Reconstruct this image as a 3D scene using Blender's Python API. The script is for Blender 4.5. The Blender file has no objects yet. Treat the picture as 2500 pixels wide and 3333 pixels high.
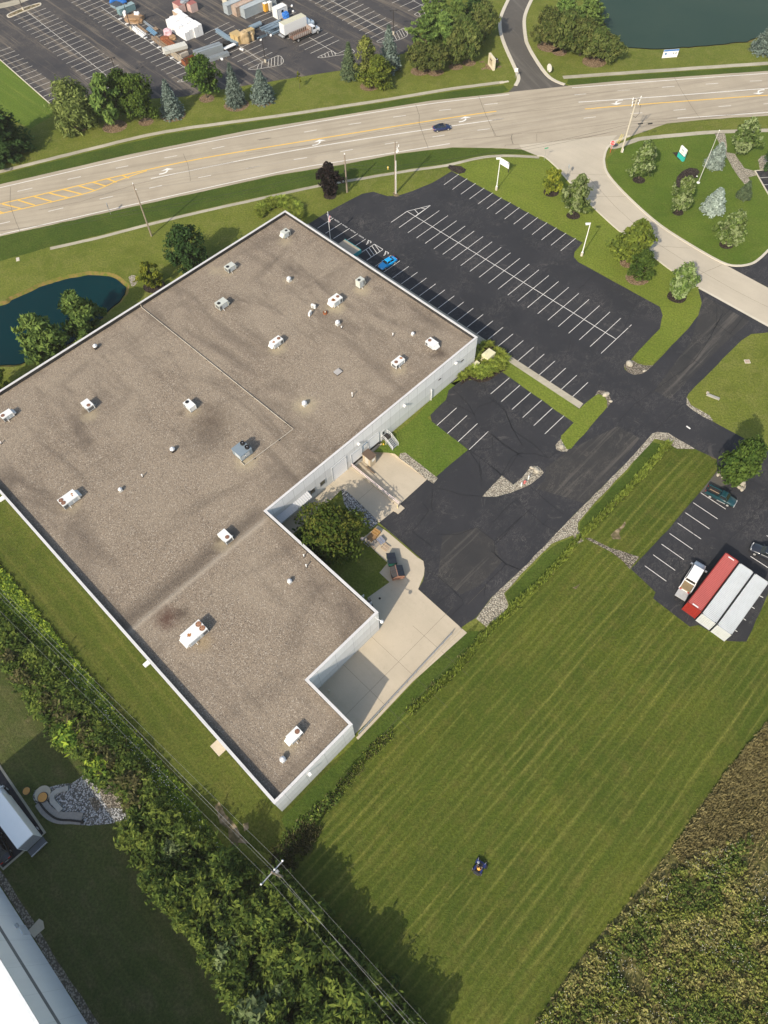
import bpy, bmesh, math, random
from math import sin, cos, pi, radians, sqrt, atan2, hypot
from mathutils import Vector, Matrix, noise
from mathutils.geometry import tessellate_polygon
random.seed(7)
SC = bpy.context.scene
COL = SC.collection

# ------------------------------------------------------------------ camera
F_PX, PITCH, ROLL, CAM_H = 2279.89, 1.03801, -0.034518, 107.77     # drone survey of the photograph (2500 x 3333)
cp, sp, cr, sr = cos(PITCH), sin(PITCH), cos(ROLL), sin(ROLL)
_right, _fw, _up = Vector((1, 0, 0)), Vector((0, cp, -sp)), Vector((0, sp, cp))
_R, _U = cr*_right + sr*_up, -sr*_right + cr*_up
cam_d = bpy.data.cameras.new("camera")
cam = bpy.data.objects.new("camera", cam_d)
COL.objects.link(cam)
cam.matrix_world = Matrix(((_R.x, _U.x, -_fw.x, 0), (_R.y, _U.y, -_fw.y, 0), (_R.z, _U.z, -_fw.z, CAM_H), (0, 0, 0, 1)))
cam_d.sensor_width = 36.0
cam_d.lens = F_PX/3333*36.0
cam_d.clip_start, cam_d.clip_end = 1.0, 5000.0
SC.camera = cam

# ------------------------------------------------------------------ light
SUN_AZ, SUN_EL = radians(57.8), radians(36.0)       # shadows run towards 57.8 deg from +X
wd = bpy.data.worlds.new("World"); SC.world = wd; wd.use_nodes = True
nt = wd.node_tree
sky = nt.nodes.new('ShaderNodeTexSky'); sky.sky_type = 'NISHITA'; sky.sun_disc = False
sky.sun_elevation = SUN_EL; sky.sun_rotation = radians(212.2)
sky.air_density = 1.3; sky.dust_density = 2.5; sky.ozone_density = 1.0
nt.links.new(sky.outputs[0], nt.nodes['Background'].inputs[0])
nt.nodes['Background'].inputs[1].default_value = 0.15
sd = bpy.data.lights.new("sun", 'SUN'); sd.energy = 4.4; sd.angle = radians(0.55); sd.color = (1.0, 0.90, 0.755)
so = bpy.data.objects.new("sun", sd); COL.objects.link(so)
so.rotation_euler = Vector((cos(SUN_AZ)*cos(SUN_EL), sin(SUN_AZ)*cos(SUN_EL), -sin(SUN_EL))).to_track_quat('-Z', 'Y').to_euler()
so.location = (-200, -300, 300)
SC.view_settings.view_transform = 'Standard'; SC.view_settings.look = 'None'
SC.view_settings.exposure = 0.22; SC.view_settings.gamma = 1.0; SC.view_settings.use_curve_mapping = False
SC.cycles.max_bounces = 5; SC.cycles.diffuse_bounces = 3; SC.cycles.glossy_bounces = 2
SC.cycles.transparent_max_bounces = 4; SC.cycles.transmission_bounces = 2

# ------------------------------------------------------------------ survey helpers
def G(x, y, z=0.0):
    """point of the place seen at photo pixel (x, y), at height z"""
    a, b = (x-1250)/F_PX, -(y-1666.5)/F_PX
    a, b = cr*a - sr*b, sr*a + cr*b
    dz = -sp + b*cp
    t = (z-CAM_H)/dz
    return Vector((a*t, (cp + b*sp)*t, z))
def PX(p):
    q = Vector(p) - Vector((0, 0, CAM_H))
    d = q.y*cp - q.z*sp
    x, y = q.x/d, (q.y*sp + q.z*cp)/d
    x, y = cr*x + sr*y, -sr*x + cr*y
    return 1250 + F_PX*x, 1666.5 - F_PX*y
def zfac(p): return (p[1]*cp - (p[2]-CAM_H)*sp)/F_PX        # metres per photo pixel at p
def hgt(bx, by, tx, ty):
    g = G(bx, by); best, bz = 1e9, 1
    for i in range(4, 600):
        z = i*.05; q = PX((g.x, g.y, z)); e = abs(q[1]-ty) + .3*abs(q[0]-tx)
        if e < best: best, bz = e, z
    return bz
BTH = -0.8023
BO = Vector((-19.7711, 138.452, 0))
BA, BB = Vector((cos(BTH), sin(BTH), 0)), Vector((sin(BTH), -cos(BTH), 0))
def B(u, v, z=0.0): return BO + BA*u + BB*v + Vector((0, 0, z))
def UV(p):
    d = Vector((p[0], p[1], 0)) - BO
    return d.dot(BA), d.dot(BB)

# ------------------------------------------------------------------ object helpers
def tag(o, label=None, cat=None, group=None, kind=None):
    if label: o['label'] = label
    if cat: o['category'] = cat
    if group: o['group'] = group
    if kind: o['kind'] = kind
    return o
def thing(name, label, cat, loc=(0, 0, 0), rz=0.0, group=None):
    o = bpy.data.objects.new(name, None); COL.objects.link(o)
    o.empty_display_size = .3
    o.location = loc; o.rotation_euler = (0, 0, rz)
    return tag(o, label, cat, group)
def copy_tree(o, parent=None):
    c = o.copy(); COL.objects.link(c)
    if parent: c.parent = parent
    for ch in list(o.children): copy_tree(ch, c)
    return c
class MB:
    def __init__(s): s.v, s.f, s.m = [], [], []
    def add(s, vs, fs, mi=0):
        n = len(s.v); s.v += [tuple(p) for p in vs]
        s.f += [tuple(i+n for i in f) for f in fs]; s.m += [mi]*len(fs)
        return s
    def box(s, c, d, rz=0.0, mi=0, taper=1.0):
        x, y, z = d[0]/2, d[1]/2, d[2]/2; vs = []
        for k, t in ((-z, 1), (z, taper)):
            for i, j in ((-x, -y), (x, -y), (x, y), (-x, y)):
                i *= t; j *= t
                vs.append((c[0]+i*cos(rz)-j*sin(rz), c[1]+i*sin(rz)+j*cos(rz), c[2]+k))
        return s.add(vs, [(3, 2, 1, 0), (4, 5, 6, 7), (0, 1, 5, 4), (1, 2, 6, 5), (2, 3, 7, 6), (3, 0, 4, 7)], mi)
    def box2(s, a, b, mi=0):
        return s.box([(a[i]+b[i])/2 for i in range(3)], [abs(b[i]-a[i]) for i in range(3)], 0, mi)
    def prism(s, poly, z0, z1, mi=0):
        if sum(poly[i][0]*poly[(i+1) % len(poly)][1]-poly[(i+1) % len(poly)][0]*poly[i][1] for i in range(len(poly))) < 0: poly = poly[::-1]
        n = len(poly)
        vs = [(p[0], p[1], z0) for p in poly] + [(p[0], p[1], z1) for p in poly]
        return s.add(vs, [tuple(range(n-1, -1, -1)), tuple(range(n, 2*n))] + [(i, (i+1) % n, (i+1) % n+n, i+n) for i in range(n)], mi)
    def sheet(s, poly, z=None, mi=0):
        pts = [Vector((p[0], p[1], (p[2] if len(p) > 2 else 0) if z is None else z)) for p in poly]
        if sum(pts[i].x*pts[(i+1) % len(pts)].y-pts[(i+1) % len(pts)].x*pts[i].y for i in range(len(pts))) < 0: pts.reverse()
        tri = tessellate_polygon([pts])
        fs = []
        for t in tri:
            a, b, c = (pts[i] for i in t)
            fs.append(tuple(t) if (b-a).cross(c-a).z > 0 else tuple(reversed(t)))
        return s.add(pts, fs, mi)
    def tube(s, pts, r, n=8, mi=0, cap=True):
        pts = [Vector(p) for p in pts]; rs = r if isinstance(r, (list, tuple)) else [r]*len(pts); rings = []
        for i, p in enumerate(pts):
            d = (pts[min(i+1, len(pts)-1)]-pts[max(i-1, 0)]).normalized()
            u = d.cross(Vector((0, 0, 1)))
            if u.length < .05: u = d.cross(Vector((0, 1, 0)))
            u.normalize(); w = d.cross(u)
            rings.append([p + (u*cos(2*pi*k/n) + w*sin(2*pi*k/n))*rs[i] for k in range(n)])
        vs = [q for rg in rings for q in rg]; fs = []
        for i in range(len(pts)-1):
            for k in range(n):
                a, b = i*n+k, i*n+(k+1) % n
                fs.append((a, b, b+n, a+n))
        if cap: fs += [tuple(range(n)), tuple(range(len(vs)-1, len(vs)-n-1, -1))]
        return s.add(vs, fs, mi)
    def cyl(s, c, r, h, n=16, mi=0, r2=None):
        return s.tube([c, (c[0], c[1], c[2]+h)], [r, r if r2 is None else r2], n, mi)
    def lathe(s, c, prof, n=16, mi=0):
        vs, fs = [], []
        for r, z in prof:
            vs += [(c[0]+r*cos(2*pi*k/n), c[1]+r*sin(2*pi*k/n), c[2]+z) for k in range(n)]
        for i in range(len(prof)-1):
            for k in range(n):
                a, b = i*n+k, i*n+(k+1) % n
                fs.append((a, b, b+n, a+n))
        fs += [tuple(range(n-1, -1, -1)), tuple(range(len(vs)-n, len(vs)))]
        return s.add(vs, fs, mi)
    def line(s, a, b, w, z, mi=0):
        a, b = Vector(a), Vector(b); d = (b-a).xy; d.normalize(); n = Vector((-d.y, d.x, 0))*w/2
        if (d.x*n.y - d.y*n.x) < 0: n = -n
        return s.add([(a.x-n.x, a.y-n.y, z), (b.x-n.x, b.y-n.y, z), (b.x+n.x, b.y+n.y, z), (a.x+n.x, a.y+n.y, z)], [(0, 1, 2, 3)], mi)
    def path(s, pts, w, z, mi=0):
        pts = [Vector((p[0], p[1], 0)) for p in pts]; L = []; R = []
        for i, p in enumerate(pts):
            d = (pts[min(i+1, len(pts)-1)]-pts[max(i-1, 0)]).normalized(); n = Vector((-d.y, d.x, 0))
            ww = (w[i] if isinstance(w, list) else w)/2
            L.append(p+n*ww); R.append(p-n*ww)
        vs = [(p.x, p.y, z) for p in R] + [(p.x, p.y, z) for p in L]; k = len(pts)
        return s.add(vs, [(i, i+1, k+i+1, k+i) for i in range(k-1)], mi)
    def kerb(s, pts, w, z0, z1, mi=0):
        pts = [Vector((p[0], p[1], 0)) for p in pts]; L = []; R = []; k = len(pts)
        for i, p in enumerate(pts):
            d = (pts[min(i+1, k-1)]-pts[max(i-1, 0)]).normalized(); n = Vector((-d.y, d.x, 0))
            L.append(p+n*w/2); R.append(p-n*w/2)
        vs = [(p.x, p.y, z) for z in (z0, z1) for A in (R, L) for p in A]
        fs = []
        for i in range(k-1):
            fs += [(2*k+i, 2*k+i+1, 3*k+i+1, 3*k+i), (i, i+1, 2*k+i+1, 2*k+i), (k+i+1, k+i, 3*k+i, 3*k+i+1)]
        fs += [(0, 2*k, 3*k, k), (k-1, 2*k-1, 4*k-1, 3*k-1)]
        return s.add(vs, fs, mi)
    def build(s, name, mats, parent=None, smooth=False, loc=None, rz=None):
        me = bpy.data.meshes.new(name); me.from_pydata(s.v, [], s.f); me.validate()
        if not isinstance(mats, (list, tuple)): mats = [mats]
        for m in mats: me.materials.append(m)
        if len(mats) > 1 and len(me.polygons) == len(s.m): me.polygons.foreach_set('material_index', s.m)
        if smooth: me.polygons.foreach_set('use_smooth', [True]*len(me.polygons))
        me.update()
        o = bpy.data.objects.new(name, me); COL.objects.link(o)
        if parent: o.parent = parent
        if loc: o.location = loc
        if rz is not None: o.rotation_euler = (0, 0, rz)
        return o
def struct(mb, name, m): return tag(mb.build(name, m), kind='structure')
def smooth_path(pts, n=4, closed=False):
    out = []; k = len(pts); pts = [Vector((p[0], p[1], p[2] if len(p) > 2 else 0)) for p in pts]
    for i in range(k if closed else k-1):
        if closed: p0, p1, p2, p3 = pts[i-1], pts[i], pts[(i+1) % k], pts[(i+2) % k]
        else: p0, p1, p2, p3 = pts[max(i-1, 0)], pts[i], pts[i+1], pts[min(i+2, k-1)]
        for j in range(n):
            t = j/n
            out.append(.5*((2*p1)+(p2-p0)*t+(2*p0-5*p1+4*p2-p3)*t*t+(3*p1-p0-3*p2+p3)*t**3))
    if not closed: out.append(pts[-1])
    return out
def rough(poly, amp=.12, seg=1.2, seed=0, closed=True):
    """subdivide a ground outline and let it wander a little, as a lawn edge does"""
    out = []; k = len(poly)
    for i in range(k if closed else k-1):
        a, b = Vector(poly[i][:2]), Vector(poly[(i+1) % k][:2]); n = max(1, min(80, int((b-a).length/seg)))
        for j in range(n):
            p = a.lerp(b, j/n); q = Vector((p.x*.35, p.y*.35, seed*3.7))
            f = noise.noise(q); g = noise.noise(q+Vector((31, 7, 0))); h = noise.noise(q*4)
            out.append((p.x+amp*(f*1.2+h*.5), p.y+amp*(g*1.2-h*.5)))
    if not closed: out.append(tuple(poly[-1][:2]))
    return out
def GP(pts, z=0.0): return [G(x, y, z) for x, y in pts]

# ------------------------------------------------------------------ materials
class NT:
    def __init__(s, name):
        s.m = bpy.data.materials.new(name); s.m.use_nodes = True
        s.t = s.m.node_tree; s.b = s.t.nodes['Principled BSDF']; s.n = s.t.nodes; s.l = s.t.links
        s._pos = None
    def new(s, t, **k):
        n = s.n.new(t)
        for a, b in k.items(): setattr(n, a, b)
        return n
    def set(s, sock, v):
        if hasattr(v, 'is_linked') or isinstance(v, bpy.types.NodeSocket): s.l.new(v, sock)
        elif isinstance(v, (tuple, list)) and sock.type == 'RGBA' and len(v) == 3: sock.default_value = (*v, 1)
        else: sock.default_value = v
    def pos(s, obj=False):
        if obj: return s.new('ShaderNodeTexCoord').outputs['Object']
        if s._pos is None: s._pos = s.new('ShaderNodeNewGeometry').outputs['Position']
        return s._pos
    def mapv(s, v, scale=(1, 1, 1), rot=0.0, loc=(0, 0, 0)):
        r = s.new('ShaderNodeMapping'); r.inputs['Rotation'].default_value = (0, 0, rot); s.l.new(v, r.inputs[0])
        r2 = s.new('ShaderNodeMapping'); r2.inputs['Scale'].default_value = scale; r2.inputs['Location'].default_value = loc
        s.l.new(r.outputs[0], r2.inputs[0]); return r2.outputs[0]
    def noise(s, v, scale=1.0, detail=4.0, rough=.6, dist=0.0):
        n = s.new('ShaderNodeTexNoise'); s.l.new(v, n.inputs['Vector'])
        n.inputs['Scale'].default_value = scale; n.inputs['Detail'].default_value = detail
        n.inputs['Roughness'].default_value = rough; n.inputs['Distortion'].default_value = dist
        return n.outputs[0]
    def ramp(s, f, lo, hi, a=0.0, b=1.0):
        n = s.new('ShaderNodeMapRange'); n.clamp = True; s.l.new(f, n.inputs[0])
        n.inputs[1].default_value = lo; n.inputs[2].default_value = hi; n.inputs[3].default_value = a; n.inputs[4].default_value = b
        return n.outputs[0]
    def mix(s, f, a, b, bt='MIX'):
        n = s.new('ShaderNodeMix', data_type='RGBA', blend_type=bt)
        s.set(n.inputs[0], f); s.set(n.inputs[6], a); s.set(n.inputs[7], b); return n.outputs[2]
    def math(s, op, a, b=None, c=None):
        n = s.new('ShaderNodeMath', operation=op); s.set(n.inputs[0], a)
        if b is not None: s.set(n.inputs[1], b)
        if c is not None: s.set(n.inputs[2], c)
        return n.outputs[0]
    def xyz(s, v):
        n = s.new('ShaderNodeSeparateXYZ'); s.l.new(v, n.inputs[0]); return n.outputs
    def bump(s, h, dist=.05, st=.6):
        n = s.new('ShaderNodeBump'); s.l.new(h, n.inputs['Height']); n.inputs['Distance'].default_value = dist; n.inputs['Strength'].default_value = st
        s.l.new(n.outputs[0], s.b.inputs['Normal'])
    def done(s, col, rough=.8, metal=0.0, spec=.3):
        s.set(s.b.inputs['Base Color'], col); s.set(s.b.inputs['Roughness'], rough); s.set(s.b.inputs['Metallic'], metal)
        s.b.inputs['Specular IOR Level'].default_value = spec
        return s.m
_pm = {}
def paint(name, c, rough=.5, metal=0.0, spec=.4, dirt=.25, sc=1.5, dc=None):
    """painted / moulded surface with a little uneven grime"""
    if name in _pm: return _pm[name]
    t = NT(name); v = t.pos(True)
    f = t.ramp(t.noise(v, sc, 5, .65), .42, .75, 0, dirt)
    g = t.ramp(t.noise(v, sc*9, 3, .6), .3, .8, 0, dirt*.5)
    d = dc or tuple(x*.45+.02 for x in c)
    _pm[name] = t.done(t.mix(g, t.mix(f, c, d), tuple(x*.7 for x in c)), t.ramp(t.noise(v, sc*3), .3, .7, rough*.8, min(1, rough*1.3)), metal, spec)
    return _pm[name]
def grass_mat(name, a, b, c, stripe=None, dry=.35, sdir=0.0, amount=.3, w=2.1, fine=1.0):
    t = NT(name); p = t.pos()
    big = t.noise(p, .055, 5, .68, .8); mid = t.noise(p, .35, 6, .75, .4); fin = t.noise(p, 2.6*fine, 4, .75)
    tuft = t.noise(p, 7.5*fine, 2, .8)
    col = t.mix(t.ramp(big, .38, .62), a, b); col = t.mix(t.ramp(t.noise(p, .13, 5, .7, 1.0), .53, .72, 0, .45), col, tuple(x*.62 for x in a))
    col = t.mix(t.ramp(mid, .46, .72, 0, dry), col, c)
    if stripe:
        q = t.mapv(p, (1, 1, 1), -sdir)
        ys = t.xyz(q)[1]
        wob = t.math('MULTIPLY', t.noise(t.mapv(p, (.03, .25, 1), -sdir), 1, 3, .5), 1.6)
        ph = t.math('ADD', t.math('DIVIDE', ys, w), wob)
        fr = t.math('PINGPONG', ph, .5)
        ln = t.ramp(fr, .0, .34, 1, 0)
        brk = t.ramp(t.noise(t.mapv(p, (.05, 1.3, 1), -sdir), 1, 5, .75), .42, .66)
        col = t.mix(t.math('MULTIPLY', t.math('MULTIPLY', ln, brk), amount), col, stripe)
        st2 = t.ramp(t.noise(t.mapv(p, (.012, .9, 1), -sdir), 1, 4, .6), .4, .66, 0, amount*.8)
        col = t.mix(st2, col, tuple(x*1.25 for x in a))
    col = t.mix(t.ramp(t.noise(p, .9, 4, .7, .5), .56, .74, 0, .3), col, tuple(x*1.35 for x in b))
    col = t.mix(t.ramp(fin, .36, .64, .0, .62), col, tuple(x*.4 for x in a))
    col = t.mix(t.ramp(tuft, .54, .8, .0, .35), col, tuple(x*1.5+.004 for x in b))
    t.bump(t.math('ADD', fin, tuft), .14, .75)
    return t.done(col, .95, 0, .08)
def asphalt_mat(name, a, b, scuff, amt=.5, tracks=0.0, tdir=0.0):
    t = NT(name); p = t.pos()
    big = t.noise(p, .07, 5, .62, .8); mid = t.noise(p, .6, 6, .72, .8); fin = t.noise(p, 6, 3, .8)
    col = t.mix(t.ramp(big, .38, .66), a, b)
    # thin pale scratches where the sealer has worn
    w = t.noise(t.mapv(p, (.9, .45, 1), .7), 1.0, 8, .78, .7)
    sc_ = t.ramp(t.math('ABSOLUTE', t.math('SUBTRACT', w, .5)), .0, .013, 1, 0)
    msk = t.ramp(t.noise(p, .11, 4, .7), .45, .66)
    col = t.mix(t.math('MULTIPLY', t.math('MULTIPLY', sc_, msk), amt), col, scuff)
    pat = t.ramp(t.noise(p, .16, 5, .75, 1.5), .6, .76, 0, amt*.55)
    col = t.mix(pat, col, scuff)
    if tracks:
        s = t.noise(t.mapv(p, (.025, .5, 1), -tdir), 1, 5, .68)
        col = t.mix(t.ramp(s, .52, .72, 0, tracks), col, scuff)
    col = t.mix(t.ramp(mid, .55, .8, 0, .35), col, tuple(x*.6 for x in a))
    col = t.mix(t.ramp(fin, .5, .8, 0, .3), col, tuple(x*1.7 for x in b))
    t.bump(fin, .01, .3)
    return t.done(col, .85, 0, .25)
def concrete_mat(name, a, b, st=.25, tdir=0.0, tracks=.25):
    t = NT(name); p = t.pos()
    big = t.noise(p, .12, 5, .6, .4); mid = t.noise(p, .9, 6, .7); fin = t.noise(p, 7, 3, .7)
    col = t.mix(t.ramp(big, .36, .66), a, b)
    s = t.noise(t.mapv(p, (.02, .62, 1), -tdir), 1, 5, .62)
    col = t.mix(t.ramp(s, .48, .68, 0, tracks), col, tuple(x*.66 for x in a))
    col = t.mix(t.ramp(mid, .52, .8, 0, st), col, tuple(x*.55 for x in a))
    col = t.mix(t.ramp(fin, .45, .8, 0, .22), col, tuple(min(1, x*1.3) for x in b))
    return t.done(col, .85, 0, .25)
def gravel_mat(name, a, b, c, sc=2.6):
    t = NT(name); p = t.pos()
    vo = t.new('ShaderNodeTexVoronoi'); t.l.new(p, vo.inputs['Vector']); vo.inputs['Scale'].default_value = sc
    h = t.xyz(vo.outputs['Color'])[0]
    col = t.mix(h, a, b)
    col = t.mix(t.ramp(vo.outputs['Distance'], .35, .62), col, c)
    col = t.mix(t.ramp(t.noise(p, .5, 4, .7), .5, .75, 0, .4), col, c)
    t.bump(vo.outputs['Distance'], -.16, 1)
    return t.done(col, .9, 0, .2)
M = {}
M['lawn'] = grass_mat('lawn grass', (0.133, 0.166, 0.026), (0.186, 0.211, 0.039), (0.265, 0.252, 0.080), dry=.65)
M['verge'] = grass_mat('verge grass', (0.100, 0.161, 0.022), (0.139, 0.195, 0.029), (0.206, 0.207, 0.057), dry=.35)
M['island'] = grass_mat('island grass', (0.148, 0.195, 0.028), (0.195, 0.242, 0.036), (0.260, 0.257, 0.065), (0.224, 0.269, 0.043), .45, radians(-44), .5, 1.6)
M['field'] = grass_mat('mown field grass', (0.066, 0.095, 0.014), (0.122, 0.142, 0.021), (0.192, 0.154, 0.046), (0.304, 0.293, 0.072), .6, radians(44), .95, 1.3)
M['lush'] = grass_mat('lush strip grass', (0.060, 0.099, 0.016), (0.092, 0.133, 0.022), (0.136, 0.138, 0.034), dry=.35)
M['striped'] = grass_mat('striped lawn grass', (0.108, 0.169, 0.024), (0.127, 0.188, 0.029), (0.165, 0.188, 0.034), (0.240, 0.283, 0.056), .2, radians(-44), .85, 3.0)
M['yard_lawn'] = grass_mat('side yard grass', (0.066, 0.091, 0.015), (0.103, 0.123, 0.022), (0.163, 0.138, 0.043), (0.181, 0.172, 0.047), .6, radians(133.5), .75, 2.6)
M['asphalt'] = asphalt_mat('sealed asphalt', (.026, .027, .031), (.034, .034, .038), (.17, .155, .14), .95)
M['asphalt_yard'] = asphalt_mat('old yard asphalt', (.040, .039, .043), (.064, .059, .058), (.25, .205, .15), .85, .8, radians(-48))
M['asphalt_lane'] = asphalt_mat('worn lane asphalt', (.032, .032, .033), (.043, .041, .040), (.17, .152, .13), .95, .65, radians(44))
M['asphalt_drive'] = asphalt_mat('worn drive asphalt', (.085, .078, .068), (.105, .095, .082), (.18, .165, .14), .5, .55, radians(110))
M['road'] = concrete_mat('road concrete', (.355, .305, .23), (.41, .355, .27), .18, radians(12.7), .62)
M['street'] = concrete_mat('street concrete', (.44, .39, .305), (.49, .435, .34), .14, radians(-45), .14)
M['walk'] = concrete_mat('walk concrete', (.34, .31, .235), (.44, .40, .31), .7, radians(12), .5)
M['slab'] = concrete_mat('dock concrete', (.44, .38, .285), (.50, .43, .325), .22, radians(-46), .14)
M['kerb'] = concrete_mat('kerb concrete', (.50, .46, .37), (.58, .53, .43), .25, 0, .1)
M['gravel'] = gravel_mat('river gravel', (.39, .35, .27), (.60, .55, .44), (.20, .175, .135), 4.6)
M['riprap'] = gravel_mat('riprap stone', (.34, .34, .34), (.56, .56, .55), (.10, .098, .09), 4.2)
M['gravel_dark'] = gravel_mat('dark gravel', (.22, .19, .145), (.36, .32, .26), (.10, .085, .065), 4.0)
M['mulch'] = gravel_mat('bark mulch', (.045, .033, .026), (.08, .06, .048), (.025, .018, .014), 3.5)
M['mulch_tan'] = gravel_mat('dry mulch', (.24, .165, .10), (.33, .24, .155), (.14, .095, .055), 3.2)
M['litter'] = gravel_mat('weed litter', (.12, .115, .03), (.20, .175, .07), (.07, .07, .02), 2.2)
M['soil'] = gravel_mat('bare soil', (.22, .165, .10), (.30, .235, .15), (.12, .10, .05), 1.2)
def line_mat(name, c, wear):
    t = NT(name); p = t.pos()
    f = t.ramp(t.noise(p, 1.6, 6, .75), .5, .78, 0, wear)
    return t.done(t.mix(f, c, (.09, .085, .08)), .7, 0, .2)
M['white_line'] = line_mat('white road paint', (.76, .74, .69), .45)
M['faded_line'] = line_mat('faded stall paint', (.62, .59, .52), .5)
M['yellow_line'] = line_mat('yellow road paint', (.74, .47, .10), .4)
M['crack'] = paint('crack sealer', (.008, .008, .009), .6)
M['road_crack'] = paint('road crack', (.10, .085, .065), .9)
def water_mat(name, deep, edge=None, r=.06, spec=.5):
    t = NT(name); p = t.pos()
    n1 = t.noise(p, .03, 4, .6, .5); n2 = t.noise(t.mapv(p, (1, 3, 1), .3), 1.4, 4, .7)
    t.bump(n2, .012, .25)
    return t.done(t.mix(t.ramp(n1, .35, .7), deep, edge or deep), r, 0, spec)
M['pond'] = water_mat('dyed pond water', (.001, .019, .024), (.001, .027, .031), .12, .08)
M['lake'] = water_mat('lake water', (.026, .052, .042), (.036, .062, .048), .35, .02)
M['dark_water'] = water_mat('culvert water', (.012, .011, .008), (.02, .018, .014))
# plain object paints
W_ = lambda n, c, **k: paint(n, c, **k)
M['white'] = W_('white paint', (.80, .80, .78), dirt=.12)
M['steel'] = W_('galvanised steel', (.50, .51, .52), rough=.4, metal=.6)
M['dark_steel'] = W_('dark bronze steel', (.035, .03, .028))
M['black'] = W_('black rubber', (.012, .012, .013), rough=.7)
M['wood'] = W_('weathered timber', (.33, .235, .15), dirt=.5, sc=3)
M['pole_wood'] = W_('utility pole timber', (.30, .245, .19), dirt=.5, sc=2)
M['wire'] = W_('weathered cable', (.24, .24, .23), rough=.6)
M['black_wire'] = W_('black cable', (.02, .02, .02), rough=.6)
M['glass'] = W_('tinted glass', (.012, .016, .018), rough=.08, spec=.8, dirt=.05)
M['chrome'] = W_('alloy rim', (.62, .62, .61), rough=.3, metal=.5)
M['red_lens'] = W_('red lamp lens', (.45, .015, .012), rough=.2)
M['clear_lens'] = W_('clear lamp lens', (.75, .75, .72), rough=.15)
M['trunk'] = W_('tree bark', (.11, .085, .06), rough=.9, dirt=.5, sc=4)
M['concrete_post'] = W_('cast concrete', (.50, .46, .37), rough=.85)
M['rust'] = W_('rusty steel', (.26, .085, .03), rough=.8, dirt=.6, sc=4, dc=(.08, .03, .02))
M['cream'] = W_('cream cabinet paint', (.66, .62, .40), dirt=.12)
# ================================================================== GROUND, ROADS, PAVING, WATER
POND = smooth_path(GP([(0, 983), (27, 966.6), (81, 945), (136, 920), (190, 901.5), (271, 886), (336, 884), (374, 893), (404, 912), (420, 930), (413, 956), (391, 983), (353, 1021), (331, 1042), (285, 1085), (215, 1130), (130, 1165), (103, 1179), (54, 1192), (0, 1196), (-120, 1205), (-210, 1150), (-220, 1060), (-120, 1010)]), 4, True)
LAKE = smooth_path(GP([(1925, -45), (1936, 0), (1947, 54), (1980, 114), (2018, 149), (2061, 158), (2142, 161), (2224, 157), (2332, 149), (2403, 141), (2446, 137), (2500, 112), (2600, 90), (2720, 40), (2700, -60), (2500, -150), (2150, -150), (1960, -110)]), 4, True)
POND = [Vector((x, y, 0)) for x, y in rough(POND, .28, .9, 3)]
LAKE = [Vector((x, y, 0)) for x, y in rough(LAKE, .35, 1.4, 4)]
BASIN = [Vector((p.x, p.y, 0)) for p in smooth_path(GP([(188, 2608), (220, 2612), (255, 2652), (258, 2690), (215, 2700), (205, 2638)]), 3, True)]
WELL = [B(56.3, 27.4), B(68.45, 27.4), B(68.45, 34.95), B(56.3, 34.95)]
big = [Vector(p) for p in ((-900, -300, 0), (900, -300, 0), (1200, 1500, 0), (-1200, 1500, 0))]
def ccw(P): return P if sum(P[i].x*P[(i+1) % len(P)].y-P[(i+1) % len(P)].x*P[i].y for i in range(len(P))) > 0 else P[::-1]
def sheet_holes(outer, holes):
    loops = [ccw(outer)] + [ccw(h)[::-1] for h in holes]
    pts = [p for l in loops for p in l]; fs = []
    for t in tessellate_polygon(loops):
        a, b, c = (pts[i] for i in t)
        fs.append(tuple(t) if (b-a).cross(c-a).z > 0 else tuple(reversed(t)))
    return MB().add(pts, fs)
struct(sheet_holes(big, [POND, LAKE, BASIN, WELL]), 'ground', M['lawn'])
def bank(P, drop, inset, name, m):
    """sloping shore from the turf down to the water"""
    P = ccw(P); n = len(P); inner = []
    for i, p in enumerate(P):
        d = (P[(i+1) % n]-P[i-1]).normalized(); nn = Vector((-d.y, d.x, 0))
        inner.append(Vector((p.x+nn.x*inset, p.y+nn.y*inset, -drop)))
    mb = MB(); mb.add([tuple(p) for p in P]+[tuple(p) for p in inner], [(i, (i+1) % n, (i+1) % n+n, i+n) for i in range(n)])
    struct(mb, name, m); return inner
t = NT('shore grass'); p_ = t.pos()
M['shore'] = t.done(t.mix(t.ramp(t.noise(p_, .9, 5, .75), .38, .62), (.10, .13, .02), (.21, .14, .05)), .95, 0, .1)
i1 = bank(POND, .5, .9, 'pond_bank', M['shore']); struct(MB().sheet(i1, -.32), 'pond', M['pond'])
i2 = bank(LAKE, .5, 1.2, 'lake_bank', M['shore']); struct(MB().sheet(i2, -.32), 'lake', M['lake'])

# ---- mown zones (each 4 mm over the ground sheet)
def zone(pts, name, m, z=.004, amp=.15, seed=1, kind='structure', seg=1.2):
    return tag(MB().sheet(rough(GP(pts), amp, seg, seed), z).build(name, m), kind=kind)
zone([(905, 2800), (1040, 2640), (1165, 2490), (1290, 2370), (1420, 2250), (1500, 2170), (1610, 2052), (1700, 1975), (1800, 1870), (1900, 1757), (1985, 1660), (2140, 1500), (2175, 1450), (2262, 1450), (2350, 1490), (2360, 1540), (2300, 1610), (2100, 1830), (2075, 1852), (2160, 1928), (2150, 1940), (2245, 2015), (2365, 2050), (2440, 2040), (2560, 1860), (2560, 2300), (2330, 2600), (2150, 2860), (1960, 3110), (1840, 3350), (1830, 3420), (1330, 3420), (1060, 3010), (900, 2850)], 'mown_field', M['field'], .004)
zone([(-90, 165), (0, 194), (163, 338), (178, 372), (100, 418), (40, 392), (-90, 360)], 'striped_lawn', M['striped'], .004)
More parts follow.
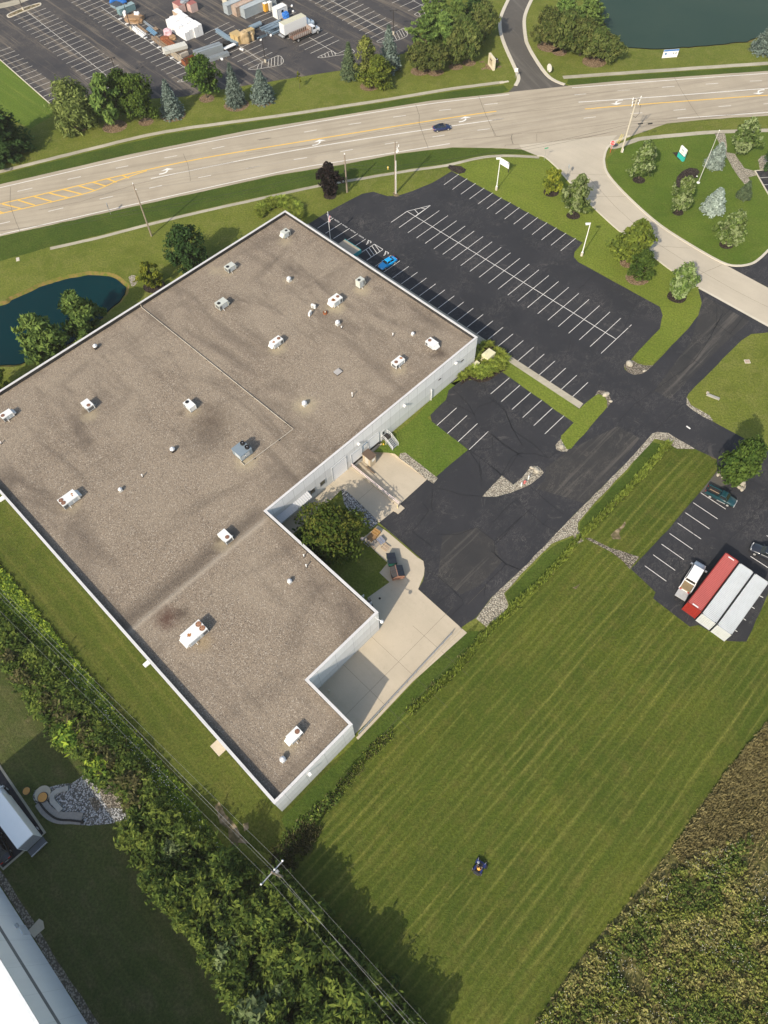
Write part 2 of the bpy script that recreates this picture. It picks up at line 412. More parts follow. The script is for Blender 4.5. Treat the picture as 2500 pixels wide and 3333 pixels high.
zone([(1470, 560), (1700, 684), (1896, 792), (1871, 822), (1869, 837), (1882, 853), (2148, 999), (2156, 1026), (2148, 1070), (2066, 1155), (2075, 1175), (2121, 1187), (2175, 1136), (2240, 1070), (2273, 1027), (2286, 994), (2273, 938), (2197, 890), (2121, 833), (2026, 762), (1925, 670), (1838, 578), (1817, 551), (1774, 514), (1750, 517), (1654, 512), (1505, 531)], 'verge_lawn', M['island'], .004)
zone([(1976, 520), (1980, 555), (2012, 600), (2076, 664), (2152, 729), (2244, 789), (2350, 852), (2397, 863), (2446, 857), (2500, 813), (2560, 760), (2560, 430), (2500, 428), (2324, 434), (2236, 441), (2097, 455), (2012, 482)], 'corner_lawn', M['verge'], .004)
zone([(-60, 1500), (0, 1560), (320, 1950), (640, 2310), (890, 2600), (925, 2600), (1160, 2415), (1335, 2235), (1500, 2070), (1560, 2020), (1480, 2190), (1270, 2360), (1130, 2490), (900, 2790), (820, 2760), (560, 2600), (380, 2380), (130, 2090), (-60, 1900)], 'side_lawn', M['yard_lawn'], .004)
M['shade_lawn'] = grass_mat('back lawn grass', (.062, .085, .022), (.09, .10, .032), (.16, .135, .07), (.15, .15, .055), .8, radians(133.5), .7, 2.6)
zone([(-80, 2050), (0, 2120), (140, 2340), (330, 2520), (420, 2720), (640, 3010), (760, 3200), (830, 3420), (250, 3420), (-80, 2760)], 'back_lawn', M['shade_lawn'], .004)

zone([(2165, 1450), (2120, 1437), (2040, 1535), (1935, 1645), (1890, 1700), (1885, 1735), (1895, 1742), (1985, 1655), (2060, 1575), (2140, 1500)], 'swale_lawn', M['lush'], .008)
zone([(1880, 1742), (1800, 1775), (1725, 1850), (1645, 1935), (1660, 1968), (1690, 1968), (1790, 1860), (1893, 1745)], 'swale_lawn', M['lush'], .008)
zone([(1505, 2058), (1590, 2050), (1480, 2175), (1340, 2300), (1290, 2365), (1200, 2448), (1120, 2545), (1040, 2632), (940, 2722), (915, 2665), (1160, 2412)], 'swale_lawn', M['lush'], .008)
zone([(-80, 590), (0, 569), (271, 500), (542, 437), (900, 386), (1234, 336), (1451, 300), (1640, 277), (1655, 293), (1630, 305), (1402, 329), (800, 428), (434, 502), (0, 602), (-80, 620)], 'verge_strip', M['lush'], .006)
zone([(1845, 272), (1850, 258), (2142, 238), (2500, 214), (2600, 207), (2600, 224), (2500, 231), (2000, 266), (1858, 278)], 'verge_strip', M['lush'], .006)
zone([(-80, 790), (0, 770), (491, 660), (900, 571), (1125, 535), (1304, 500), (1472, 481), (1600, 483), (1698, 487), (1740, 503), (1690, 502), (1614, 502), (1550, 510), (1451, 533), (1342, 548), (1180, 575), (1033, 600), (900, 628), (651, 683), (477, 726), (315, 768), (160, 805), (0, 850), (-80, 870)], 'verge_strip', M['lush'], .006)
# ---- main road, side street, lake drive
ROAD_UP = [(-150, 634), (0, 600), (434, 500), (800, 426), (1402, 328), (1630, 304), (1680, 297), (1850, 279), (2000, 265), (2500, 230.6), (2700, 216)]
ROAD_LO = [(2700, 358), (2500, 377), (2305, 388), (2170, 402), (2099, 428), (2050, 445), (1974, 483), (1749, 507), (1698, 486), (1600, 482), (1472, 480), (1304, 499), (1125, 534), (900, 570), (491, 660), (0, 769), (-150, 803)]
road = struct(MB().sheet(rough(GP(ROAD_UP), .05, 2, 1, False)+rough(GP(ROAD_LO), .10, 1.5, 2, False), .012), 'main_road', M['road'])
STREET_L = [(1690, 470), (1698, 486), (1749, 507), (1774, 511), (1817, 549), (1839, 576), (1925, 668), (2026, 760), (2121, 831), (2197, 888), (2273, 934), (2350, 976), (2500, 1059), (2720, 1180)]
STREET_R = [(2740, 1060), (2500, 937), (2348, 855), (2240, 793), (2148, 733), (2072, 668), (2007, 603), (1974, 560), (1966, 527), (1969, 505), (1980, 470), (2010, 440)]
struct(MB().sheet(GP(STREET_L)+GP(STREET_R), .018), 'side_street', M['street'])
DR_L = [(1690, -80), (1672, -40), (1654, 0), (1636, 40), (1627, 70), (1630, 108), (1641, 143), (1654, 174), (1681, 233), (1687, 260), (1676, 277), (1655, 300)]
DR_R = [(1850, 280), (1838, 276), (1811, 266), (1779, 244), (1741, 190), (1719, 150), (1711, 125), (1706, 70), (1714, 35), (1730, 0), (1750, -40), (1775, -80)]
struct(MB().sheet(smooth_path(GP(DR_L), 3)+smooth_path(GP(DR_R), 3), .016), 'lake_drive', M['asphalt_drive'])
def kerb(pts, name='kerb', w=.28, h=.14, sm=3, m='kerb'):
    P = smooth_path(GP(pts), sm) if sm > 1 else GP(pts)
    return struct(MB().kerb(P, w, -.02, h), name, M[m])
kerb([(1690, -80), (1672, -40), (1654, 0), (1636, 40), (1627, 70), (1630, 108), (1641, 143), (1654, 174), (1681, 233), (1688, 258), (1678, 279)], w=1.0)
kerb([(1838, 276), (1811, 266), (1779, 244), (1741, 190), (1719, 150), (1711, 125), (1706, 70), (1714, 35), (1730, 0), (1750, -40), (1775, -80)], w=1.0)
kerb([(2050, 443), (2001, 461), (1976, 483), (1967, 511), (1966, 527), (1974, 560), (2007, 603), (2072, 668), (2148, 733), (2240, 793), (2346, 853), (2397, 866), (2446, 859), (2475, 840), (2500, 816), (2540, 780)], w=.55)
kerb([(1749, 508), (1774, 512), (1817, 550), (1839, 577), (1925, 669), (2026, 761), (2121, 832), (2197, 889), (2270, 933)], w=.35)
kerb([(2275, 936), (2350, 977), (2500, 1060), (2720, 1181)], w=.6, h=.03)
struct(MB().sheet(GP([(2349, 857), (2397, 868), (2446, 861), (2475, 842), (2500, 818), (2560, 770), (2600, 1000), (2500, 936)]), .014), 'side_driveway', M['asphalt'])

# ---- paths
def walk(pts, width, name='pavement', m='walk', z=.02, amp=.06):
    P = smooth_path(GP(pts), 4)
    return struct(MB().path(rough(P, amp, 1.5, 5, False), width, z), name, M[m])
walk([(-80, 578), (0, 559), (271, 491), (542, 428), (900, 378), (1234, 328), (1451, 292), (1640, 267)], 1.35)
walk([(1833, 252), (2142, 230), (2500, 206), (2700, 193)], 1.6)
walk([(163, 809), (315, 775), (477, 733), (651, 690), (900, 635), (1033, 606), (1180, 581), (1342, 554), (1451, 539), (1550, 516), (1614, 508), (1690, 508), (1755, 512)], 1.0)
walk([(1985, 480), (2012, 476), (2057, 460), (2097, 450), (2236, 437), (2324, 430), (2500, 424), (2700, 415)], 1.5)
walk([(-30, 25), (30, 13), (75, -2), (160, -40)], 3.5)
struct(MB().box(G(1641, 267, .07), (.6, 2.6, .14), radians(104)), 'pavement', M['kerb'])
struct(MB().box(G(58, 844, .05), (.7, 1.2, .1), .3), 'pavement', M['kerb'])

# ---- parking lots
LOT = [(1000, 731), (1066, 690), (1180, 630), (1215, 624), (1261, 638), (1294, 638), (1342, 622), (1408, 595), (1470, 557), (1700, 682), (1896, 790), (1871, 820), (1868, 836), (1882, 853), (2148, 999), (2156, 1026), (2148, 1070), (2066, 1155), (2056, 1170), (2031, 1190), (2034, 1202), (2050, 1214), (2088, 1217), (2121, 1195), (2175, 1136), (2240, 1070), (2273, 1027), (2286, 994), (2273, 940), (2350, 977), (2500, 1060), (2560, 1090), (2500, 1082), (2446, 1087), (2414, 1108), (2338, 1184), (2240, 1282), (2235, 1296), (2237, 1320), (2259, 1336), (2321, 1372), (2500, 1469), (2600, 1525), (2600, 1800), (2500, 1934), (2430, 2088), (2365, 2086), (2273, 2034), (2246, 2040), (2126, 1948), (2134, 1928), (2054, 1852), (2083, 1820), (2169, 1730), (2278, 1603), (2335, 1532), (2332, 1494), (2262, 1461), (2175, 1410), (2123, 1412), (2045, 1500), (1866, 1679), (1700, 1852), (1600, 1945), (1549, 2012), (1500, 2043), (1361, 1918), (1375, 1890), (1381, 1869), (1382, 1850), (1378, 1826), (1234, 1701), (1297, 1645), (1390, 1561), (1411, 1573), (1440, 1500), (1400, 1350), (1470, 1230), (1548, 1175), (1300, 980)]
lot = struct(MB().sheet(rough(GP(LOT), .09, 1.3, 6), .012), 'parking_lot', M['asphalt'])
YARD = [(-90, 165), (0, 193), (163, 337), (240, 345), (315, 332), (597, 315), (711, 293), (900, 262), (1104, 230), (1326, 171), (1385, 80), (1460, -20), (1470, -80), (-300, -80)]
yard = struct(MB().sheet(rough(GP(YARD), .1, 1.6, 7), .012), 'storage_yard_paving', M['asphalt_yard'])
struct(MB().kerb(GP([(-90, 165), (0, 194), (163, 338)]), .25, -.02, .12), 'kerb', M['kerb'])
def patch(pts, name, m, parent, z=.016, amp=.05):
    return tag(MB().sheet(rough(GP(pts), amp, 1.5, 9), z).build(name, m, parent), kind='structure')
patch([(1848, 1466), (2013, 1386), (2082, 1427), (1990, 1545), (1905, 1640), (1860, 1625), (1745, 1590), (1775, 1560), (1778, 1520)], 'worn_lane', M['asphalt_lane'], lot)
patch([(1440, 1745), (1555, 1716), (1606, 1760), (1632, 1832), (1560, 1905), (1500, 1935), (1425, 1880), (1432, 1820)], 'worn_lane', M['asphalt_lane'], lot)
patch([(2290, 962), (2440, 1046), (2345, 1130), (2150, 1330), (2100, 1310), (2250, 1110)], 'worn_lane', M['asphalt_lane'], lot)
patch([(2018, 1392), (2130, 1272), (2238, 1330), (2128, 1408), (2085, 1425)], 'worn_lane', M['asphalt'], lot, .02)
patch([(2335, 1534), (2370, 1520), (2400, 1570), (2360, 1580), (2300, 1600), (2278, 1603)], 'worn_lane', M['asphalt_drive'], lot)

# painted stalls
def rows(mb, f, l, n, w=.10, z=.022, ext=0, ext0=0, skip=()):
    a0, a1, b0, b1 = G(*f[:2]), G(*f[2:]), G(*l[:2]), G(*l[2:])
    for i in range(-ext0, n+ext):
        if i in skip: continue
        t = i/(n-1); mb.line(a0.lerp(b0, t), a1.lerp(b1, t), w, z)
WL = MB()
rows(WL, (1445.6, 601.4, 1493.3, 566.7), (1825, 816.3, 1874, 775.6), 14)
rows(WL, (1327.8, 757.7, 1430.4, 685.5), (1956.4, 1150.3, 2055.7, 1057), 21)
WL.line(G(1299, 741), G(1401, 669), .12, .022); WL.line(G(1273, 724), G(1325, 688), .12, .022)
WL.line(G(1325, 688), G(2004, 1103), .12, .026)
for a, b in (((1325, 688), (1401, 669)), ((1401, 669), (1352, 705)), ((1350, 683), (1363, 697)), ((1369, 677), (1384, 680))): WL.line(G(*a), G(*b), .12, .024)
Z5 = lambda x, y: (1030+x/6.912, 680+y/6.912)
for a, b in (((25, 435), (382, 207)), ((205, 550), (565, 325)), ((385, 667), (745, 440)), ((640, 740), (930, 558)), ((865, 838), (1113, 677)), ((930, 1030), (1305, 793)), ((1132, 1155), (1498, 912))): WL.line(G(*Z5(*a)), G(*Z5(*b)), .12, .022)
for a, b in (((1305, 793), (1498, 912)), ((1120, 920), (1238, 1083)), ((1185, 880), (1303, 1043)), ((1248, 838), (1365, 1002)), ((1310, 800), (1430, 960))): WL.line(G(*Z5(*a)), G(*Z5(*b)), .12, .026)
rows(WL, (1249, 886, 1302, 848.8), (1862, 1293, 1913.6, 1245), 20, ext0=1)
rows(WL, (1597.5, 1282, 1658, 1230), (1773.6, 1412.3, 1836, 1353), 6)
rows(WL, (1422, 1385, 1486, 1327.7), (1527, 1463.8, 1589, 1404.7), 4)
rows(WL, (2281, 1604, 2362, 1657.3), (2099, 1841.8, 2168.5, 1891.7), 8)
for x0, y0, x1, y1 in ((2470, 1938, 2484, 1945), (2444, 1974, 2456, 1981), (2420, 2014, 2428, 2019), (2393, 2052, 2400, 2056), (2443, 1811, 2500, 1848), (2495, 1743, 2530, 1764)): WL.line(G(x0, y0), G(x1, y1), .12, .022)
WL.line(G(2234, 1387), G(2247, 1396), .3, .022)
# wheelchair symbols
def wheel(mb, c, s, rz):
    R = Matrix.Rotation(rz, 3, 'Z')
    P = lambda x, y: Vector(c)+R @ Vector((x*s, y*s, 0))
    mb.path([P(.42*cos(k), .42*sin(k)-.25) for k in [radians(-200+i*24) for i in range(11)]], .15*s, .023)
    mb.path([P(-.05, .55), P(-.02, .1), P(.32, .02), P(.55, -.5)], .15*s, .024)
    mb.path([P(.75, -.5), P(.5, -.52)], .14*s, .023); mb.path([P(-.02, .3), P(.3, .28)], .13*s, .0235)
    mb.sheet([P(-.05+.14*cos(k), .74+.14*sin(k)) for k in [i*pi/5 for i in range(10)]], .023)
for c in ((1200, 789.5), (1256.5, 825.5)): wheel(WL, G(*c), .95, BTH+pi)
tag(WL.build('painted_lines', M['white_line'], lot), kind='structure')
def text(s, size, loc, rz, m, name, parent=None, tilt=None, extrude=0.0, align='CENTER', sx=1.0):
    c = bpy.data.curves.new(name, 'FONT'); c.body = s; c.size = size; c.align_x = align; c.align_y = 'CENTER'; c.extrude = extrude
    o = bpy.data.objects.new(name, c); COL.objects.link(o)
    dg = bpy.context.evaluated_depsgraph_get(); me = bpy.data.meshes.new_from_object(o.evaluated_get(dg))
    bpy.data.objects.remove(o); o = bpy.data.objects.new(name, me); COL.objects.link(o)
    me.materials.clear(); me.materials.append(m)
    if parent: o.parent = parent
    o.location = loc; o.rotation_euler = tilt if tilt else (0, 0, rz); o.scale = (sx, 1, 1)
    return o
for x, y in ((285, 158), (457, 270), (637, 385), (820, 503), (1008, 625)):
    tag(text('VISITOR', .52, G(*Z5(x, y), .023), BTH, M['white_line'], 'painted_word', lot, sx=.9), kind='structure')
YL = MB()
rows(YL, (8.9, 197.5, 62.8, 177.7), (125.8, 300.5, 180.5, 279), 9, .14, ext=2, ext0=2)
rows(YL, (46.8, 67, 150, 26.6), (293.7, 270.9, 402.5, 224), 18, .14, ext=2)
YL.line(G(88.6, 38), G(356, 253), .13, .026)
rows(YL, (246.8, 20, 347, -21), (559, 254.4, 659, 213), 21, .14, ext0=2)
YL.line(G(330, 24), G(616, 231.6), .13, .026)
rows(YL, (650, 118, 747, 72), (791, 214.2, 886.8, 170.3), 9, .14)
YL.line(G(706, 98), G(857, 203), .13, .026)
rows(YL, (830, 60, 930, 18), (1011, 174, 1104, 130.4), 11, .14)
YL.line(G(1006, 121), G(1096, 175), .13, .026)
rows(YL, (1060, 34, 1148, -8), (1207, 123, 1294, 81), 9, .14, ext0=4)
YL.line(G(1076, 0), G(1249, 99), .13, .026)
rows(YL, (1250, -2, 1330, -38), (1328, 36, 1404, 1), 4, .14, ext0=2)
YL.line(G(1341, 0), G(1389, 26), .13, .026)
def cap(pts, bars, w=.14):
    P = smooth_path(GP(pts), 2, True); P.append(P[0]); YL.path(P, w, .027)
    for a, b in bars: YL.line(G(*a), G(*b), w, .026)
Zb = lambda L, x0=700, y0=0, s=3.95: [(x0+x/s, y0+y/s) for x, y in L]
def cb(L, bars, **k): cap(Zb(L, **k), [tuple(Zb(b, **k)) for b in bars])
cb([(428, 890), (500, 855), (640, 790), (812, 716), (862, 745), (880, 785), (862, 820), (820, 842), (660, 870), (520, 892)], [[(560, 832), (540, 885)], [(605, 810), (592, 880)], [(690, 770), (682, 862)], [(728, 752), (722, 850)], [(768, 738), (765, 845)], [(812, 718), (808, 838)], [(850, 745), (850, 822)]])
cb([(1318, 738), (1400, 698), (1495, 655), (1530, 672), (1570, 692), (1650, 655), (1730, 625), (1775, 640), (1790, 668), (1740, 690), (1560, 715), (1400, 740)], [[(1370, 712), (1380, 738)], [(1410, 695), (1420, 735)], [(1450, 678), (1468, 727)], [(1495, 658), (1515, 718)], [(1540, 682), (1548, 712)]])
cb([(1140, 185), (1290, 108), (1458, 35), (1498, 75), (1485, 150), (1400, 205), (1240, 215)], [[(1195, 160), (1220, 212)], [(1258, 128), (1290, 212)], [(1315, 98), (1345, 218)], [(1345, 85), (1410, 205)], [(1385, 68), (1450, 180)], [(1420, 52), (1485, 160)]], x0=1060)
cb([(658, 530), (860, 435), (1003, 363), (1045, 395), (1055, 430), (1035, 470), (960, 505), (870, 532), (720, 545)], [[(880, 450), (915, 515)], [(910, 410), (955, 500)], [(945, 395), (990, 480)], [(975, 380), (1020, 465)], [(1003, 365), (1045, 430)]], x0=1060)
cb([(935, 1055), (1000, 1020), (1090, 985), (1110, 1020), (1040, 1045)], [[(990, 1028), (1000, 1050)], [(1040, 1005), (1055, 1040)]], x0=340)
tag(YL.build('painted_lines', M['faded_line'], yard), kind='structure')
isl = Zb([(95, 205), (130, 175), (300, 105), (500, 45), (525, 60), (500, 80), (300, 155), (150, 218), (110, 222)], x0=0)
struct(MB().sheet(rough(GP(isl), .1, 1, 3), .05), 'kerbed_island', M['soil'])
struct(MB().kerb(smooth_path(GP(isl+[isl[0]]), 3), .4, 0, .14), 'kerb', M['kerb'])

# ---- road paint
RW = MB()
def pl(mb, pts, w, z=.024, n=5): mb.path(smooth_path(GP(pts), n), w, z)
pl(RW, [(-150, 645), (0, 611), (491, 500), (900, 420.4), (1353, 344.5), (1657, 307.6)], .22)
pl(RW, [(1862, 286), (2194, 260), (2500, 238.7), (2700, 224)], .22)
pl(RW, [(-150, 798), (0, 764), (271, 702), (900, 562), (1120, 523.5), (1464, 467.6)], .22)
pl(RW, [(2205, 385), (2500, 366), (2700, 351)], .22)
pl(RW, [(491, 581.4), (900, 500), (1234, 445), (1639, 386)], .24)
pl(RW, [(1883, 332.6), (2150, 314.5), (2500, 287.5), (2700, 272)], .24)
Zr = {1: (0, 0), 2: (800, 0), 3: (1600, 0), 4: (0, 500)}
def dash(r, L):
    for a, b, c, d in L:
        x0, y0 = Zr[r]; s = 1.8433
        RW.line(G(x0+a/s, y0+b/s), G(x0+c/s, y0+d/s), .16, .024)
dash(1, [(405, 1077, 485, 1060), (695, 1010, 770, 995), (987, 948, 1063, 934), (1272, 893, 1348, 878), (1550, 840, 1625, 828)])
dash(2, [(75, 840, 150, 828), (350, 793, 425, 780), (617, 747, 692, 737), (885, 703, 960, 693), (1160, 663, 1232, 655), (1432, 628, 1512, 620)])
dash(3, [(498, 570, 567, 563), (757, 545, 830, 540), (1022, 524, 1098, 518), (1285, 505, 1360, 500), (1550, 487, 1622, 484)])
dash(4, [(105, 227, 195, 207), (-40, 431, 60, 408), (290, 347, 380, 326), (598, 273, 678, 256), (895, 208, 972, 191), (1190, 145, 1267, 130), (1478, 90, 1557, 74)])
dash(2, [(5, 1012, 82, 996), (288, 958, 367, 945), (567, 910, 642, 897), (835, 865, 912, 853), (1120, 822, 1193, 811), (1390, 782, 1463, 773)])
dash(3, [(0, 722, 72, 712), (552, 710, 625, 701), (832, 682, 905, 677), (1092, 662, 1165, 655), (1362, 640, 1437, 634), (1632, 624, 1700, 619)])
tag(RW.build('white_lines', M['white_line'], road), kind='structure')
RY = MB()
pl(RY, [(-60, 677), (0, 664), (190, 620), (347, 582.5), (478, 553), (620, 523), (800, 491), (1364, 399), (1616, 362)], .38)
pl(RY, [(-60, 709), (0, 696), (179, 655), (304, 622), (380, 590), (450, 565), (478, 556)], .34, .026)
pl(RY, [(1904, 355), (2072, 341), (2430, 314.6), (2500, 310), (2700, 294)], .38)
for a, b, c, d in ((15, 303, 125, 330), (110, 280, 210, 310), (205, 258, 310, 287), (295, 237, 410, 265), (380, 215, 490, 243), (475, 195, 565, 220), (560, 173, 635, 195), (645, 152, 700, 172), (730, 130, 775, 147), (-60, 330, 25, 358)):
    RY.line(G(a/1.8433, 500+b/1.8433), G(c/1.8433, 500+d/1.8433), .42, .028)
tag(RY.build('yellow_lines', M['yellow_line'], road), kind='structure')
def arrow(c, h):
    mb = MB(); R = Matrix.Rotation(h, 3, 'Z'); C = Vector(G(*c))
    P = lambda x, y: C+R @ Vector((x, y, 0))
    mb.path([P(x, y) for x, y in ((-1.7, -.75), (-.7, -.7), (.05, -.45), (.4, 0), (.5, .35))], .42, .026)
    mb.sheet([P(*q) for q in ((-1.1, .42), (.55, 1.25), (2.1, .42), (.9, .42), (.5, .3), (.2, .42))], .027)
    tag(mb.build('turn_arrow', M['white_line'], road), kind='structure')
for c, h in (((539, 558), 13), ((1036, 464.5), 12.5), ((1511, 389), 12)): arrow(c, radians(h))
for c, h in (((2010, 332.5), 185.5), ((2472.5, 298.5), 185)): arrow(c, radians(h))

# ---- cracks
CR = MB()
def crack(mb, pts, w=.09, z=.0285, amp=.12): mb.path(rough(GP(pts), amp, .6, len(mb.v), False), w, z)
zz = lambda x0, y0, L, s=1.8433: [(x0+x/s, y0+y/s) for x, y in L]
for L in ([(1110, 190), (1170, 240), (1300, 310), (1390, 310), (1360, 390), (1350, 430), (1280, 500)], [(1140, 540), (1060, 610), (1000, 650), (1010, 690)], [(1520, 800), (1540, 880), (1620, 990)], [(650, 430), (720, 360), (800, 325), (740, 260)], [(1310, 890), (1420, 960), (1340, 850)], [(1000, 640), (1100, 740), (1200, 780)]): crack(CR, zz(800, 500, L), .08)
for L in ([(490, 625), (390, 655), (320, 715), (240, 760)], [(630, 710), (560, 780), (500, 830)], [(870, 880), (830, 970), (790, 1060), (830, 1040)], [(1330, 880), (1390, 950), (1350, 1030), (1290, 1100)], [(1440, 920), (1340, 1030)], [(1530, 960), (1430, 1080)], [(230, 485), (180, 530)]): crack(CR, zz(1600, 500, L), .10)
for L in ([(1350, 0), (1350, 100), (1420, 150), (1500, 200)], [(1350, 100), (1300, 200), (1210, 330), (1060, 440), (860, 580), (760, 690)], [(1070, 250), (1180, 300), (1330, 385)], [(730, 540), (830, 530), (900, 600), (1000, 660)], [(1150, 580), (980, 740)], [(860, 430), (870, 470)], [(0, 540), (70, 600), (130, 740), (250, 820), (340, 905)], [(0, 760), (90, 840), (160, 880), (260, 880), (345, 905), (410, 850)], [(160, 880), (100, 980), (60, 1010)], [(480, 180), (460, 260), (440, 300)], [(660, 440), (640, 480)], [(800, 720), (900, 780)]): crack(CR, zz(1600, 1000, L), .10)
for L in ([(1245, 490), (1340, 590), (1370, 650), (1400, 720), (1500, 780), (1659, 900)], [(1430, 460), (1450, 530), (1560, 620), (1600, 730), (1659, 830)], [(1200, 560), (1290, 600), (1370, 640), (1395, 600), (1490, 565)], [(1340, 855), (1430, 920), (1535, 1005)], [(1340, 855), (1400, 950), (1415, 1040)], [(1340, 858), (1480, 845), (1480, 780)], [(1535, 1005), (1600, 900), (1659, 870)]): crack(CR, zz(800, 1000, L), .10)
for L in ([(1085, 117), (1160, 165), (1300, 205), (1420, 213)], [(800, 370), (900, 440), (1030, 570), (1075, 610)], [(1075, 660), (1150, 690), (1300, 830), (1310, 855), (1230, 935)], [(1390, 400), (1490, 480), (1490, 550), (1560, 620), (1659, 660)], [(1560, 620), (1440, 740), (1430, 810)], [(1090, 605), (1140, 570)], [(1000, 420), (1120, 520)], [(1140, 440), (1280, 440), (1390, 400)], [(1060, 250), (1100, 300), (1010, 410), (950, 425)], [(1140, 860), (1230, 790)], [(1120, 170), (1115, 280), (1125, 305)], [(1400, 0), (1415, 60), (1415, 80)], [(1500, 500), (1659, 330)]): crack(CR, zz(800, 1500, L), .09)
for L in ([(0, 30), (60, 90)], [(145, 235), (310, 380), (400, 430)], [(145, 235), (60, 310), (0, 370)], [(230, 150), (340, 250), (430, 320)], [(20, 480), (210, 310), (230, 290)], [(0, 540), (90, 620), (160, 650)], [(310, 380), (340, 345)], [(1540, 118), (1600, 135), (1659, 180)], [(1659, 210), (1620, 270), (1520, 390), (1420, 480)], [(1200, 380), (1215, 470), (1245, 500), (1240, 560)], [(1070, 600), (1130, 640), (1120, 580)]): crack(CR, zz(1600, 1500, L), .09)
tag(CR.build('sealed_cracks', M['crack'], lot), kind='structure')
RC = MB()
for r, L in ((2, [(1020, 628), (1040, 690), (1040, 740), (1065, 810), (1095, 890)]), (2, [(1397, 577), (1440, 690), (1500, 815)]), (2, [(1600, 803), (1590, 830), (1605, 865)]), (3, [(1098, 465), (1150, 560), (1200, 640), (1252, 712)]), (1, [(1098, 922), (1125, 980), (1140, 1050), (1142, 1088)]), (4, [(65, 200), (60, 300), (85, 380), (120, 468)]), (4, [(0, 320), (60, 335), (75, 345)]),
             (4, [(230, 340), (480, 290), (800, 190), (1100, 110), (1400, 50)]), (3, [(0, 688), (200, 670), (500, 640), (830, 595)]), (3, [(80, 880), (85, 870), (190, 865), (300, 855), (420, 845), (530, 830), (690, 800)]), (3, [(190, 800), (300, 795), (540, 765), (700, 745), (1000, 715), (1120, 705)]), (3, [(120, 812), (125, 865)]), (3, [(270, 805), (272, 850)]), (3, [(0, 760), (18, 815), (60, 822), (120, 815)]), (3, [(30, 610), (300, 585), (600, 560), (1000, 525)]), (2, [(0, 920), (400, 870), (800, 790), (1200, 725), (1500, 690)]), (2, [(1300, 1000-160), (1500, 820), (1659, 800)])):
    crack(RC, zz(*Zr[r], L), .07 if r != 2 else .09, .03, .08)
for L in ([(2026, 752), (2148, 735)], [(2128, 800), (2245, 808)], [(1900, 640), (2040, 640)], [(1840, 565), (1975, 570)], [(2250, 905), (2350, 862)], [(1900, 560), (2000, 670), (2120, 780), (2260, 870), (2400, 950), (2520, 1010)]): crack(RC, L, .05, .031, .03)
tag(RC.build('surface_cracks', M['road_crack'], road), kind='structure')
# expansion joints of the pale street are drawn in RC as well

# ---- lawns and beds lying over the lot
def bed(pts, name, m, z=.03, amp=.12, seed=11, sm=0):
    P = GP(pts)
    if sm: P = smooth_path(P, sm, True)
    return struct(MB().sheet(rough(P, amp, .8, seed), z), name, M[m])
bed([(1470, 1250), (1551, 1172), (1600, 1122), (1885, 1331), (1897, 1322), (1936, 1288), (1947, 1282), (1966, 1290), (1976, 1306), (1977, 1325), (1860, 1460), (1845, 1464), (1826, 1432), (1828, 1418), (1868, 1377), (1635, 1212), (1630, 1214), (1600, 1228), (1560, 1232), (1543, 1236), (1505, 1239), (1480, 1255)], 'island_lawn', 'island', .03)
bed([(1936, 1288), (1947, 1271), (1974, 1274), (1991, 1304), (1977, 1328), (1976, 1304), (1964, 1289), (1947, 1282)], 'mulch_bed', 'gravel_dark', .034)
bed([(1809, 1450), (1818, 1436), (1827, 1430), (1845, 1463), (1852, 1462), (1845, 1470), (1828, 1470), (1812, 1464)], 'gravel_bed', 'gravel', .036)
bed([(1215, 1470), (1350, 1360), (1440, 1258), (1505, 1236), (1490, 1248), (1459, 1271), (1451, 1301), (1391, 1361), (1524, 1464), (1419, 1551), (1303, 1480)], 'dock_lawn', 'verge', .03)
bed([(1303, 1476), (1320, 1474), (1412, 1545), (1425, 1555), (1411, 1574), (1390, 1562), (1298, 1490)], 'gravel_bed', 'gravel', .034)
bed([(1500, 1255), (1512, 1212), (1540, 1185), (1555, 1120), (1600, 1112), (1648, 1165), (1648, 1205), (1625, 1216), (1590, 1240), (1560, 1246), (1530, 1234)], 'mulch_bed', 'mulch', .036)
Zt = lambda L, x0=1560, y0=1500, s=6.381: [(x0+x/s, y0+y/s) for x, y in L]
bed(Zt([(60, 740), (470, 300), (710, 495), (880, 350), (1070, 130), (1130, 108), (1210, 115), (1300, 190), (1345, 240), (1270, 330), (1060, 490), (900, 565), (650, 665), (350, 745)]), 'gravel_bed', 'gravel', .034, .06)
bed([(2031, 1190), (2040, 1180), (2058, 1172), (2075, 1183), (2100, 1190), (2124, 1190), (2105, 1208), (2088, 1217), (2062, 1219), (2042, 1211)], 'mulch_bed', 'gravel_dark', .03)
bed([(2235, 1294), (2250, 1318), (2310, 1352), (2322, 1372), (2290, 1358), (2256, 1336), (2236, 1318)], 'gravel_bed', 'gravel', .03)
bed([(2123, 1412), (2140, 1406), (2175, 1409), (2200, 1425), (2262, 1461), (2205, 1461), (2185, 1450), (2170, 1436), (2130, 1429), (2038, 1530), (1932, 1640), (1882, 1702), (1882, 1733), (1866, 1742), (1795, 1770), (1722, 1844), (1640, 1932), (1657, 1972), (1590, 2048), (1549, 2014), (1600, 1945), (1700, 1852), (1866, 1679), (2045, 1500)], 'gravel_bed', 'gravel', .026, .1)
bed([(1866, 1740), (1885, 1726), (1900, 1760), (1880, 1770)], 'gravel_bed', 'gravel', .03)
bed([(1905, 1752), (1920, 1750), (1990, 1785), (2083, 1812), (2050, 1853), (2030, 1830), (1985, 1795)], 'gravel_bed', 'gravel_dark', .03)
Zn = lambda L: [(2260+x/5.53, 1500+y/5.53) for x, y in L]
bed(Zn([(420, 240), (500, 180), (700, 120), (850, 180), (900, 330), (940, 440), (920, 510), (890, 530), (780, 470), (640, 375), (520, 295)]), 'gravel_bed', 'gravel', .03)
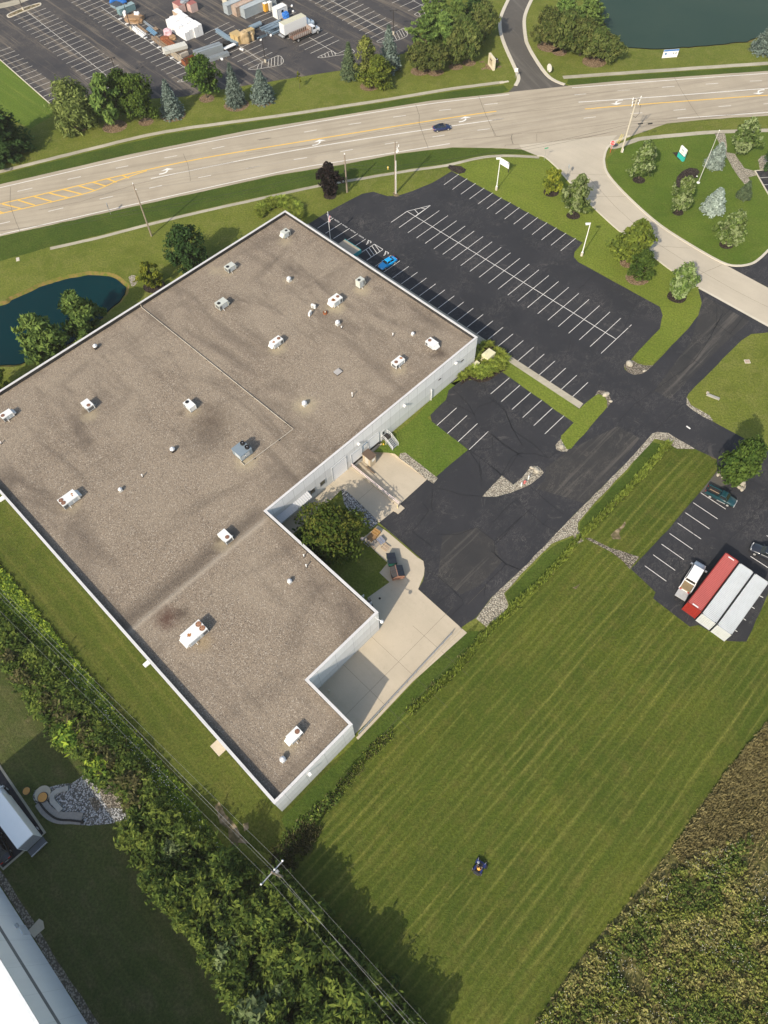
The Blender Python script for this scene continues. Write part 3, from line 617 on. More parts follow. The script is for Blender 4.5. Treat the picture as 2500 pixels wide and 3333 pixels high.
bed(Zn([(440, 225), (520, 170), (700, 130), (830, 250), (850, 330), (820, 400), (760, 440), (650, 360), (540, 290)]), 'mulch_bed', 'mulch', .034)
# corner beds and rings of mulch under trees
Zc = lambda L: [(1960+x/3.072, 300+y/3.072) for x, y in L]
bed(Zc([(1125, 412), (1225, 412), (1240, 470), (1250, 600), (1330, 620), (1420, 760), (1530, 790), (1540, 830), (1460, 850), (1480, 900), (1420, 920), (1330, 800), (1240, 640), (1180, 540)]), 'gravel_bed', 'gravel', .02)
bed(Zc([(1560, 680), (1590, 640), (1659, 625), (1700, 640), (1700, 760), (1575, 770)]), 'gravel_bed', 'gravel', .02)
bed(Zc([(735, 935), (745, 850), (800, 790), (880, 755), (950, 765), (975, 800), (940, 850), (890, 880), (840, 930), (780, 960)]), 'mulch_bed', 'mulch', .02)
bed(Zc([(705, 605), (770, 595), (820, 650), (820, 685), (760, 675)]), 'mulch_bed', 'mulch', .02)
struct(MB().sheet(GP(Zc([(1528, 790), (1720, 770), (1720, 1080), (1659, 1018)])), .014), 'corner_parking', M['asphalt'])
CP = MB()
for L in ([(1570, 858), (1700, 848)], [(1612, 928), (1700, 920)]): CP.line(G(*Zc(L)[0]), G(*Zc(L)[1]), .12, .024)
struct(CP, 'painted_lines', M['white_line'])
struct(MB().kerb(GP(Zc([(1720, 768), (1528, 788), (1659, 1018), (1720, 1100)])), .3, -.02, .13), 'kerb', M['kerb'])
bed([(1455, 545), (1462, 537), (1500, 541), (1518, 552), (1512, 562), (1495, 566), (1470, 556)], 'mulch_bed', 'mulch', .02)
def ring(c, r, m='mulch', z=.02):
    g = G(*c); struct(MB().sheet(rough([(g.x+r*cos(k*pi/8)*1.1, g.y+r*sin(k*pi/8)) for k in range(16)], .15, .5, int(c[0])), z), 'mulch_ring', M[m])
for c, r in (((1793, 627), 1.7), ((1866, 702), 1.5), ((2203, 966), 1.9), ((2079, 586), 1.4), ((2205, 691), 1.3), ((2363, 797), 1.5), ((2419, 640), 1.6), ((502, 931), 2.2), ((1074, 637), 1.5), ((2319, 680), 2.0), ((2324, 536), 1.8)): ring(c, r)
for c, r in (((263, 416), 1.8), ((374, 412), 3.0), ((475, 397), 1.9), ((564, 376), 3.1), ((673, 321), 2.0), ((770, 342), 3.2), ((857, 327), 2.8), ((1203, 281), 2.4), ((1366, 232), 2.4), ((1418, 235), 2.2), ((1483, 217), 1.9), ((1527, 205), 1.8), ((2041, 857), 1.5), ((2075, 905), 2.4), ((1822, 170), 2.0), ((1790, 150), 3.5), ((1935, 200), 3.2)): ring(c, r, 'mulch_tan')
for pts in ([(1590, 212), (1600, 197), (1612, 210), (1616, 215), (1610, 225), (1596, 228), (1580, 222), (1580, 205)], [(1560, 200), (1575, 198), (1578, 203), (1562, 205)], [(1566, 223), (1578, 219), (1585, 224), (1569, 228)], [(1613, 200), (1623, 198), (1625, 203), (1615, 204)], [(1616, 217), (1630, 214), (1634, 219), (1620, 221)]): bed(pts, 'mulch_bed', 'mulch_tan', .02, .05)
bed([(418, 902), (428, 896), (440, 897), (449, 905), (447, 918), (438, 930), (428, 933), (424, 920)], 'riprap_bed', 'gravel', .03)
for pts in ([(1988, 1745), (2008, 1722), (2035, 1700), (2040, 1706), (2015, 1735), (2020, 1755), (1995, 1757)], [(1865, 1915), (1890, 1895), (1880, 1920)], [(700, 2625), (715, 2612), (735, 2650), (775, 2690), (810, 2745), (780, 2740), (790, 2780), (765, 2770), (745, 2725), (748, 2700), (720, 2680)], [(792, 2680), (806, 2675), (812, 2695), (798, 2700)], [(885, 2870), (900, 2850), (905, 2880)]): bed(pts, 'bare_soil', 'soil', .008, .35)
bed([(2335, 1494), (2325, 1488), (2310, 1484), (2318, 1492)], 'bare_soil', 'soil', .008, .1)
bed([(1285, 640), (1278, 628), (1284, 624), (1297, 632), (1300, 639)], 'bare_soil', 'soil', .016, .05)

# ---- building walks and dock slabs
struct(MB().sheet([B(-.6, -6.4), B(78.6, -6.6), B(78.8, -5.1), B(57, -5.1), B(57, .1), B(-.6, .1)], .034), 'pavement', M['walk'])
NECK = [B(56.2, 35.05), B(68.9, 35.05), B(69.4, 36.4), B(68.7, 36.6), G(1234, 1701), G(1160, 1632), G(1110, 1595), G(1080, 1625), B(59.2, 54), B(56.2, 54.2)]
struct(MB().sheet(NECK, .02), 'dock_slab', M['slab'])
SLAB2 = [G(1230, 1710), G(1262, 1732), G(1360, 1815), G(1378, 1826), G(1382, 1850), G(1380, 1872), G(1361, 1918), G(1497, 2040), G(1520, 2060), B(91.5, 68.8), B(81.0, 68.8), B(80.5, 53), G(1196, 1946), G(1268, 1895), G(1235, 1864), G(1262, 1832), G(1222, 1795), G(1180, 1752), G(1215, 1724)]
struct(MB().sheet(SLAB2, .02), 'dock_slab', M['slab'])
bed([(1112, 1597), (1120, 1592), (1165, 1632), (1225, 1690), (1232, 1703), (1205, 1722), (1150, 1680), (1120, 1640)], 'gravel_bed', 'riprap', .03, .06)
bed([(1185, 1960), (1205, 1945), (1215, 1975), (1200, 1985)], 'gravel_bed', 'gravel_dark', .03, .05)
CJ = MB()
for a, b in ((B(62.5, 35.1), B(62.5, 45)), (B(56.4, 40.5), B(69.5, 40.5)), (B(82.5, 56), B(99, 56)), (B(82.5, 62.4), B(98, 62.4)), (B(88.5, 43), B(88.5, 68.5)), (B(94.6, 47), B(94.6, 68)), (B(86, 50), B(98, 50)), (B(90, 41), B(90, 36))): CJ.line(a, b, .035, .026)
struct(CJ, 'expansion_joints', M['road_crack'])
# sunken truck well with its side walls
wz = -1.1
wl = MB().add([B(56.3, 27.4, wz), B(68.5, 27.4, .012), B(68.5, 34.95, .012), B(56.3, 34.95, wz)], [(3, 2, 1, 0)])
struct(wl, 'truck_well', M['slab'])
struct(MB().add([B(56.3, 27.4, wz), B(68.5, 27.4, 0), B(56.3, 27.4, 0.02)], [(0, 1, 2)]), 'well_kerb', M['slab'])
tag(struct(MB().add([tuple(p+Vector((0, 0, -1.2))) for p in BASIN], [tuple(range(len(BASIN)))]), 'culvert_pool', M['dark_water']))
for k in (0,):
    nb = len(BASIN); P = BASIN
    struct(MB().add([tuple(p) for p in P]+[(p.x, p.y, -1.3) for p in P], [(i, (i+1) % nb, (i+1) % nb+nb, i+nb) for i in range(nb)]), 'culvert_bank', M['gravel_dark'])
# ================================================================== MAIN WAREHOUSE
HT, RZ = 7.34, 6.5           # parapet top, roof surface
wh = thing('warehouse', 'sprawling warehouse with brown gravel roof, stepped back corner and white panel walls', 'warehouse', BO, BTH)
def wall_mat(name, pitch, off, horiz):
    t = NT(name); o = t.xyz(t.pos(True)); p = t.pos(True)
    z = o[2]; u = o[1] if horiz else o[0]
    col = t.mix(t.ramp(z, 4.78, 4.80), (.74, .745, .74), (.86, .865, .87))
    col = t.mix(t.ramp(z, 2.18, 2.20, 1, 0), col, (.66, .665, .65))
    f = t.math('PINGPONG', t.math('ADD', u, off), pitch/2)
    col = t.mix(t.ramp(f, .016, .03, .7, 0), col, (.30, .31, .31))
    for zz_ in (2.19, 4.79): col = t.mix(t.ramp(t.math('ABSOLUTE', t.math('SUBTRACT', z, zz_)), .012, .03, .45, 0), col, (.3, .31, .31))
    drip = t.ramp(t.noise(t.mapv(p, (3, 3, .18)), 1, 5, .7), .5, .8, 0, .3)
    col = t.mix(drip, col, (.42, .41, .37))
    col = t.mix(t.ramp(z, .0, .7, .35, 0), col, (.36, .33, .27))
    return t.done(col, .75, 0, .25)
MU, MV = wall_mat('panel wall along', 3.05, 1.2, False), wall_mat('panel wall across', 2.4, .35, True)
MV2 = wall_mat('panel wall stepped', 3.65, 1.4, True)
UVS = [(0, 0), (56.32, 0), (56.32, 54.25), (82.54, 54.25), (82.54, 68.886), (91.77, 68.886), (91.77, 83.51), (0, 83.51)]
def L(u, v, z=0): return (u, -v, z)              # warehouse local frame
CAPW = .34
def offset(poly, d):
    """inner offset of an axis-aligned outline given as (u, v) walking clockwise in (u,-v)"""
    n = len(poly); out = []
    for i in range(n):
        a, b, c = poly[i-1], poly[i], poly[(i+1) % n]
        d1 = ((b[0]-a[0]), (b[1]-a[1])); d2 = ((c[0]-b[0]), (c[1]-b[1]))
        n1 = (-(d1[1] > 0)+(d1[1] < 0), (d1[0] > 0)-(d1[0] < 0)); n2 = (-(d2[1] > 0)+(d2[1] < 0), (d2[0] > 0)-(d2[0] < 0))
        out.append((b[0]+d*(n1[0]+n2[0]), b[1]+d*(n1[1]+n2[1])))
    return out
IN = offset(UVS, CAPW)
for i in range(8):
    (u0, v0), (u1, v1) = UVS[i], UVS[(i+1) % 8]
    m = MU if v0 == v1 else (MV if i == 1 else MV2)
    MB().add([L(u0, v0, -1.3), L(u1, v1, -1.3), L(u1, v1, HT-.1), L(u0, v0, HT-.1)], [(0, 1, 2, 3)]).build('wall', m, wh)
mp = NT('parapet lining'); MPI = mp.done(mp.mix(mp.ramp(mp.noise(mp.pos(True), .8, 4), .4, .7), (.024, .023, .023), (.046, .043, .040)), .8)
par = MB()
for i in range(8):
    (a0, b0), (a1, b1) = IN[i], IN[(i+1) % 8]
    par.add([L(a1, b1, RZ-.05), L(a0, b0, RZ-.05), L(a0, b0, HT-.06), L(a1, b1, HT-.06)], [(0, 1, 2, 3)])
par.build('parapet', MPI, wh)
cop = MB(); OUT = offset(UVS, -.05); IN2 = offset(UVS, CAPW+.03)
for i in range(8):
    j = (i+1) % 8
    q = [OUT[i], OUT[j], IN2[j], IN2[i]]
    cop.add([L(*p, HT-.1) for p in q]+[L(*p, HT) for p in q], [(4, 5, 6, 7), (0, 1, 5, 4), (2, 3, 7, 6)])
cop.build('coping', paint('pale coping metal', (.62, .61, .60), rough=.45, dirt=.25, sc=.6), wh)
# roof gravel with its washed, damp and dirty patches where they lie
t = NT('roof gravel'); P0 = t.pos(True); o = t.xyz(P0)
vo = t.new('ShaderNodeTexVoronoi'); t.l.new(P0, vo.inputs['Vector']); vo.inputs['Scale'].default_value = 8.5
st = t.xyz(vo.outputs['Color'])
col = t.mix(st[0], (.185, .148, .110), (.315, .255, .190))
col = t.mix(t.ramp(st[1], .86, .97), col, (.44, .39, .32))
col = t.mix(t.ramp(st[2], .84, .95), col, (.075, .06, .055))
fine = t.noise(P0, 2.6, 3, .8); col = t.mix(t.ramp(fine, .44, .74, 0, .4), col, (.12, .097, .078))
bigm = t.noise(P0, .06, 5, .62, .6); col = t.mix(t.ramp(bigm, .4, .64, 0, .34), col, (.34, .285, .215))
drk = t.noise(t.mapv(P0, (.05, .17, 1)), 1, 5, .65, .5); col = t.mix(t.ramp(drk, .5, .72, 0, .7), col, (.085, .068, .056))
drk2 = t.noise(t.mapv(P0, (.13, .035, 1), 0, (5, 2, 0)), 1, 5, .7, .8); col = t.mix(t.ramp(drk2, .53, .72, 0, .55), col, (.09, .072, .058))
def band(col, c, lo, hi, amt, tone, wob=1.6):
    d = t.math('ABSOLUTE', t.math('ADD', t.math('SUBTRACT', o[0], c), t.math('MULTIPLY', t.math('SUBTRACT', t.noise(P0, .28, 4, .7), .5), wob)))
    return t.mix(t.math('MULTIPLY', t.ramp(d, lo, hi, amt, 0), t.ramp(o[1], -53, -56)), col, tone)
col = band(col, 55.3, .2, 2.4, .6, (.07, .056, .046))
col = band(col, 57.0, .1, .75, .5, (.40, .35, .28), .5)
def spot(col, u, v, r0, r1, amt, tone):
    vm = t.new('ShaderNodeVectorMath', operation='DISTANCE'); t.l.new(P0, vm.inputs[0]); vm.inputs[1].default_value = (u, -v, RZ)
    d = t.math('ADD', vm.outputs['Value'], t.math('MULTIPLY', t.math('SUBTRACT', t.noise(P0, .9, 4, .75), .5), r1*1.1))
    return t.mix(t.ramp(d, r0, r1, amt, 0), col, tone)
PALE, DIRT, RUSTY = (.40, .34, .225), (.055, .04, .032), (.07, .03, .022)
spots = [((1093, 1000), .8, 2.6, .7, PALE), ((928, 785), .6, 2.2, .4, PALE), ((1180, 945), .6, 2.2, .6, PALE), ((905, 1135), .5, 2.3, .65, PALE), ((992, 1320), .4, 2.8, .75, PALE), ((800, 1500), .5, 2.6, .75, PALE), ((292, 1350), .4, 2.2, .55, PALE), ((700, 880), .4, 2, .4, PALE), ((740, 885), .3, 2, .45, PALE),
         ((630, 1340), .4, 1.8, .5, PALE), ((235, 1650), .4, 2.0, .35, PALE), ((1300, 1205), .4, 1.9, .55, PALE), ((940, 2425), .3, 1.8, .45, PALE), ((725, 1770), .3, 2.0, .5, PALE), ((940, 912), .2, 1.5, .5, PALE), ((660, 2090), .3, 2.0, .5, (.33, .25, .14)),
         ((545, 2010), .3, 2.6, .8, RUSTY), ((590, 1998), .2, 1.8, .6, DIRT), ((1435, 1150), .2, 2.0, .7, DIRT), ((1408, 1160), .1, 1.2, .6, DIRT), ((690, 1370), .5, 5.5, .55, (.07, .05, .036)), ((675, 1430), .5, 5, .45, (.075, .06, .05)), ((590, 1345), .2, 1.0, .5, DIRT), ((278, 1340), .2, .9, .6, DIRT), ((710, 1757), .1, .8, .6, DIRT), ((610, 2080), .1, 1.1, .6, DIRT)]
for c, r0, r1, am, tone in spots:
    u, v = UV(G(*c, RZ)); col = spot(col, u, v, r0, r1, am, tone)
t.bump(t.math('ADD', vo.outputs['Distance'], fine), -.05, .7)
RM = t.done(col, .92, 0, .15)
rf = MB(); rf.sheet([L(u, v, RZ) for u, v in offset(UVS, CAPW-.05)]); rf.build('roof', RM, wh)
MB().add([L(56.6, 54.6, RZ), L(57.0, 54.6, RZ+.10), L(57.4, 54.6, RZ), L(56.6, 83.1, RZ), L(57.0, 83.1, RZ+.10), L(57.4, 83.1, RZ)], [(0, 1, 4, 3), (1, 2, 5, 4)]).build('roof_joint', RM, wh)
# openings on the dock side (plane u = 56.32)
def on_dock(name, v0, v1, z0, z1, m, d=.05, parent=wh, u=56.32): return MB().box2((u-.02, -v0, z0), (u+d, -v1, z1)).build(name, m, parent)
dm = NT('roller door'); dz = dm.xyz(dm.pos(True))[2]
DOORM = dm.done(dm.mix(dm.ramp(dm.math('PINGPONG', dz, .3), .02, .04, .5, 0), (.84, .85, .86), (.55, .56, .58)), .5)
for v0, v1, z0, z1 in ((27.75, 30.35, .55, 3.5), (32.2, 34.8, .55, 3.5), (36.1, 39.55, .02, 4.35)):
    d = on_dock('dock_door', v0, v1, z0, z1, DOORM, .03)
    fr = MB()
    fr.box2((56.3, -(v0-.07), z0), (56.42, -v0, z1+.07)); fr.box2((56.3, -v1, z0), (56.42, -(v1+.07), z1+.07)); fr.box2((56.3, -v0, z1), (56.42, -v1, z1+.07))
    fr.build('door_frame', paint('grey door frame', (.50, .52, .53)), d)
    if z0 > .3:
        lip = MB().box2((56.3, -v0, z0-.5), (56.44, -v1, z0-.01)); lip.build('sill', M['dark_steel'], d)
        for vb in (v0-.05, v1+.05): MB().box((56.5, -vb, z0-.25), (.3, .28, .5)).build('dock_bumper', M['black'], d)
d = on_dock('personnel_door', 25.9, 26.85, .55, 2.75, paint('grey steel door', (.55, .56, .54)), .06)
MB().box2((56.36, -26.1, 1.5), (56.44, -26.25, 1.7)).build('handle', M['steel'], d)
MB().box2((56.37, -26.2, 1.7), (56.40, -26.6, 2.4)).build('pane', M['glass'], d)
for v0, v1 in ((41.5, 42.65), (43.95, 45.0)):
    w = on_dock('window', v0, v1, 1.7, 2.95, paint('dark window glass', (.02, .03, .02), rough=.1, spec=.8, dirt=.05), .03)
    f = MB()
    f.box2((56.33, -v0, 1.66), (56.42, -v1, 1.7)); f.box2((56.33, -v0, 2.95), (56.42, -v1, 3.0)); f.box2((56.33, -v0+.04, 1.66), (56.42, -v0, 3.0)); f.box2((56.33, -v1, 1.66), (56.42, -v1-.04, 3.0))
    f.build('frame', M['steel'], w)
canopy = MB()
canopy.add([(56.34, -45.6, 3.5), (57.5, -45.6, 2.85), (57.5, -52.9, 2.85), (56.34, -52.9, 3.5), (56.34, -45.6, 3.42), (57.5, -45.6, 2.77), (57.5, -52.9, 2.77), (56.34, -52.9, 3.42)], [(3, 2, 1, 0), (4, 5, 6, 7), (1, 2, 6, 5), (0, 1, 5, 4), (2, 3, 7, 6)])
for i in range(17):
    v = 45.6+i*.456
    canopy.add([(56.34, -v-.03, 3.5), (57.5, -v-.03, 2.85), (57.5, -v+.03, 2.85), (56.34, -v+.03, 3.5), (56.34, -v-.03, 3.57), (57.5, -v-.03, 2.92), (57.5, -v+.03, 2.92), (56.34, -v+.03, 3.57)], [(4, 5, 6, 7), (0, 1, 5, 4), (3, 7, 6, 2), (1, 2, 6, 5)])
canopy.build('awning', paint('ribbed awning metal', (.60, .61, .62), rough=.35, dirt=.2), wh)
sg = MB().box2((56.3, -30.6, 2.2), (56.42, -31.75, 3.35)).build('wall_sign', paint('sign blue rim', (.06, .14, .22)), wh)
MB().box2((56.4, -30.68, 2.28), (56.44, -31.67, 3.27)).build('sign_face', M['white'], sg)
def wall_light(u, v, z, du, dv, name='wall_light'):
    m = MB(); m.box((u+du*.35, -(v+dv*.35), z), (.5 if du else .45, .5 if dv else .45, .28)); m.build(name, M['white'], wh)
wall_light(56.3, 33.0, 5.3, 1, 0); wall_light(56.3, 21, 5.4, 1, 0); wall_light(56.3, 6.5, 5.4, 1, 0); wall_light(91.75, 77.6, 5.9, 1, 0)
MB().tube([L(82.4, 54.9, 6.6), L(83.0, 55.0, 6.75), L(83.7, 54.8, 6.8)], .05).build('lamp_arm', M['white'], wh)
MB().lathe(L(83.8, 54.8, 6.55), [(.05, .3), (.28, .2), (.28, 0), (.1, -.02)], 10).build('lamp_head', M['white'], wh)
for c in ((26.5, 1609), (483, 2156)):
    u, v = UV(G(c[0], c[1], 6.4)); MB().box((u, -84.0, 6.4), (.6, .9, .35)).build('wall_light', M['white'], wh)
# front entrance canopy, pipe riser, roof scuppers
en = MB().box2((13.6, 5.1, 3.2), (18.6, 2.6, 4.0)); en.build('entrance_canopy', paint('canopy membrane', (.40, .34, .25), dirt=.4), wh)
MB().box2((13.5, 5.22, 3.1), (18.7, 5.1, 4.05)).build('canopy_fascia', paint('teal fascia', (.02, .24, .27)), wh)
MB().box2((18.6, 5.22, 3.1), (18.72, 2.6, 4.05)).build('canopy_fascia', paint('teal fascia', (.02, .24, .27)), wh)
MB().box2((13.6, 2.6, -.1), (18.6, 0, 3.95)).build('entrance_porch', paint('porch roof', (.12, .125, .13)), wh)
MB().tube([L(56.5, 13.2, 0), L(56.5, 13.2, 3.0), L(56.35, 13.2, 3.3)], .07).build('riser_pipe', M['white'], wh)
for v in (10.8, 4.2): MB().box((56.36, -v, 4.1), (.1, .7, .18)).build('vent_grille', M['dark_steel'], wh)

# ---- things on the roof
def RT(px, py, dz=0.0): return UV(G(px, py, RZ+dz))
def blob(c, r, n=14, seed=0, z=0.0):
    random.seed(seed); return [(c[0]+r*cos(2*pi*k/n)*random.uniform(.6, 1.25), c[1]+r*sin(2*pi*k/n)*random.uniform(.5, 1.15), z) for k in range(n)]
CAB = {'white': paint('white unit paint', (.74, .75, .73), dirt=.22), 'grey': paint('grey green unit paint', (.52, .54, .49), dirt=.2), 'blue': paint('blue grey unit paint', (.20, .25, .29), dirt=.2)}
SIDE = paint('pale unit side', (.46, .50, .53), dirt=.25)
LOUV = NT('unit louvre'); lz = LOUV.xyz(LOUV.pos(True))[2]
LOUVM = LOUV.done(LOUV.mix(LOUV.ramp(LOUV.math('PINGPONG', lz, .06), .02, .03), (.05, .05, .052), (.16, .165, .17)), .6)
RUSTP = NT('rust bloom'); RUSTM = RUSTP.done(RUSTP.mix(RUSTP.ramp(RUSTP.noise(RUSTP.pos(True), 5, 5, .7), .35, .65), (.30, .085, .02), (.42, .22, .08)), .85)
FANM = paint('rusty fan guard', (.27, .14, .09), rough=.6, dirt=.4, sc=6)
def rtu(px, label, size, axis='b', colour='white', fans=((.28, 0),), hood=1, rust=None, louv=-1, fan_r=.36, top=None, fan_m=None):
    """packaged roof unit: long side along `axis`; + end carries the hood when hood=1"""
    Lx, Wy, Hh = size
    u, v = RT(px[0], px[1], Hh)
    rz = BTH + (-pi/2 if axis == 'b' else 0)
    r = thing('rooftop_unit', label, 'rooftop unit', B(u, v, RZ), rz, 'rooftop air conditioning units')
    MB().box((0, 0, .1), (Lx*.9, Wy*.92, .2)).build('curb', M['dark_steel'], r)
    c = MB(); c.box((0, 0, .2+(Hh-.2)/2), (Lx, Wy, Hh-.2))
    for sx in (-1, 1):
        for sy in (-1, 1): c.box((sx*(Lx/2), sy*(Wy/2), .2+(Hh-.2)/2), (.07, .07, Hh-.2))
    c.build('cabinet', CAB[colour], r)
    lid = MB(); lid.box((0, 0, Hh+.02), (Lx+.1, Wy+.1, .05)); lid.box((.02*Lx, 0, Hh+.05), (.03, Wy+.1, .03)); lid.build('lid', CAB[colour], r)
    for fx, fy in fans:
        x, y = fx*Lx, fy*Wy
        f = MB().lathe((x, y, Hh+.04), [(fan_r*.96, 0), (fan_r, .06), (fan_r*.9, .07), (fan_r*.88, .02), (fan_r*.3, .03), (fan_r*.25, .06), (.01, .07)], 18).build('fan_guard', fan_m or FANM, r)
        bl = MB().cyl((x, y, Hh+.05), .12, .03, 8)
        for k in range(5):
            a = k*2*pi/5; bl.add([(x+.1*cos(a), y+.1*sin(a), Hh+.055), (x+fan_r*.8*cos(a-.35), y+fan_r*.8*sin(a-.35), Hh+.06), (x+fan_r*.8*cos(a+.2), y+fan_r*.8*sin(a+.2), Hh+.085)], [(0, 1, 2)])
        bl.build('fan_blades', M['dark_steel'], f)
    if hood:
        s = hood; h = MB(); x0, x1 = s*Lx/2, s*(Lx/2+.55)
        ys = Wy*.44
        h.add([(x0, -ys, Hh-.08), (x0, ys, Hh-.08), (x1, ys, .5), (x1, -ys, .5), (x0, -ys, .38), (x0, ys, .38)], [(0, 3, 2, 1), (3, 4, 5, 2), (0, 4, 3), (1, 2, 5)] if s > 0 else [(0, 1, 2, 3), (3, 2, 5, 4), (0, 3, 4), (1, 5, 2)])
        h.build('intake_hood', CAB[colour], r)
    for sy in (-1, 1):
        for kx in (-.25, .05, .3): MB().box((kx*Lx, sy*(Wy/2+.008), Hh*.55), (Lx*.22, .02, Hh*.62)).build('access_panel', SIDE, r)
    x = louv*Lx/2
    MB().box((x+louv*.008, 0, Hh*.55), (.02, Wy*.8, Hh*.55)).build('louvre', LOUVM, r)
    for sy in (-1, 1): MB().box((x-louv*Lx*.14, sy*(Wy/2+.022), Hh*.55), (Lx*.24, .02, Hh*.58)).build('louvre', LOUVM, r)
    MB().tube([(Lx*.2, Wy/2+.1, .35), (Lx*.2, Wy/2+.4, .35), (Lx*.2, Wy/2+.4, .05)], .05, 6).build('drain_pipe', M['white'], r)
    if rust:
        for i, (x, y, rr) in enumerate(rust):
            MB().sheet(blob((x*Lx, y*Wy), rr, 14, int(px[0])+i), Hh+.052).build('rust_stain', RUSTM, r)
    return r
BF = paint('black fan guard', (.02, .021, .022), rough=.5)
rtu((928, 753), 'pale grey flared unit nearest the far corner of the gravel roof', (1.6, 1.35, 1.25), 'b', 'grey', ((-.2, 0),), 1, fan_m=BF, fan_r=.3)
rtu((747.6, 864.6), 'grey green unit with black fan nearest the parapet above the round dark tree', (2.0, 1.3, 1.2), 'b', 'grey', ((.27, 0),), -1, louv=1, fan_m=BF)
rtu((720, 982.8), 'grey green unit with black fan between the long pipe and the far corner', (2.2, 1.5, 1.35), 'b', 'grey', ((.28, 0),), -1, louv=1, fan_m=BF)
rtu((1091.7, 971), 'white unit with a broad rusted lid square beside two small condensers', (2.3, 1.7, 1.35), 'b', 'white', ((-.28, 0),), 1, rust=((.3, 0, .42), (.22, .12, .3)))
rtu((1172, 909.6), 'tall narrow grey green unit near the parapet above the blue car', (1.4, 1.2, 1.8), 'b', 'grey', ((.2, 0),), -1, fan_m=BF, fan_r=.32)
rtu((898.8, 1108), 'white unit with one fan and orange rust spot right of the long pipe', (2.3, 1.35, 1.2), 'b', 'white', ((-.3, 0),), 1, rust=((.26, 0, .3),))
rtu((1295.6, 1174), 'white unit with rust at its far end, nearest the white dock wall', (2.3, 1.35, 1.15), 'b', 'white', ((.22, 0),), 0, rust=((-.38, 0, .32),), louv=1)
rtu((1406, 1113), 'white unit with rear hood at the right corner of the roof', (2.1, 1.4, 1.15), 'a', 'white', ((-.28, 0),), 1)
rtu((283, 1314), 'white unit with dark louvre end at the left of the roof between two others', (2.0, 1.4, 1.25), 'a', 'white', ((.28, 0),), 0, louv=1)
rtu((615.7, 1314.6), 'white unit with black fan above the dark stain in the middle of the roof', (2.0, 1.3, 1.25), 'a', 'white', ((-.3, 0),), 0, louv=-1, fan_m=BF)
rtu((19, 1347), 'white unit cut by the left edge of the photo', (2.0, 1.3, 1.1), 'b', 'white', ((.3, 0),), -1, louv=1)
rtu((220.8, 1620.5), 'long white unit with two brown fans and rust spots, left side of roof', (3.0, 1.75, 1.2), 'b', 'white', ((.36, -.22), (.36, .22)), -1, rust=((-.3, -.1, .22), (-.26, .12, .16)), louv=1, fan_r=.4)
rtu((630.5, 2057.6), 'largest long white unit with two coppery fans by the red stain', (3.5, 2.1, 1.35), 'b', 'white', ((-.37, -.22), (-.37, .22)), 1, rust=((.22, -.05, .32),), louv=-1, fan_r=.46, fan_m=paint('coppery fan guard', (.36, .19, .11), dirt=.3, sc=6))
rtu((732, 1743), 'white unit with dark louvre end beside the raised roof joint', (2.1, 1.4, 1.2), 'a', 'white', ((.26, .05),), 0, louv=1)
rtu((958, 2391), 'white unit with one fan on the narrow end of the roof', (2.0, 1.25, 1.15), 'b', 'white', ((-.28, 0),), 1, louv=-1)
# the blue grey unit with two raised cowls
u, v = RT(786, 1459.6, 1.6)
r = thing('rooftop_unit', 'square blue grey unit with two raised black fan cowls inside the pipe bend', 'rooftop unit', B(u, v, RZ), BTH, 'rooftop air conditioning units')
MB().box((0, 0, .08), (2.3, 2.3, .16)).build('curb', M['dark_steel'], r)
MB().box((0, 0, .86), (2.5, 2.5, 1.4)).box((0, 0, 1.58), (2.6, 2.6, .05)).build('cabinet', CAB['blue'], r)
for x in (-.62, .62):
    f = MB().lathe((x, .8, 1.6), [(.42, 0), (.42, .38), (.36, .4), (.34, .25), (.02, .25)], 18).build('fan_cowl', M['black'], r)
    MB().lathe((x, .8, 1.85), [(.09, 0), (.09, .1), (.01, .12)], 8).build('fan_hub', M['steel'], f)
MB().box((1.26, .2, .9), (.03, .9, .9)).build('access_panel', SIDE, r); MB().box((1.26, -.8, .9), (.03, .7, .9)).build('access_panel', SIDE, r); MB().box((.3, -1.26, .9), (1.4, .03, .9)).build('access_panel', SIDE, r)
MB().box((1.3, -.3, 1.0), (.06, .3, .16)).build('handle', M['white'], r)
def vent(px, label, s=1.0, kind='dome'):
    u, v = RT(*px); r = thing('roof_vent', label, 'roof vent', B(u, v, RZ), BTH, 'mushroom vents on the roof')
    MB().box((0, 0, .2*s), (.85*s, .85*s, .4*s), 0, 0, .85).build('base', M['dark_steel'] if kind == 'dark' else paint('vent curb', (.5, .5, .48)), r)
    MB().lathe((0, 0, .4*s), [(.3*s, 0), (.3*s, .16*s), (.48*s, .18*s), (.5*s, .34*s), (.34*s, .5*s), (.1*s, .56*s)], 14).build('hood', paint('spun aluminium', (.68, .69, .70), rough=.35, metal=.3), r)
    MB().lathe((0, 0, .95*s), [(.2*s, 0), (.2*s, .07*s), (.02, .1*s)], 10).build('cap', M['white'], r)
vent((941.6, 914), 'white mushroom vent between the far corner unit and the pipe'); vent((1099.5, 1056), 'silver mushroom vent below the unit with rusted square')
vent((1343.6, 1090), 'small silver vent near the right corner of the roof', .7); vent((992, 1318), 'white vent in a pale washed patch right of the pipe', 1.0)
vent((313, 1133), 'silver vent beside the parapet next to the dyed pond', .95, 'dark'); vent((564, 1468), 'silver vent left of the blue grey unit', .95, 'dark')
vent((394, 1597), 'small white vent right of the long white unit', .75); vent((944, 1895), 'round white vent on the stepped part of the roof', .8)
vent((922, 2474), 'white vent with tall cap on the narrow end of the roof', .9)
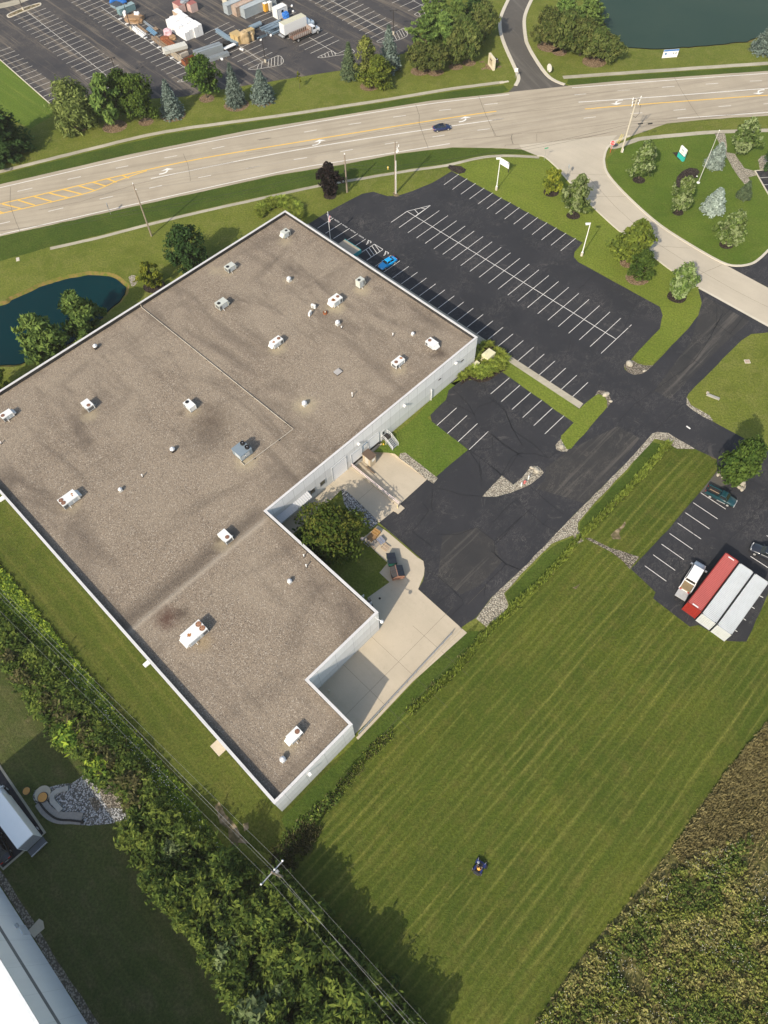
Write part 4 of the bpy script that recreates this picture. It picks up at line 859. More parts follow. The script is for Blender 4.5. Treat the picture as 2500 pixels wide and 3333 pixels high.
def pipe_vent(px, label, h=.6):
    u, v = RT(*px); r = thing('vent_pipe', label, 'vent pipe', B(u, v, RZ), 0, 'thin vent pipes on the roof')
    MB().cyl((0, 0, 0), .09, h, 10).build('pipe', M['white'], r); MB().lathe((0, 0, 0), [(.2, 0), (.12, .14), (.09, .15)], 10).build('flashing', M['dark_steel'], r)
    MB().lathe((0, 0, h), [(.13, 0), (.13, .1), (.02, .14)], 10).build('cap', M['white'], r)
pipe_vent((1147, 1292), 'tall thin pipe between the pale patch and the dock wall', 1.1); pipe_vent((465, 1552), 'short dark footed pipe left of the blue grey unit', .6)
pipe_vent((998, 1846), 'white capped pipe nearest the stepped inner corner parapet', .8); pipe_vent((990, 1812), 'small white pipe beside the capped pipe above the courtyard', .6)
pipe_vent((5, 1444), 'white pipe stub at the left edge of the photo', .5); pipe_vent((1279, 1093), 'white pipe stub left of the small silver vent', .6)
pipe_vent((1112, 1068), 'white pipe stub beside the silver mushroom vent', .4)
u, v = RT(1100, 1213); r = thing('roof_hatch', 'square grey hatch lying flat in the middle of the roof', 'roof hatch', B(u, v, RZ), BTH)
MB().box((0, 0, .12), (1.15, 1.3, .24)).build('frame', M['dark_steel'], r); MB().box((0, 0, .27), (1.2, 1.35, .06)).build('lid', paint('hatch lid', (.42, .40, .38), dirt=.4), r)
for px, lb, rz in (((1021.5, 1003), 'white slim condenser standing upright left of the rusted unit', .3), ((1010, 1026), 'white slim condenser with its round fan facing the viewer', -1.2)):
    u, v = RT(*px); r = thing('condenser', lb, 'condenser', B(u, v, RZ), BTH+rz)
    MB().box((0, 0, .5), (1.0, .36, .85)).build('cabinet', CAB['white'], r); MB().box((0, 0, .05), (1.0, .4, .08)).build('foot', M['dark_steel'], r)
    MB().tube([(-.1, -.18, .5), (-.1, -.2, .5)], .34, 16).build('fan_guard', paint('grey fan guard', (.35, .36, .36)), r)
u, v = RT(1059, 1020); r = thing('pipe_flashing', 'brown open pot with a ring top right of the condensers', 'pipe flashing', B(u, v, RZ))
MB().lathe((0, 0, 0), [(.45, 0), (.42, .4), (.3, .42), (.28, .2)], 14).build('pot', M['rust'], r); MB().lathe((0, 0, .3), [(.16, 0), (.16, .25), (.1, .25), (.08, .05)], 10).build('collar', M['concrete_post'], r)
gp = [G(454.7, 985, HT+.05), G(459.4, 995.8, RZ+.2), G(461, 1000, RZ+.2), G(900, 1352.6, RZ+.2), G(954.6, 1396, RZ+.2), G(800, 1511.6, RZ+.2), G(796, 1514.7, RZ+.2), G(783.3, 1503, RZ+.2), G(789, 1495, RZ+.5)]
gt = thing('gas_pipe', 'long cream gas pipe running across the roof to the blue grey unit', 'gas pipe', gp[0])
MB().tube([p-gp[0] for p in gp], .062, 8).build('pipe', paint('cream pipe paint', (.50, .45, .37), dirt=.3), gt)
for a, b in ((2, 4), (4, 6)):
    A_, B_ = gp[a]-gp[0], gp[b]-gp[0]; n = int((B_-A_).length/4.3)
    for i in range(1, n+1):
        p = A_.lerp(B_, (i-.4)/n); MB().box((p.x, p.y, p.z-.12), (.34, .24, .16), BTH).build('support_block', M['black'], gt)

# ================================================================== DOCK FURNITURE
rw = thing('dock_wall', 'low concrete retaining wall between the truck well and the slab', 'retaining wall', B(56.5, 35.05), BTH)
MB().box2((0, -.16, -1.2), (12.2, .16, .2)).build('wall', M['slab'], rw)
rl = thing('guard_rail', 'pinkish two bar guard rail on top of the dock wall', 'railing', B(56.5, 35.05, .16), BTH)
RAILM = paint('faded pink rail paint', (.76, .64, .60), dirt=.15)
for z in (.55, 1.05): MB().tube([(.1, 0, z), (12.1, 0, z)], .065, 6).build('rail', RAILM, rl)
for i in range(6): MB().cyl((.1+i*2.4, 0, 0), .045, 1.08, 6).build('post', RAILM, rl)
def bollard(p, label, c, r=.11, h=1.1, group=None):
    t_ = thing('bollard', label, 'bollard', p, 0, group)
    MB().cyl((0, 0, 0), r, h, 12).build('post', c, t_); MB().lathe((0, 0, h), [(r, 0), (r*.8, r*.5), (.01, r*.8)], 12).build('cap', c, t_)
YB = paint('pale yellow bollard paint', (.70, .60, .35), dirt=.25)
bollard(G(1133, 1524), 'cream bollard where the guard rail meets the building', YB); bollard(G(1294, 1654), 'cream bollard at the outer end of the guard rail', YB)
bollard(G(1086, 1562), 'cream bollard left of the widest dock door', YB)
bollard(G(1696, 1582), 'white bollard left of the red hydrant on the gravel', M['white']); bollard(G(1719, 1560), 'white bollard right of the red hydrant on the gravel', M['white'])
struct(MB().box(B(69.0, 35.6, .06), (1.5, 1.7, .12), BTH), 'rail_footing', M['slab'])
# stairs
def stairs(px, label, rz, n=6, w=1.5, h=1.25, loc=None):
    s = thing('metal_stairs', label, 'stairs', loc, rz)
    tr = M['steel']
    lp = MB().box((.6, 0, h), (1.2, w, .08)).build('landing', M['dark_steel'], s)
    for i in range(n): MB().box((1.2+(i+.5)*.28, 0, h-(i+1)*h/(n+1)), (.26, w, .05)).build('tread', M['steel'], s)
    for sy in (-1, 1):
        y = sy*w/2
        MB().tube([(0, y, h), (1.2, y, h), (1.2+n*.28, y, .05)], .05, 6).build('stringer', tr, s)
        for k in (.5, 1.0): MB().tube([(.05, y, h+k), (1.2, y, h+k), (1.3+n*.28, y, k+.05)], .04, 6).build('handrail', M['white'], s)
        for x, z in ((.05, h), (1.2, h), (1.3+n*.28, 0)): MB().tube([(x, y, 0), (x, y, z+1.0)], .035, 6).build('post', M['white'], s)
stairs(None, 'white railed metal stairs beside the right dock door', BTH, loc=B(56.4, 26.3))
s2 = thing('metal_stairs', 'grey metal stairs in shade below the stepped roof edge', 'stairs', B(77.6, 54.1), BTH+pi/2)
for i in range(6): MB().box((.3+i*.3, 0, .95-i*.17), (.28, 1.7, .05)).build('tread', M['steel'], s2)
for y in (-.9, .9):
    for k in (.5, 1.0): MB().tube([(0, y, .95+k), (2.2, y, k+.05)], .045, 6).build('handrail', M['white'], s2)
    MB().tube([(0, y, .95), (2.1, y, 0)], .06, 6).build('stringer', M['steel'], s2)
    for x, z in ((0, .95), (2.1, 0)): MB().tube([(x, y, 0), (x, y, z+1)], .035, 6).build('post', M['white'], s2)
hut = thing('storage_hut', 'small tan hut with flat brown roof between two dock doors', 'hut', B(57.7, 31.6, -.66), BTH)
MB().box((0, 0, 1.15), (2.0, 1.5, 2.3)).build('wall', paint('tan hut siding', (.52, .43, .30), dirt=.2), hut)
MB().box((0, 0, 2.36), (2.2, 1.7, .12)).build('roof', paint('brown hut roof', (.13, .09, .065), dirt=.4), hut)
MB().box((.1, -.77, 1.2), (.8, .04, 1.9)).build('door', paint('hut door', (.60, .56, .48)), hut); MB().box((1.02, .1, 1.5), (.04, .7, .6)).build('window', M['white'], hut)
b_ = tag(MB().box((0, 0, .06), (2.2, .28, .12)).build('timber_plank', M['wood'], None, loc=B(59.2, 32.9, -.55), rz=BTH), 'loose plank lying on the dock floor beside the hut', 'plank')
ex = thing('fire_extinguisher', 'yellow and red cylinders standing under the stairs', 'cylinder', B(57.2, 27.3, -.6))
MB().lathe((0, 0, 0), [(.17, 0), (.17, .75), (.08, .9), (.05, 1)], 10).build('cylinder', paint('yellow tank', (.72, .45, .05)), ex); MB().lathe((.1, -.45, 0), [(.16, 0), (.16, .45), (.06, .5)], 10).build('bucket', paint('orange red tank', (.62, .12, .04)), ex)
# railing at the slab's outer edge
rr = thing('guard_rail', 'grey pipe railing along the outer edge of the lower slab', 'railing', (0, 0, 0))
a_, b__ = G(1168, 2392), G(1490, 2044)
for z in (.5, 1.0): MB().tube([a_+Vector((0, 0, z)), a_.lerp(b__, .93)+Vector((0, 0, z))], .05, 6).build('rail', M['steel'], rr)
for i in range(11): MB().cyl(tuple(a_.lerp(b__, .93*i/10)), .05, 1.02, 6).build('post', M['steel'], rr)
struct(MB().kerb([G(1163, 2405), G(1500, 2047)], .4, -.02, .22), 'kerb', M['slab'])
dr = tag(MB().lathe((0, 0, .02), [(.2, .02), (.2, .03), (.01, .035)], 12).build('drain_cover', M['black'], None, loc=G(1236, 1948)), 'black round drain cover on the shaded slab', 'drain cover')
bollard(G(1072, 2252), 'short grey bollard in the shaded corner of the lower slab', M['concrete_post'], .16, .9)
# dumpsters
def dumpster(c, rz, size, m, label, slope):
    d = thing('dumpster', label, 'dumpster', c, rz); x, y, z = size[0]/2, size[1]/2, size[2]
    b = MB(); b.add([(-x*.92, -y*.9, .15), (x*.92, -y*.9, .15), (x*.92, y*.9, .15), (-x*.92, y*.9, .15), (-x, -y, z*.78), (x, -y, z*.78), (x, y, z), (-x, y, z)], [(3, 2, 1, 0), (0, 1, 5, 4), (1, 2, 6, 5), (2, 3, 7, 6), (3, 0, 4, 7)])
    for k in (-.6, 0, .6): b.box((x*k, -y*.97, z*.45), (.08, .08, z*.6)); b.box((x*k, y*.97, z*.5), (.08, .08, z*.7))
    b.box((-x, 0, z*.6), (.16, y*1.2, .2)); b.box((x, 0, z*.6), (.16, y*1.2, .2))
    b.build('bin', m, d)
    if slope:
        for k in (-.5, .5):
            l = MB(); l.add([(x*(k-.48), -y*1.02, z*.79), (x*(k+.48), -y*1.02, z*.79), (x*(k+.48), y*1.02, z*1.02), (x*(k-.48), y*1.02, z*1.02), (x*(k-.48), -y*1.02, z*.83), (x*(k+.48), -y*1.02, z*.83), (x*(k+.48), y*1.02, z*1.06), (x*(k-.48), y*1.02, z*1.06)], [(4, 5, 6, 7), (0, 1, 5, 4), (1, 2, 6, 5), (2, 3, 7, 6), (3, 0, 4, 7)])
            l.build('lid', paint('black plastic lid', (.02, .025, .035), rough=.5), d)
    for sx in (-1, 1):
        for sy in (-1, 1): MB().box((sx*x*.75, sy*y*.75, .08), (.14, .14, .16)).build('wheel', M['black'], d)
    return d
dumpster(G(1275, 1828), radians(100), (2.1, 1.5, 1.45), paint('green dumpster steel', (.012, .10, .072), dirt=.35), 'green dumpster with two black plastic lids', True)
d = thing('dumpster', 'larger rust brown dumpster with peaked black lids next to the green one', 'dumpster', G(1293, 1872), radians(101))
DM = paint('brown dumpster steel', (.36, .19, .13), dirt=.45, dc=(.10, .05, .035))
MB().add([(-.9, -1.05, .12), (.9, -1.05, .12), (.9, 1.05, .12), (-.9, 1.05, .12), (-1.05, -1.1, 1.35), (1.05, -1.1, 1.35), (1.05, 1.1, 1.35), (-1.05, 1.1, 1.35), (-1.05, .1, 1.85), (1.05, .1, 1.85)], [(3, 2, 1, 0), (0, 1, 5, 4), (1, 2, 6, 9, 5), (2, 3, 7, 6), (3, 0, 4, 8, 7)]).box((0, .1, 1.86), (2.2, .1, .08)).box((-1.1, 0, .8), (.12, 1.6, .2)).box((1.1, 0, .8), (.12, 1.6, .2)).build('bin', DM, d)
for k in (-.52, .52):
    MB().add([(k-.5, -1.12, 1.38), (k+.5, -1.12, 1.38), (k+.5, .05, 1.9), (k-.5, .05, 1.9)], [(0, 1, 2, 3)]).build('lid', paint('black plastic lid', (.02, .025, .035), rough=.5), d)
    MB().add([(k-.5, .15, 1.9), (k+.5, .15, 1.9), (k+.5, 1.12, 1.38), (k-.5, 1.12, 1.38)], [(0, 1, 2, 3)]).build('lid', paint('dark grey plastic lid', (.05, .045, .045), rough=.6), d)
# pallets
def pallet(c, rz, n, col, label, tilt=0.0, rows_=1, drop=()):
    for k in range(rows_):
        p = thing('pallet', label if k == rows_-1 else label.replace('topmost', 'lower'), 'pallet', (c[0], c[1], c[2]+k*.145), rz+random.uniform(-.06, .06), 'wooden pallets stacked beside the gravel')
        p.rotation_euler.x = tilt
        for i in range(n):
            if i in drop: continue
            MB().box((-.55+1.1*i/(n-1), 0, .125), (.11, 1.15, .025)).build('deck_board', col, p)
        for y in (-.52, 0, .52): MB().box((0, y, .06), (1.2, .09, .1)).build('stringer', M['wood'], p)
W1 = paint('orange pine', (.55, .30, .09), dirt=.3, sc=4); W2 = paint('grey pine', (.40, .36, .31), dirt=.4, sc=4); W3 = paint('pale pine', (.60, .47, .34), dirt=.3, sc=4); W4 = paint('bluish pallet paint', (.30, .33, .42), dirt=.4, sc=4)
Zp = lambda x, y, z=0: G(1160+x/8.295, 1690+y/8.295, z)
random.seed(5)
pallet(Zp(530, 400, 0), BTH+.1, 6, W1, 'topmost orange pallet of the tall stack nearest the asphalt', 0, 6)
pallet(Zp(420, 520, 0), BTH, 7, paint('brown pallet deck', (.34, .20, .085), dirt=.3), 'topmost brown close boarded pallet in the middle of the stacks', 0, 5)
pallet(Zp(660, 600, 0), BTH-.15, 6, W4, 'topmost bluish pallet of the stack next to the pale one', 0, 4)
pallet(Zp(790, 760, 0), BTH+.12, 6, W3, 'topmost pale pallet nearest the green dumpster', 0, 2, (0,))
pallet(Zp(500, 690, 0), BTH+.05, 7, W2, 'topmost grey pallet at the lawn side of the stacks', 0, 3)
pallet(Zp(320, 640, 0), BTH, 3, paint('slate frame', (.25, .27, .28)), 'open grey frame pallet at the left end of the stacks', 0, 1)
ty = tag(MB().lathe((0, 0, 0), [(.2, 0), (.34, 0), (.36, .1), (.34, .2), (.2, .2)], 18).build('tyre', paint('pale ring', (.38, .34, .32)), None, loc=Zp(168, 538)), 'round pale rimmed tyre lying left of the pallets', 'tyre')
# cabinets in the grass bed
def cabinet(c, rz, s, label, cap):
    t_ = thing('utility_cabinet', label, 'utility cabinet', c, rz)
    MB().box((0, 0, s[2]/2), s).build('body', M['cream'], t_)
    MB().box((0, 0, s[2]+.03), (s[0]+.1, s[1]+.1, .07)).build('lid', M['cream'], t_)
    MB().box((s[0]/2+.01, 0, s[2]*.5), (.02, .03, s[2]*.8)).build('door_seam', M['dark_steel'], t_)
    MB().box((0, 0, .04), (s[0]+.3, s[1]+.3, .08)).build('pad', M['kerb'], t_)
    if cap: MB().box((-s[0]*.2, s[1]*.3, s[2]+.12), (s[0]*.4, s[1]*.35, .14)).build('top_box', M['cream'], t_)
    MB().add([(-.1, -s[1]/2-.012, s[2]*.7), (.14, -s[1]/2-.012, s[2]*.7), (.02, -s[1]/2-.012, s[2]*.7+.2)], [(0, 1, 2)]).build('warning_sticker', paint('sticker grey', (.30, .30, .22)), t_)
cabinet(G(1588, 1168), BTH+pi/2, (2.3, 1.7, 1.5), 'large cream transformer cabinet in the tall grass bed', True)
cabinet(G(1546, 1196), BTH+pi/2, (1.7, .8, 1.0), 'smaller cream cabinet nearest the white wall in the grass bed', True)
# ================================================================== VEGETATION
LGAIN = 1.95
def leaf_mat(name, c, c2=None, tr=.35, var=.35):
    t = NT(name); t.n.remove(t.b)
    oi = t.new('ShaderNodeObjectInfo').outputs['Random']
    p = t.new('ShaderNodeNewGeometry').outputs['Position']
    c = (c[0]*LGAIN*.86, c[1]*LGAIN*.97, c[2]*LGAIN*1.0)
    c2 = c2 or tuple(x*.62 for x in c)
    n = t.noise(p, .9, 3, .7)
    col = t.mix(t.ramp(n, .36, .66), c, c2)
    hs = t.new('ShaderNodeHueSaturation'); t.l.new(col, hs.inputs['Color'])
    t.l.new(t.ramp(oi, 0, 1, 1-var*.5, 1+var*.5), hs.inputs['Value']); t.l.new(t.ramp(oi, 0, 1, .492, .508), hs.inputs['Hue'])
    d = t.new('ShaderNodeBsdfDiffuse'); tl = t.new('ShaderNodeBsdfTranslucent'); mx = t.new('ShaderNodeMixShader')
    t.l.new(hs.outputs[0], d.inputs[0]); t.l.new(hs.outputs[0], tl.inputs[0]); mx.inputs[0].default_value = tr
    t.l.new(d.outputs[0], mx.inputs[1]); t.l.new(tl.outputs[0], mx.inputs[2])
    t.l.new(mx.outputs[0], t.n['Material Output'].inputs[0])
    return t.m
LF = {}
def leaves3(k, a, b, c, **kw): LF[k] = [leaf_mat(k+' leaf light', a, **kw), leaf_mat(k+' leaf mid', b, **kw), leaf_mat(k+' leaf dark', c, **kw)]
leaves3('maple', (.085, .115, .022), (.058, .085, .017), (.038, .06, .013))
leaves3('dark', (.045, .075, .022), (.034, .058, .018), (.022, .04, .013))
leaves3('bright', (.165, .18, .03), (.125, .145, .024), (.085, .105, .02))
leaves3('green', (.078, .108, .022), (.06, .088, .018), (.038, .062, .014))
leaves3('yellow', (.20, .19, .025), (.155, .16, .022), (.09, .105, .016))
leaves3('willow', (.15, .155, .045), (.115, .125, .036), (.08, .09, .026))
leaves3('silver', (.18, .195, .085), (.10, .125, .032), (.058, .08, .022), tr=.25)
leaves3('spruce', (.12, .135, .11), (.09, .106, .086), (.058, .072, .058), tr=.1)
leaves3('spruce_pale', (.25, .265, .225), (.195, .21, .178), (.13, .145, .12), tr=.1)
leaves3('spruce_green', (.085, .10, .05), (.062, .078, .040), (.04, .054, .028), tr=.1)
leaves3('pine', (.115, .145, .035), (.085, .115, .028), (.055, .08, .02), tr=.2)
leaves3('crab', (.120, .120, .036), (.09, .10, .028), (.06, .075, .020))
leaves3('birch', (.185, .175, .045), (.145, .145, .036), (.10, .105, .026))
leaves3('purple', (.026, .017, .016), (.020, .014, .013), (.013, .010, .009))
leaves3('autumn', (.088, .088, .018), (.066, .085, .016), (.045, .062, .012))
leaves3('scrub', (.125, .14, .028), (.075, .095, .02), (.042, .06, .015))
leaves3('scrub_grey', (.15, .165, .07), (.11, .13, .05), (.07, .09, .035))
leaves3('reed', (.235, .245, .045), (.18, .195, .036), (.12, .14, .026), tr=.42)
leaves3('weed', (.25, .275, .035), (.125, .165, .025), (.065, .098, .018))
leaves3('straw', (.265, .205, .09), (.24, .185, .08), (.21, .165, .068))
leaves3('brush', (.115, .095, .04), (.08, .07, .028), (.05, .048, .018))
rnd = random.Random(11)
def rvec(r=rnd):
    while True:
        v = Vector((r.uniform(-1, 1), r.uniform(-1, 1), r.uniform(-1, 1)))
        if .01 < v.length < 1: return v.normalized()
def leaf(mb, c, n, s, mi, asp=1.5, r=rnd):
    u = n.cross(rvec(r))
    if u.length < .05: return
    u.normalize(); w = n.cross(u); a, b = s*asp*.5, s*.5
    mb.add([c-u*a, c+w*b*.9, c+u*a, c-w*b], [(0, 1, 2, 3)], mi)
def clump(mb, c, rad, k, s, out, mi, flat=.7, asp=1.5, droop=0.0, r=rnd):
    for _ in range(k):
        d = rvec(r); d.z *= flat
        p = c+d*rad*(r.random()**.45)
        n = (out*.55+rvec(r)*.75+Vector((0, 0, .45))).normalized()
        if droop: p.z -= droop*r.random()**2
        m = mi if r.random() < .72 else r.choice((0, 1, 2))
        leaf(mb, p, n, s*r.uniform(.7, 1.3), m, asp, r)
def broad_crown(H, R, z0, prof, nc, k, s, seed, flat=.7, droop=0, asp=1.5, lump=.22, rc=.30, weights=(.34, .4, .26)):
    """crown of leaf clumps set on and inside an uneven envelope; prof(t) gives the radius at height fraction t"""
    r = random.Random(seed); mb = MB(); ph = [r.uniform(0, 6.28) for _ in range(6)]
    for i in range(nc):
        t = r.random()**.85; a = r.uniform(0, 2*pi)
        lum = 1+lump*sin(3*a+ph[0]+5*t)+lump*.8*sin(2*a+ph[1]-4*t)+lump*.6*sin(7*a+9*t+ph[2])
        q = r.random()**.38
        rr = R*prof(t)*lum*q
        c = Vector((rr*cos(a), rr*sin(a), z0+(H-z0)*t))
        out = Vector((cos(a), sin(a), (t-.35)*1.6)).normalized()
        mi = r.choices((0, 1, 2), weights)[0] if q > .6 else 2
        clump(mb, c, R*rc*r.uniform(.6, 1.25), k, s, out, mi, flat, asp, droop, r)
    return mb
def trunk_mb(H, r0, fork, R, n=6, seed=0):
    r = random.Random(seed); mb = MB()
    mb.tube([(0, 0, -.1), (.03, 0, H*.25), (.05*R, .03*R, H*.55), (0, 0, H*.85)], [r0*1.25, r0, r0*.65, r0*.18], 8)
    for i in range(n):
        a = i*2*pi/n+r.uniform(-.4, .4); z = H*(fork+.1*r.random()); q = R*r.uniform(.45, .75)
        mb.tube([(0, 0, z), (q*.45*cos(a), q*.45*sin(a), z+H*.10), (q*cos(a), q*sin(a), z+H*r.uniform(.2, .34))], [r0*.5, r0*.32, r0*.08], 6)
    return mb
def conifer(H, R, seed, dens=1.0, tiers=22, up=.18, irregular=.15, z0=.03, s=.34, top=.9):
    r = random.Random(seed); mb = MB()
    for i in range(tiers):
        t = i/(tiers-1); z = H*(z0+(1-z0)*t**.9)
        rr = R*((1-t)**top*.97+.03); nb = max(5, int((7+17*(1-t))*dens))
        for j in range(nb):
            a = 2*pi*j/nb+r.uniform(-.3, .3)+i*.7; L_ = rr*r.uniform(1-irregular*1.6, 1+irregular)
            m = max(3, int(L_/.30)); tone = r.choices((0, 1, 2), (.38, .38, .24))[0]
            for q in range(m):
                f = (q+.6)/m
                p = Vector((L_*f*cos(a), L_*f*sin(a), z-L_*.22*f+L_*up*f*f))
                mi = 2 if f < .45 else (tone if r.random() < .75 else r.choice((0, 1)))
                for w in range(3 if f < .5 else 4):
                    n = Vector((cos(a)*.35, sin(a)*.35, .8))+rvec(r)*.55; n.normalize()
                    o = rvec(r)*.24*(1+L_*.12)
                    leaf(mb, p+o, n, s*(.7+.5*(1-f)), mi, 1.9, r)
    for q in range(5): leaf(mb, Vector((0, 0, H*(.96+.012*q))), Vector((r.uniform(-1, 1), r.uniform(-1, 1), .1)).normalized(), s*.6, 0, 2.2, r)
    return mb
dome = lambda t: max(.12, sqrt(max(0, 1-(2*(t-.42)/1.18)**2)))
egg = lambda t: max(.1, sin(pi*min(1, (t*.92+.1)))**.7*(1.05-.35*t))
oval = lambda t: max(.1, sin(pi*min(1, t*.9+.08))**.8)
umb = lambda t: max(.15, sqrt(max(0, 1-t*t*.9))*min(1, .45+2.2*t))
KIND = {}
def kind(k, crown, trunk, leafkey, H, R): KIND.setdefault(k, []).append((crown.build('crown', LF[leafkey]), trunk.build('trunk', M['trunk']), H, R))
for sd_ in (1, 2):
    kind('maple', broad_crown(9, 3.6, 1.3, dome, 120, 36, .40, sd_), trunk_mb(9, .20, .2, 3.6, 6, sd_), 'maple', 9, 3.6)
    kind('green', broad_crown(9, 3.2, 1.0, egg, 115, 34, .40, sd_+4), trunk_mb(9, .19, .2, 3.2, 6, sd_), 'green', 9, 3.2)
    kind('silver', broad_crown(8, 2.8, 1.0, egg, 170, 26, .38, sd_+10, .9, 0, 1.6, .26, .22, (.38, .34, .28)), trunk_mb(8, .14, .2, 2.8, 7, sd_), 'silver', 8, 2.8)
    kind('spruce', conifer(9, 2.6, sd_+20), MB().tube([(0, 0, -.1), (0, 0, 8.6)], [.2, .03], 8), 'spruce', 9, 2.6)
    kind('crab', broad_crown(5.5, 3.6, 1.2, umb, 125, 34, .36, sd_+30, .6, 0, 2.0, .22, .27), trunk_mb(5.5, .18, .2, 3.4, 7, sd_), 'crab', 5.5, 3.6)
    kind('pine', broad_crown(9, 3.6, .9, egg, 95, 40, .44, sd_+40, .38, 0, 2.4, .36, .26), trunk_mb(9, .22, .15, 3.4, 9, sd_), 'pine', 9, 3.6)
kind('dark', broad_crown(8, 3.6, .8, dome, 140, 36, .38, 51), trunk_mb(8, .2, .2, 3.6, 6, 3), 'dark', 8, 3.6)
kind('bright', broad_crown(9, 3.8, .8, egg, 105, 40, .44, 52, .5, 0, 1.8, .3), trunk_mb(9, .2, .2, 3.6, 7, 4), 'bright', 9, 3.8)
kind('yellow', broad_crown(5, 2.2, .9, dome, 70, 30, .34, 53, .7, 0, 1.5, .3), trunk_mb(5, .11, .2, 2.0, 6, 5), 'yellow', 5, 2.2)
kind('willow', broad_crown(9, 4.2, .6, dome, 150, 36, .36, 54, 1.0, 1.8, 2.4, .22), trunk_mb(9, .28, .2, 4.0, 7, 6), 'willow', 9, 4.2)
kind('birch', broad_crown(10, 2.5, .8, oval, 110, 34, .36, 55, .8, .5, 1.5, .28), trunk_mb(10, .16, .2, 2.4, 7, 7), 'birch', 10, 2.5)
kind('purple', broad_crown(6.5, 2.3, .4, oval, 100, 34, .36, 56, .8), trunk_mb(6.5, .14, .15, 2.2, 6, 8), 'purple', 6.5, 2.3)
kind('autumn', broad_crown(10, 5.2, 1.0, dome, 230, 40, .42, 57, .65), trunk_mb(10, .3, .2, 5.0, 8, 9), 'autumn', 10, 5.2)
kind('round', broad_crown(6, 3.0, .5, dome, 130, 36, .36, 58, .8, 0, 1.5, .12), trunk_mb(6, .18, .2, 2.8, 6, 10), 'green', 6, 3.0)
kind('spruce_pale', conifer(5.5, 1.9, 61, 1.2, 20, .3, .10, .02, .34, .62), MB().tube([(0, 0, -.1), (0, 0, 5.1)], [.13, .02], 8), 'spruce_pale', 5.5, 1.9)
kind('spruce_green', conifer(9, 2.3, 62, 1.0, 22), MB().tube([(0, 0, -.1), (0, 0, 8.6)], [.2, .03], 8), 'spruce_green', 9, 2.3)
kind('big_pine', conifer(12, 4.4, 63, 1.1, 18, .35, .3, .05, .5, .7), MB().tube([(0, 0, -.1), (0, 0, 11)], [.3, .04], 8), 'pine', 12, 4.4)
kind('dark_pine', conifer(12, 4.6, 64, 1.1, 18, .35, .28, .05, .5, .65), MB().tube([(0, 0, -.1), (0, 0, 11)], [.3, .04], 8), 'dark', 12, 4.6)
kind('sapling', broad_crown(4.2, .7, 1.4, oval, 22, 16, .24, 65, 1), MB().tube([(0, 0, -.05), (0, 0, 3.9)], [.05, .015], 6).tube([(.7, 0, 0), (.7, 0, 1.5)], .03, 5), 'yellow', 4.2, .7)
PROTO = {id(c) for v in KIND.values() for c, *_ in v}
for v in KIND.values():
    for c, t_, *_ in v: COL.objects.unlink(c); COL.objects.unlink(t_)
_used = {}
def tree(k, base, top, wpx, label, cat='tree', group=None, name=None, hmax=20, v=None, sink=0.0):
    vs = KIND[k]; i = _used.get(k, 0) if v is None else v; _used[k] = _used.get(k, 0)+1
    crown, trunk, H0, R0 = vs[i % len(vs)]
    g = G(*base); h = min(hmax, hgt(*base, *top)) if not isinstance(top, (int, float)) else top
    mid = Vector((g.x, g.y, h*.5)); R = wpx*zfac(mid)/2*(1.1 if k in ('spruce', 'spruce_green', 'spruce_pale') else 1)
    r = thing(name or 'tree', label, cat, (g.x, g.y, -sink), rnd.uniform(0, 6.28), group)
    for o in (crown, trunk):
        c = o.copy(); COL.objects.link(c); c.parent = r; q = .92 if k == 'silver' else 1.0; c.scale = (R/R0*q, R/R0*q, h/H0)
    return r
GR = 'trees along the storage yard'
tree('dark_pine', (14, 500), (8, 305), 185, 'big dark pine at the left edge of the photo beside the striped lawn', group=GR, name='pine_tree')
tree('willow', (263, 412), (244, 268), 136, 'drooping yellow green willow at the corner of the storage yard', group=GR, name='willow_tree')
tree('pine', (374, 406), (325, 245), 104, 'bright loose green tree standing in a red brown mulch ring', group=GR, name='pine_tree')
tree('maple', (425, 375), (384, 238), 95, 'half hidden tree between the loose green tree and the maple', group=GR, name='maple_tree')
tree('maple', (475, 393), (450, 249), 98, 'dense maple left of the first blue spruce', group=GR, name='maple_tree')
tree('spruce', (564, 373), (537, 263), 74, 'blue spruce with a wide skirt right of the dense maple', group=GR, name='spruce_tree')
tree('maple', (673, 318), (659, 188), 94, 'lone light green maple beside the grey sheet panels', group=GR, name='maple_tree')
tree('spruce', (770, 338), (749, 210), 66, 'tall narrow blue spruce right of the lone maple', group=GR, name='spruce_tree')
tree('spruce', (857, 324), (838, 230), 77, 'short broad blue spruce below the hatched yard corner', group=GR, name='spruce_tree')
tree('sapling', (976, 287), (972, 234), 14, 'thin staked sapling alone on the north lawn', group=GR, name='sapling')
tree('spruce_green', (1139, 253), (1134, 140), 60, 'dull green spruce at the left of the tight tree cluster', group=GR, name='spruce_tree')
tree('birch', (1196, 270), (1192, 121), 66, 'pale tall birch in the tight tree cluster', group=GR, name='birch_tree')
tree('spruce', (1267, 226), (1258, 86), 72, 'tallest blue spruce behind the tight tree cluster', group=GR, name='spruce_tree')
tree('bright', (1231, 283), (1228, 184), 92, 'bushy yellow green tree in front of the tight cluster', group=GR, name='bushy_tree')
GC = 'trees beside the lake drive'
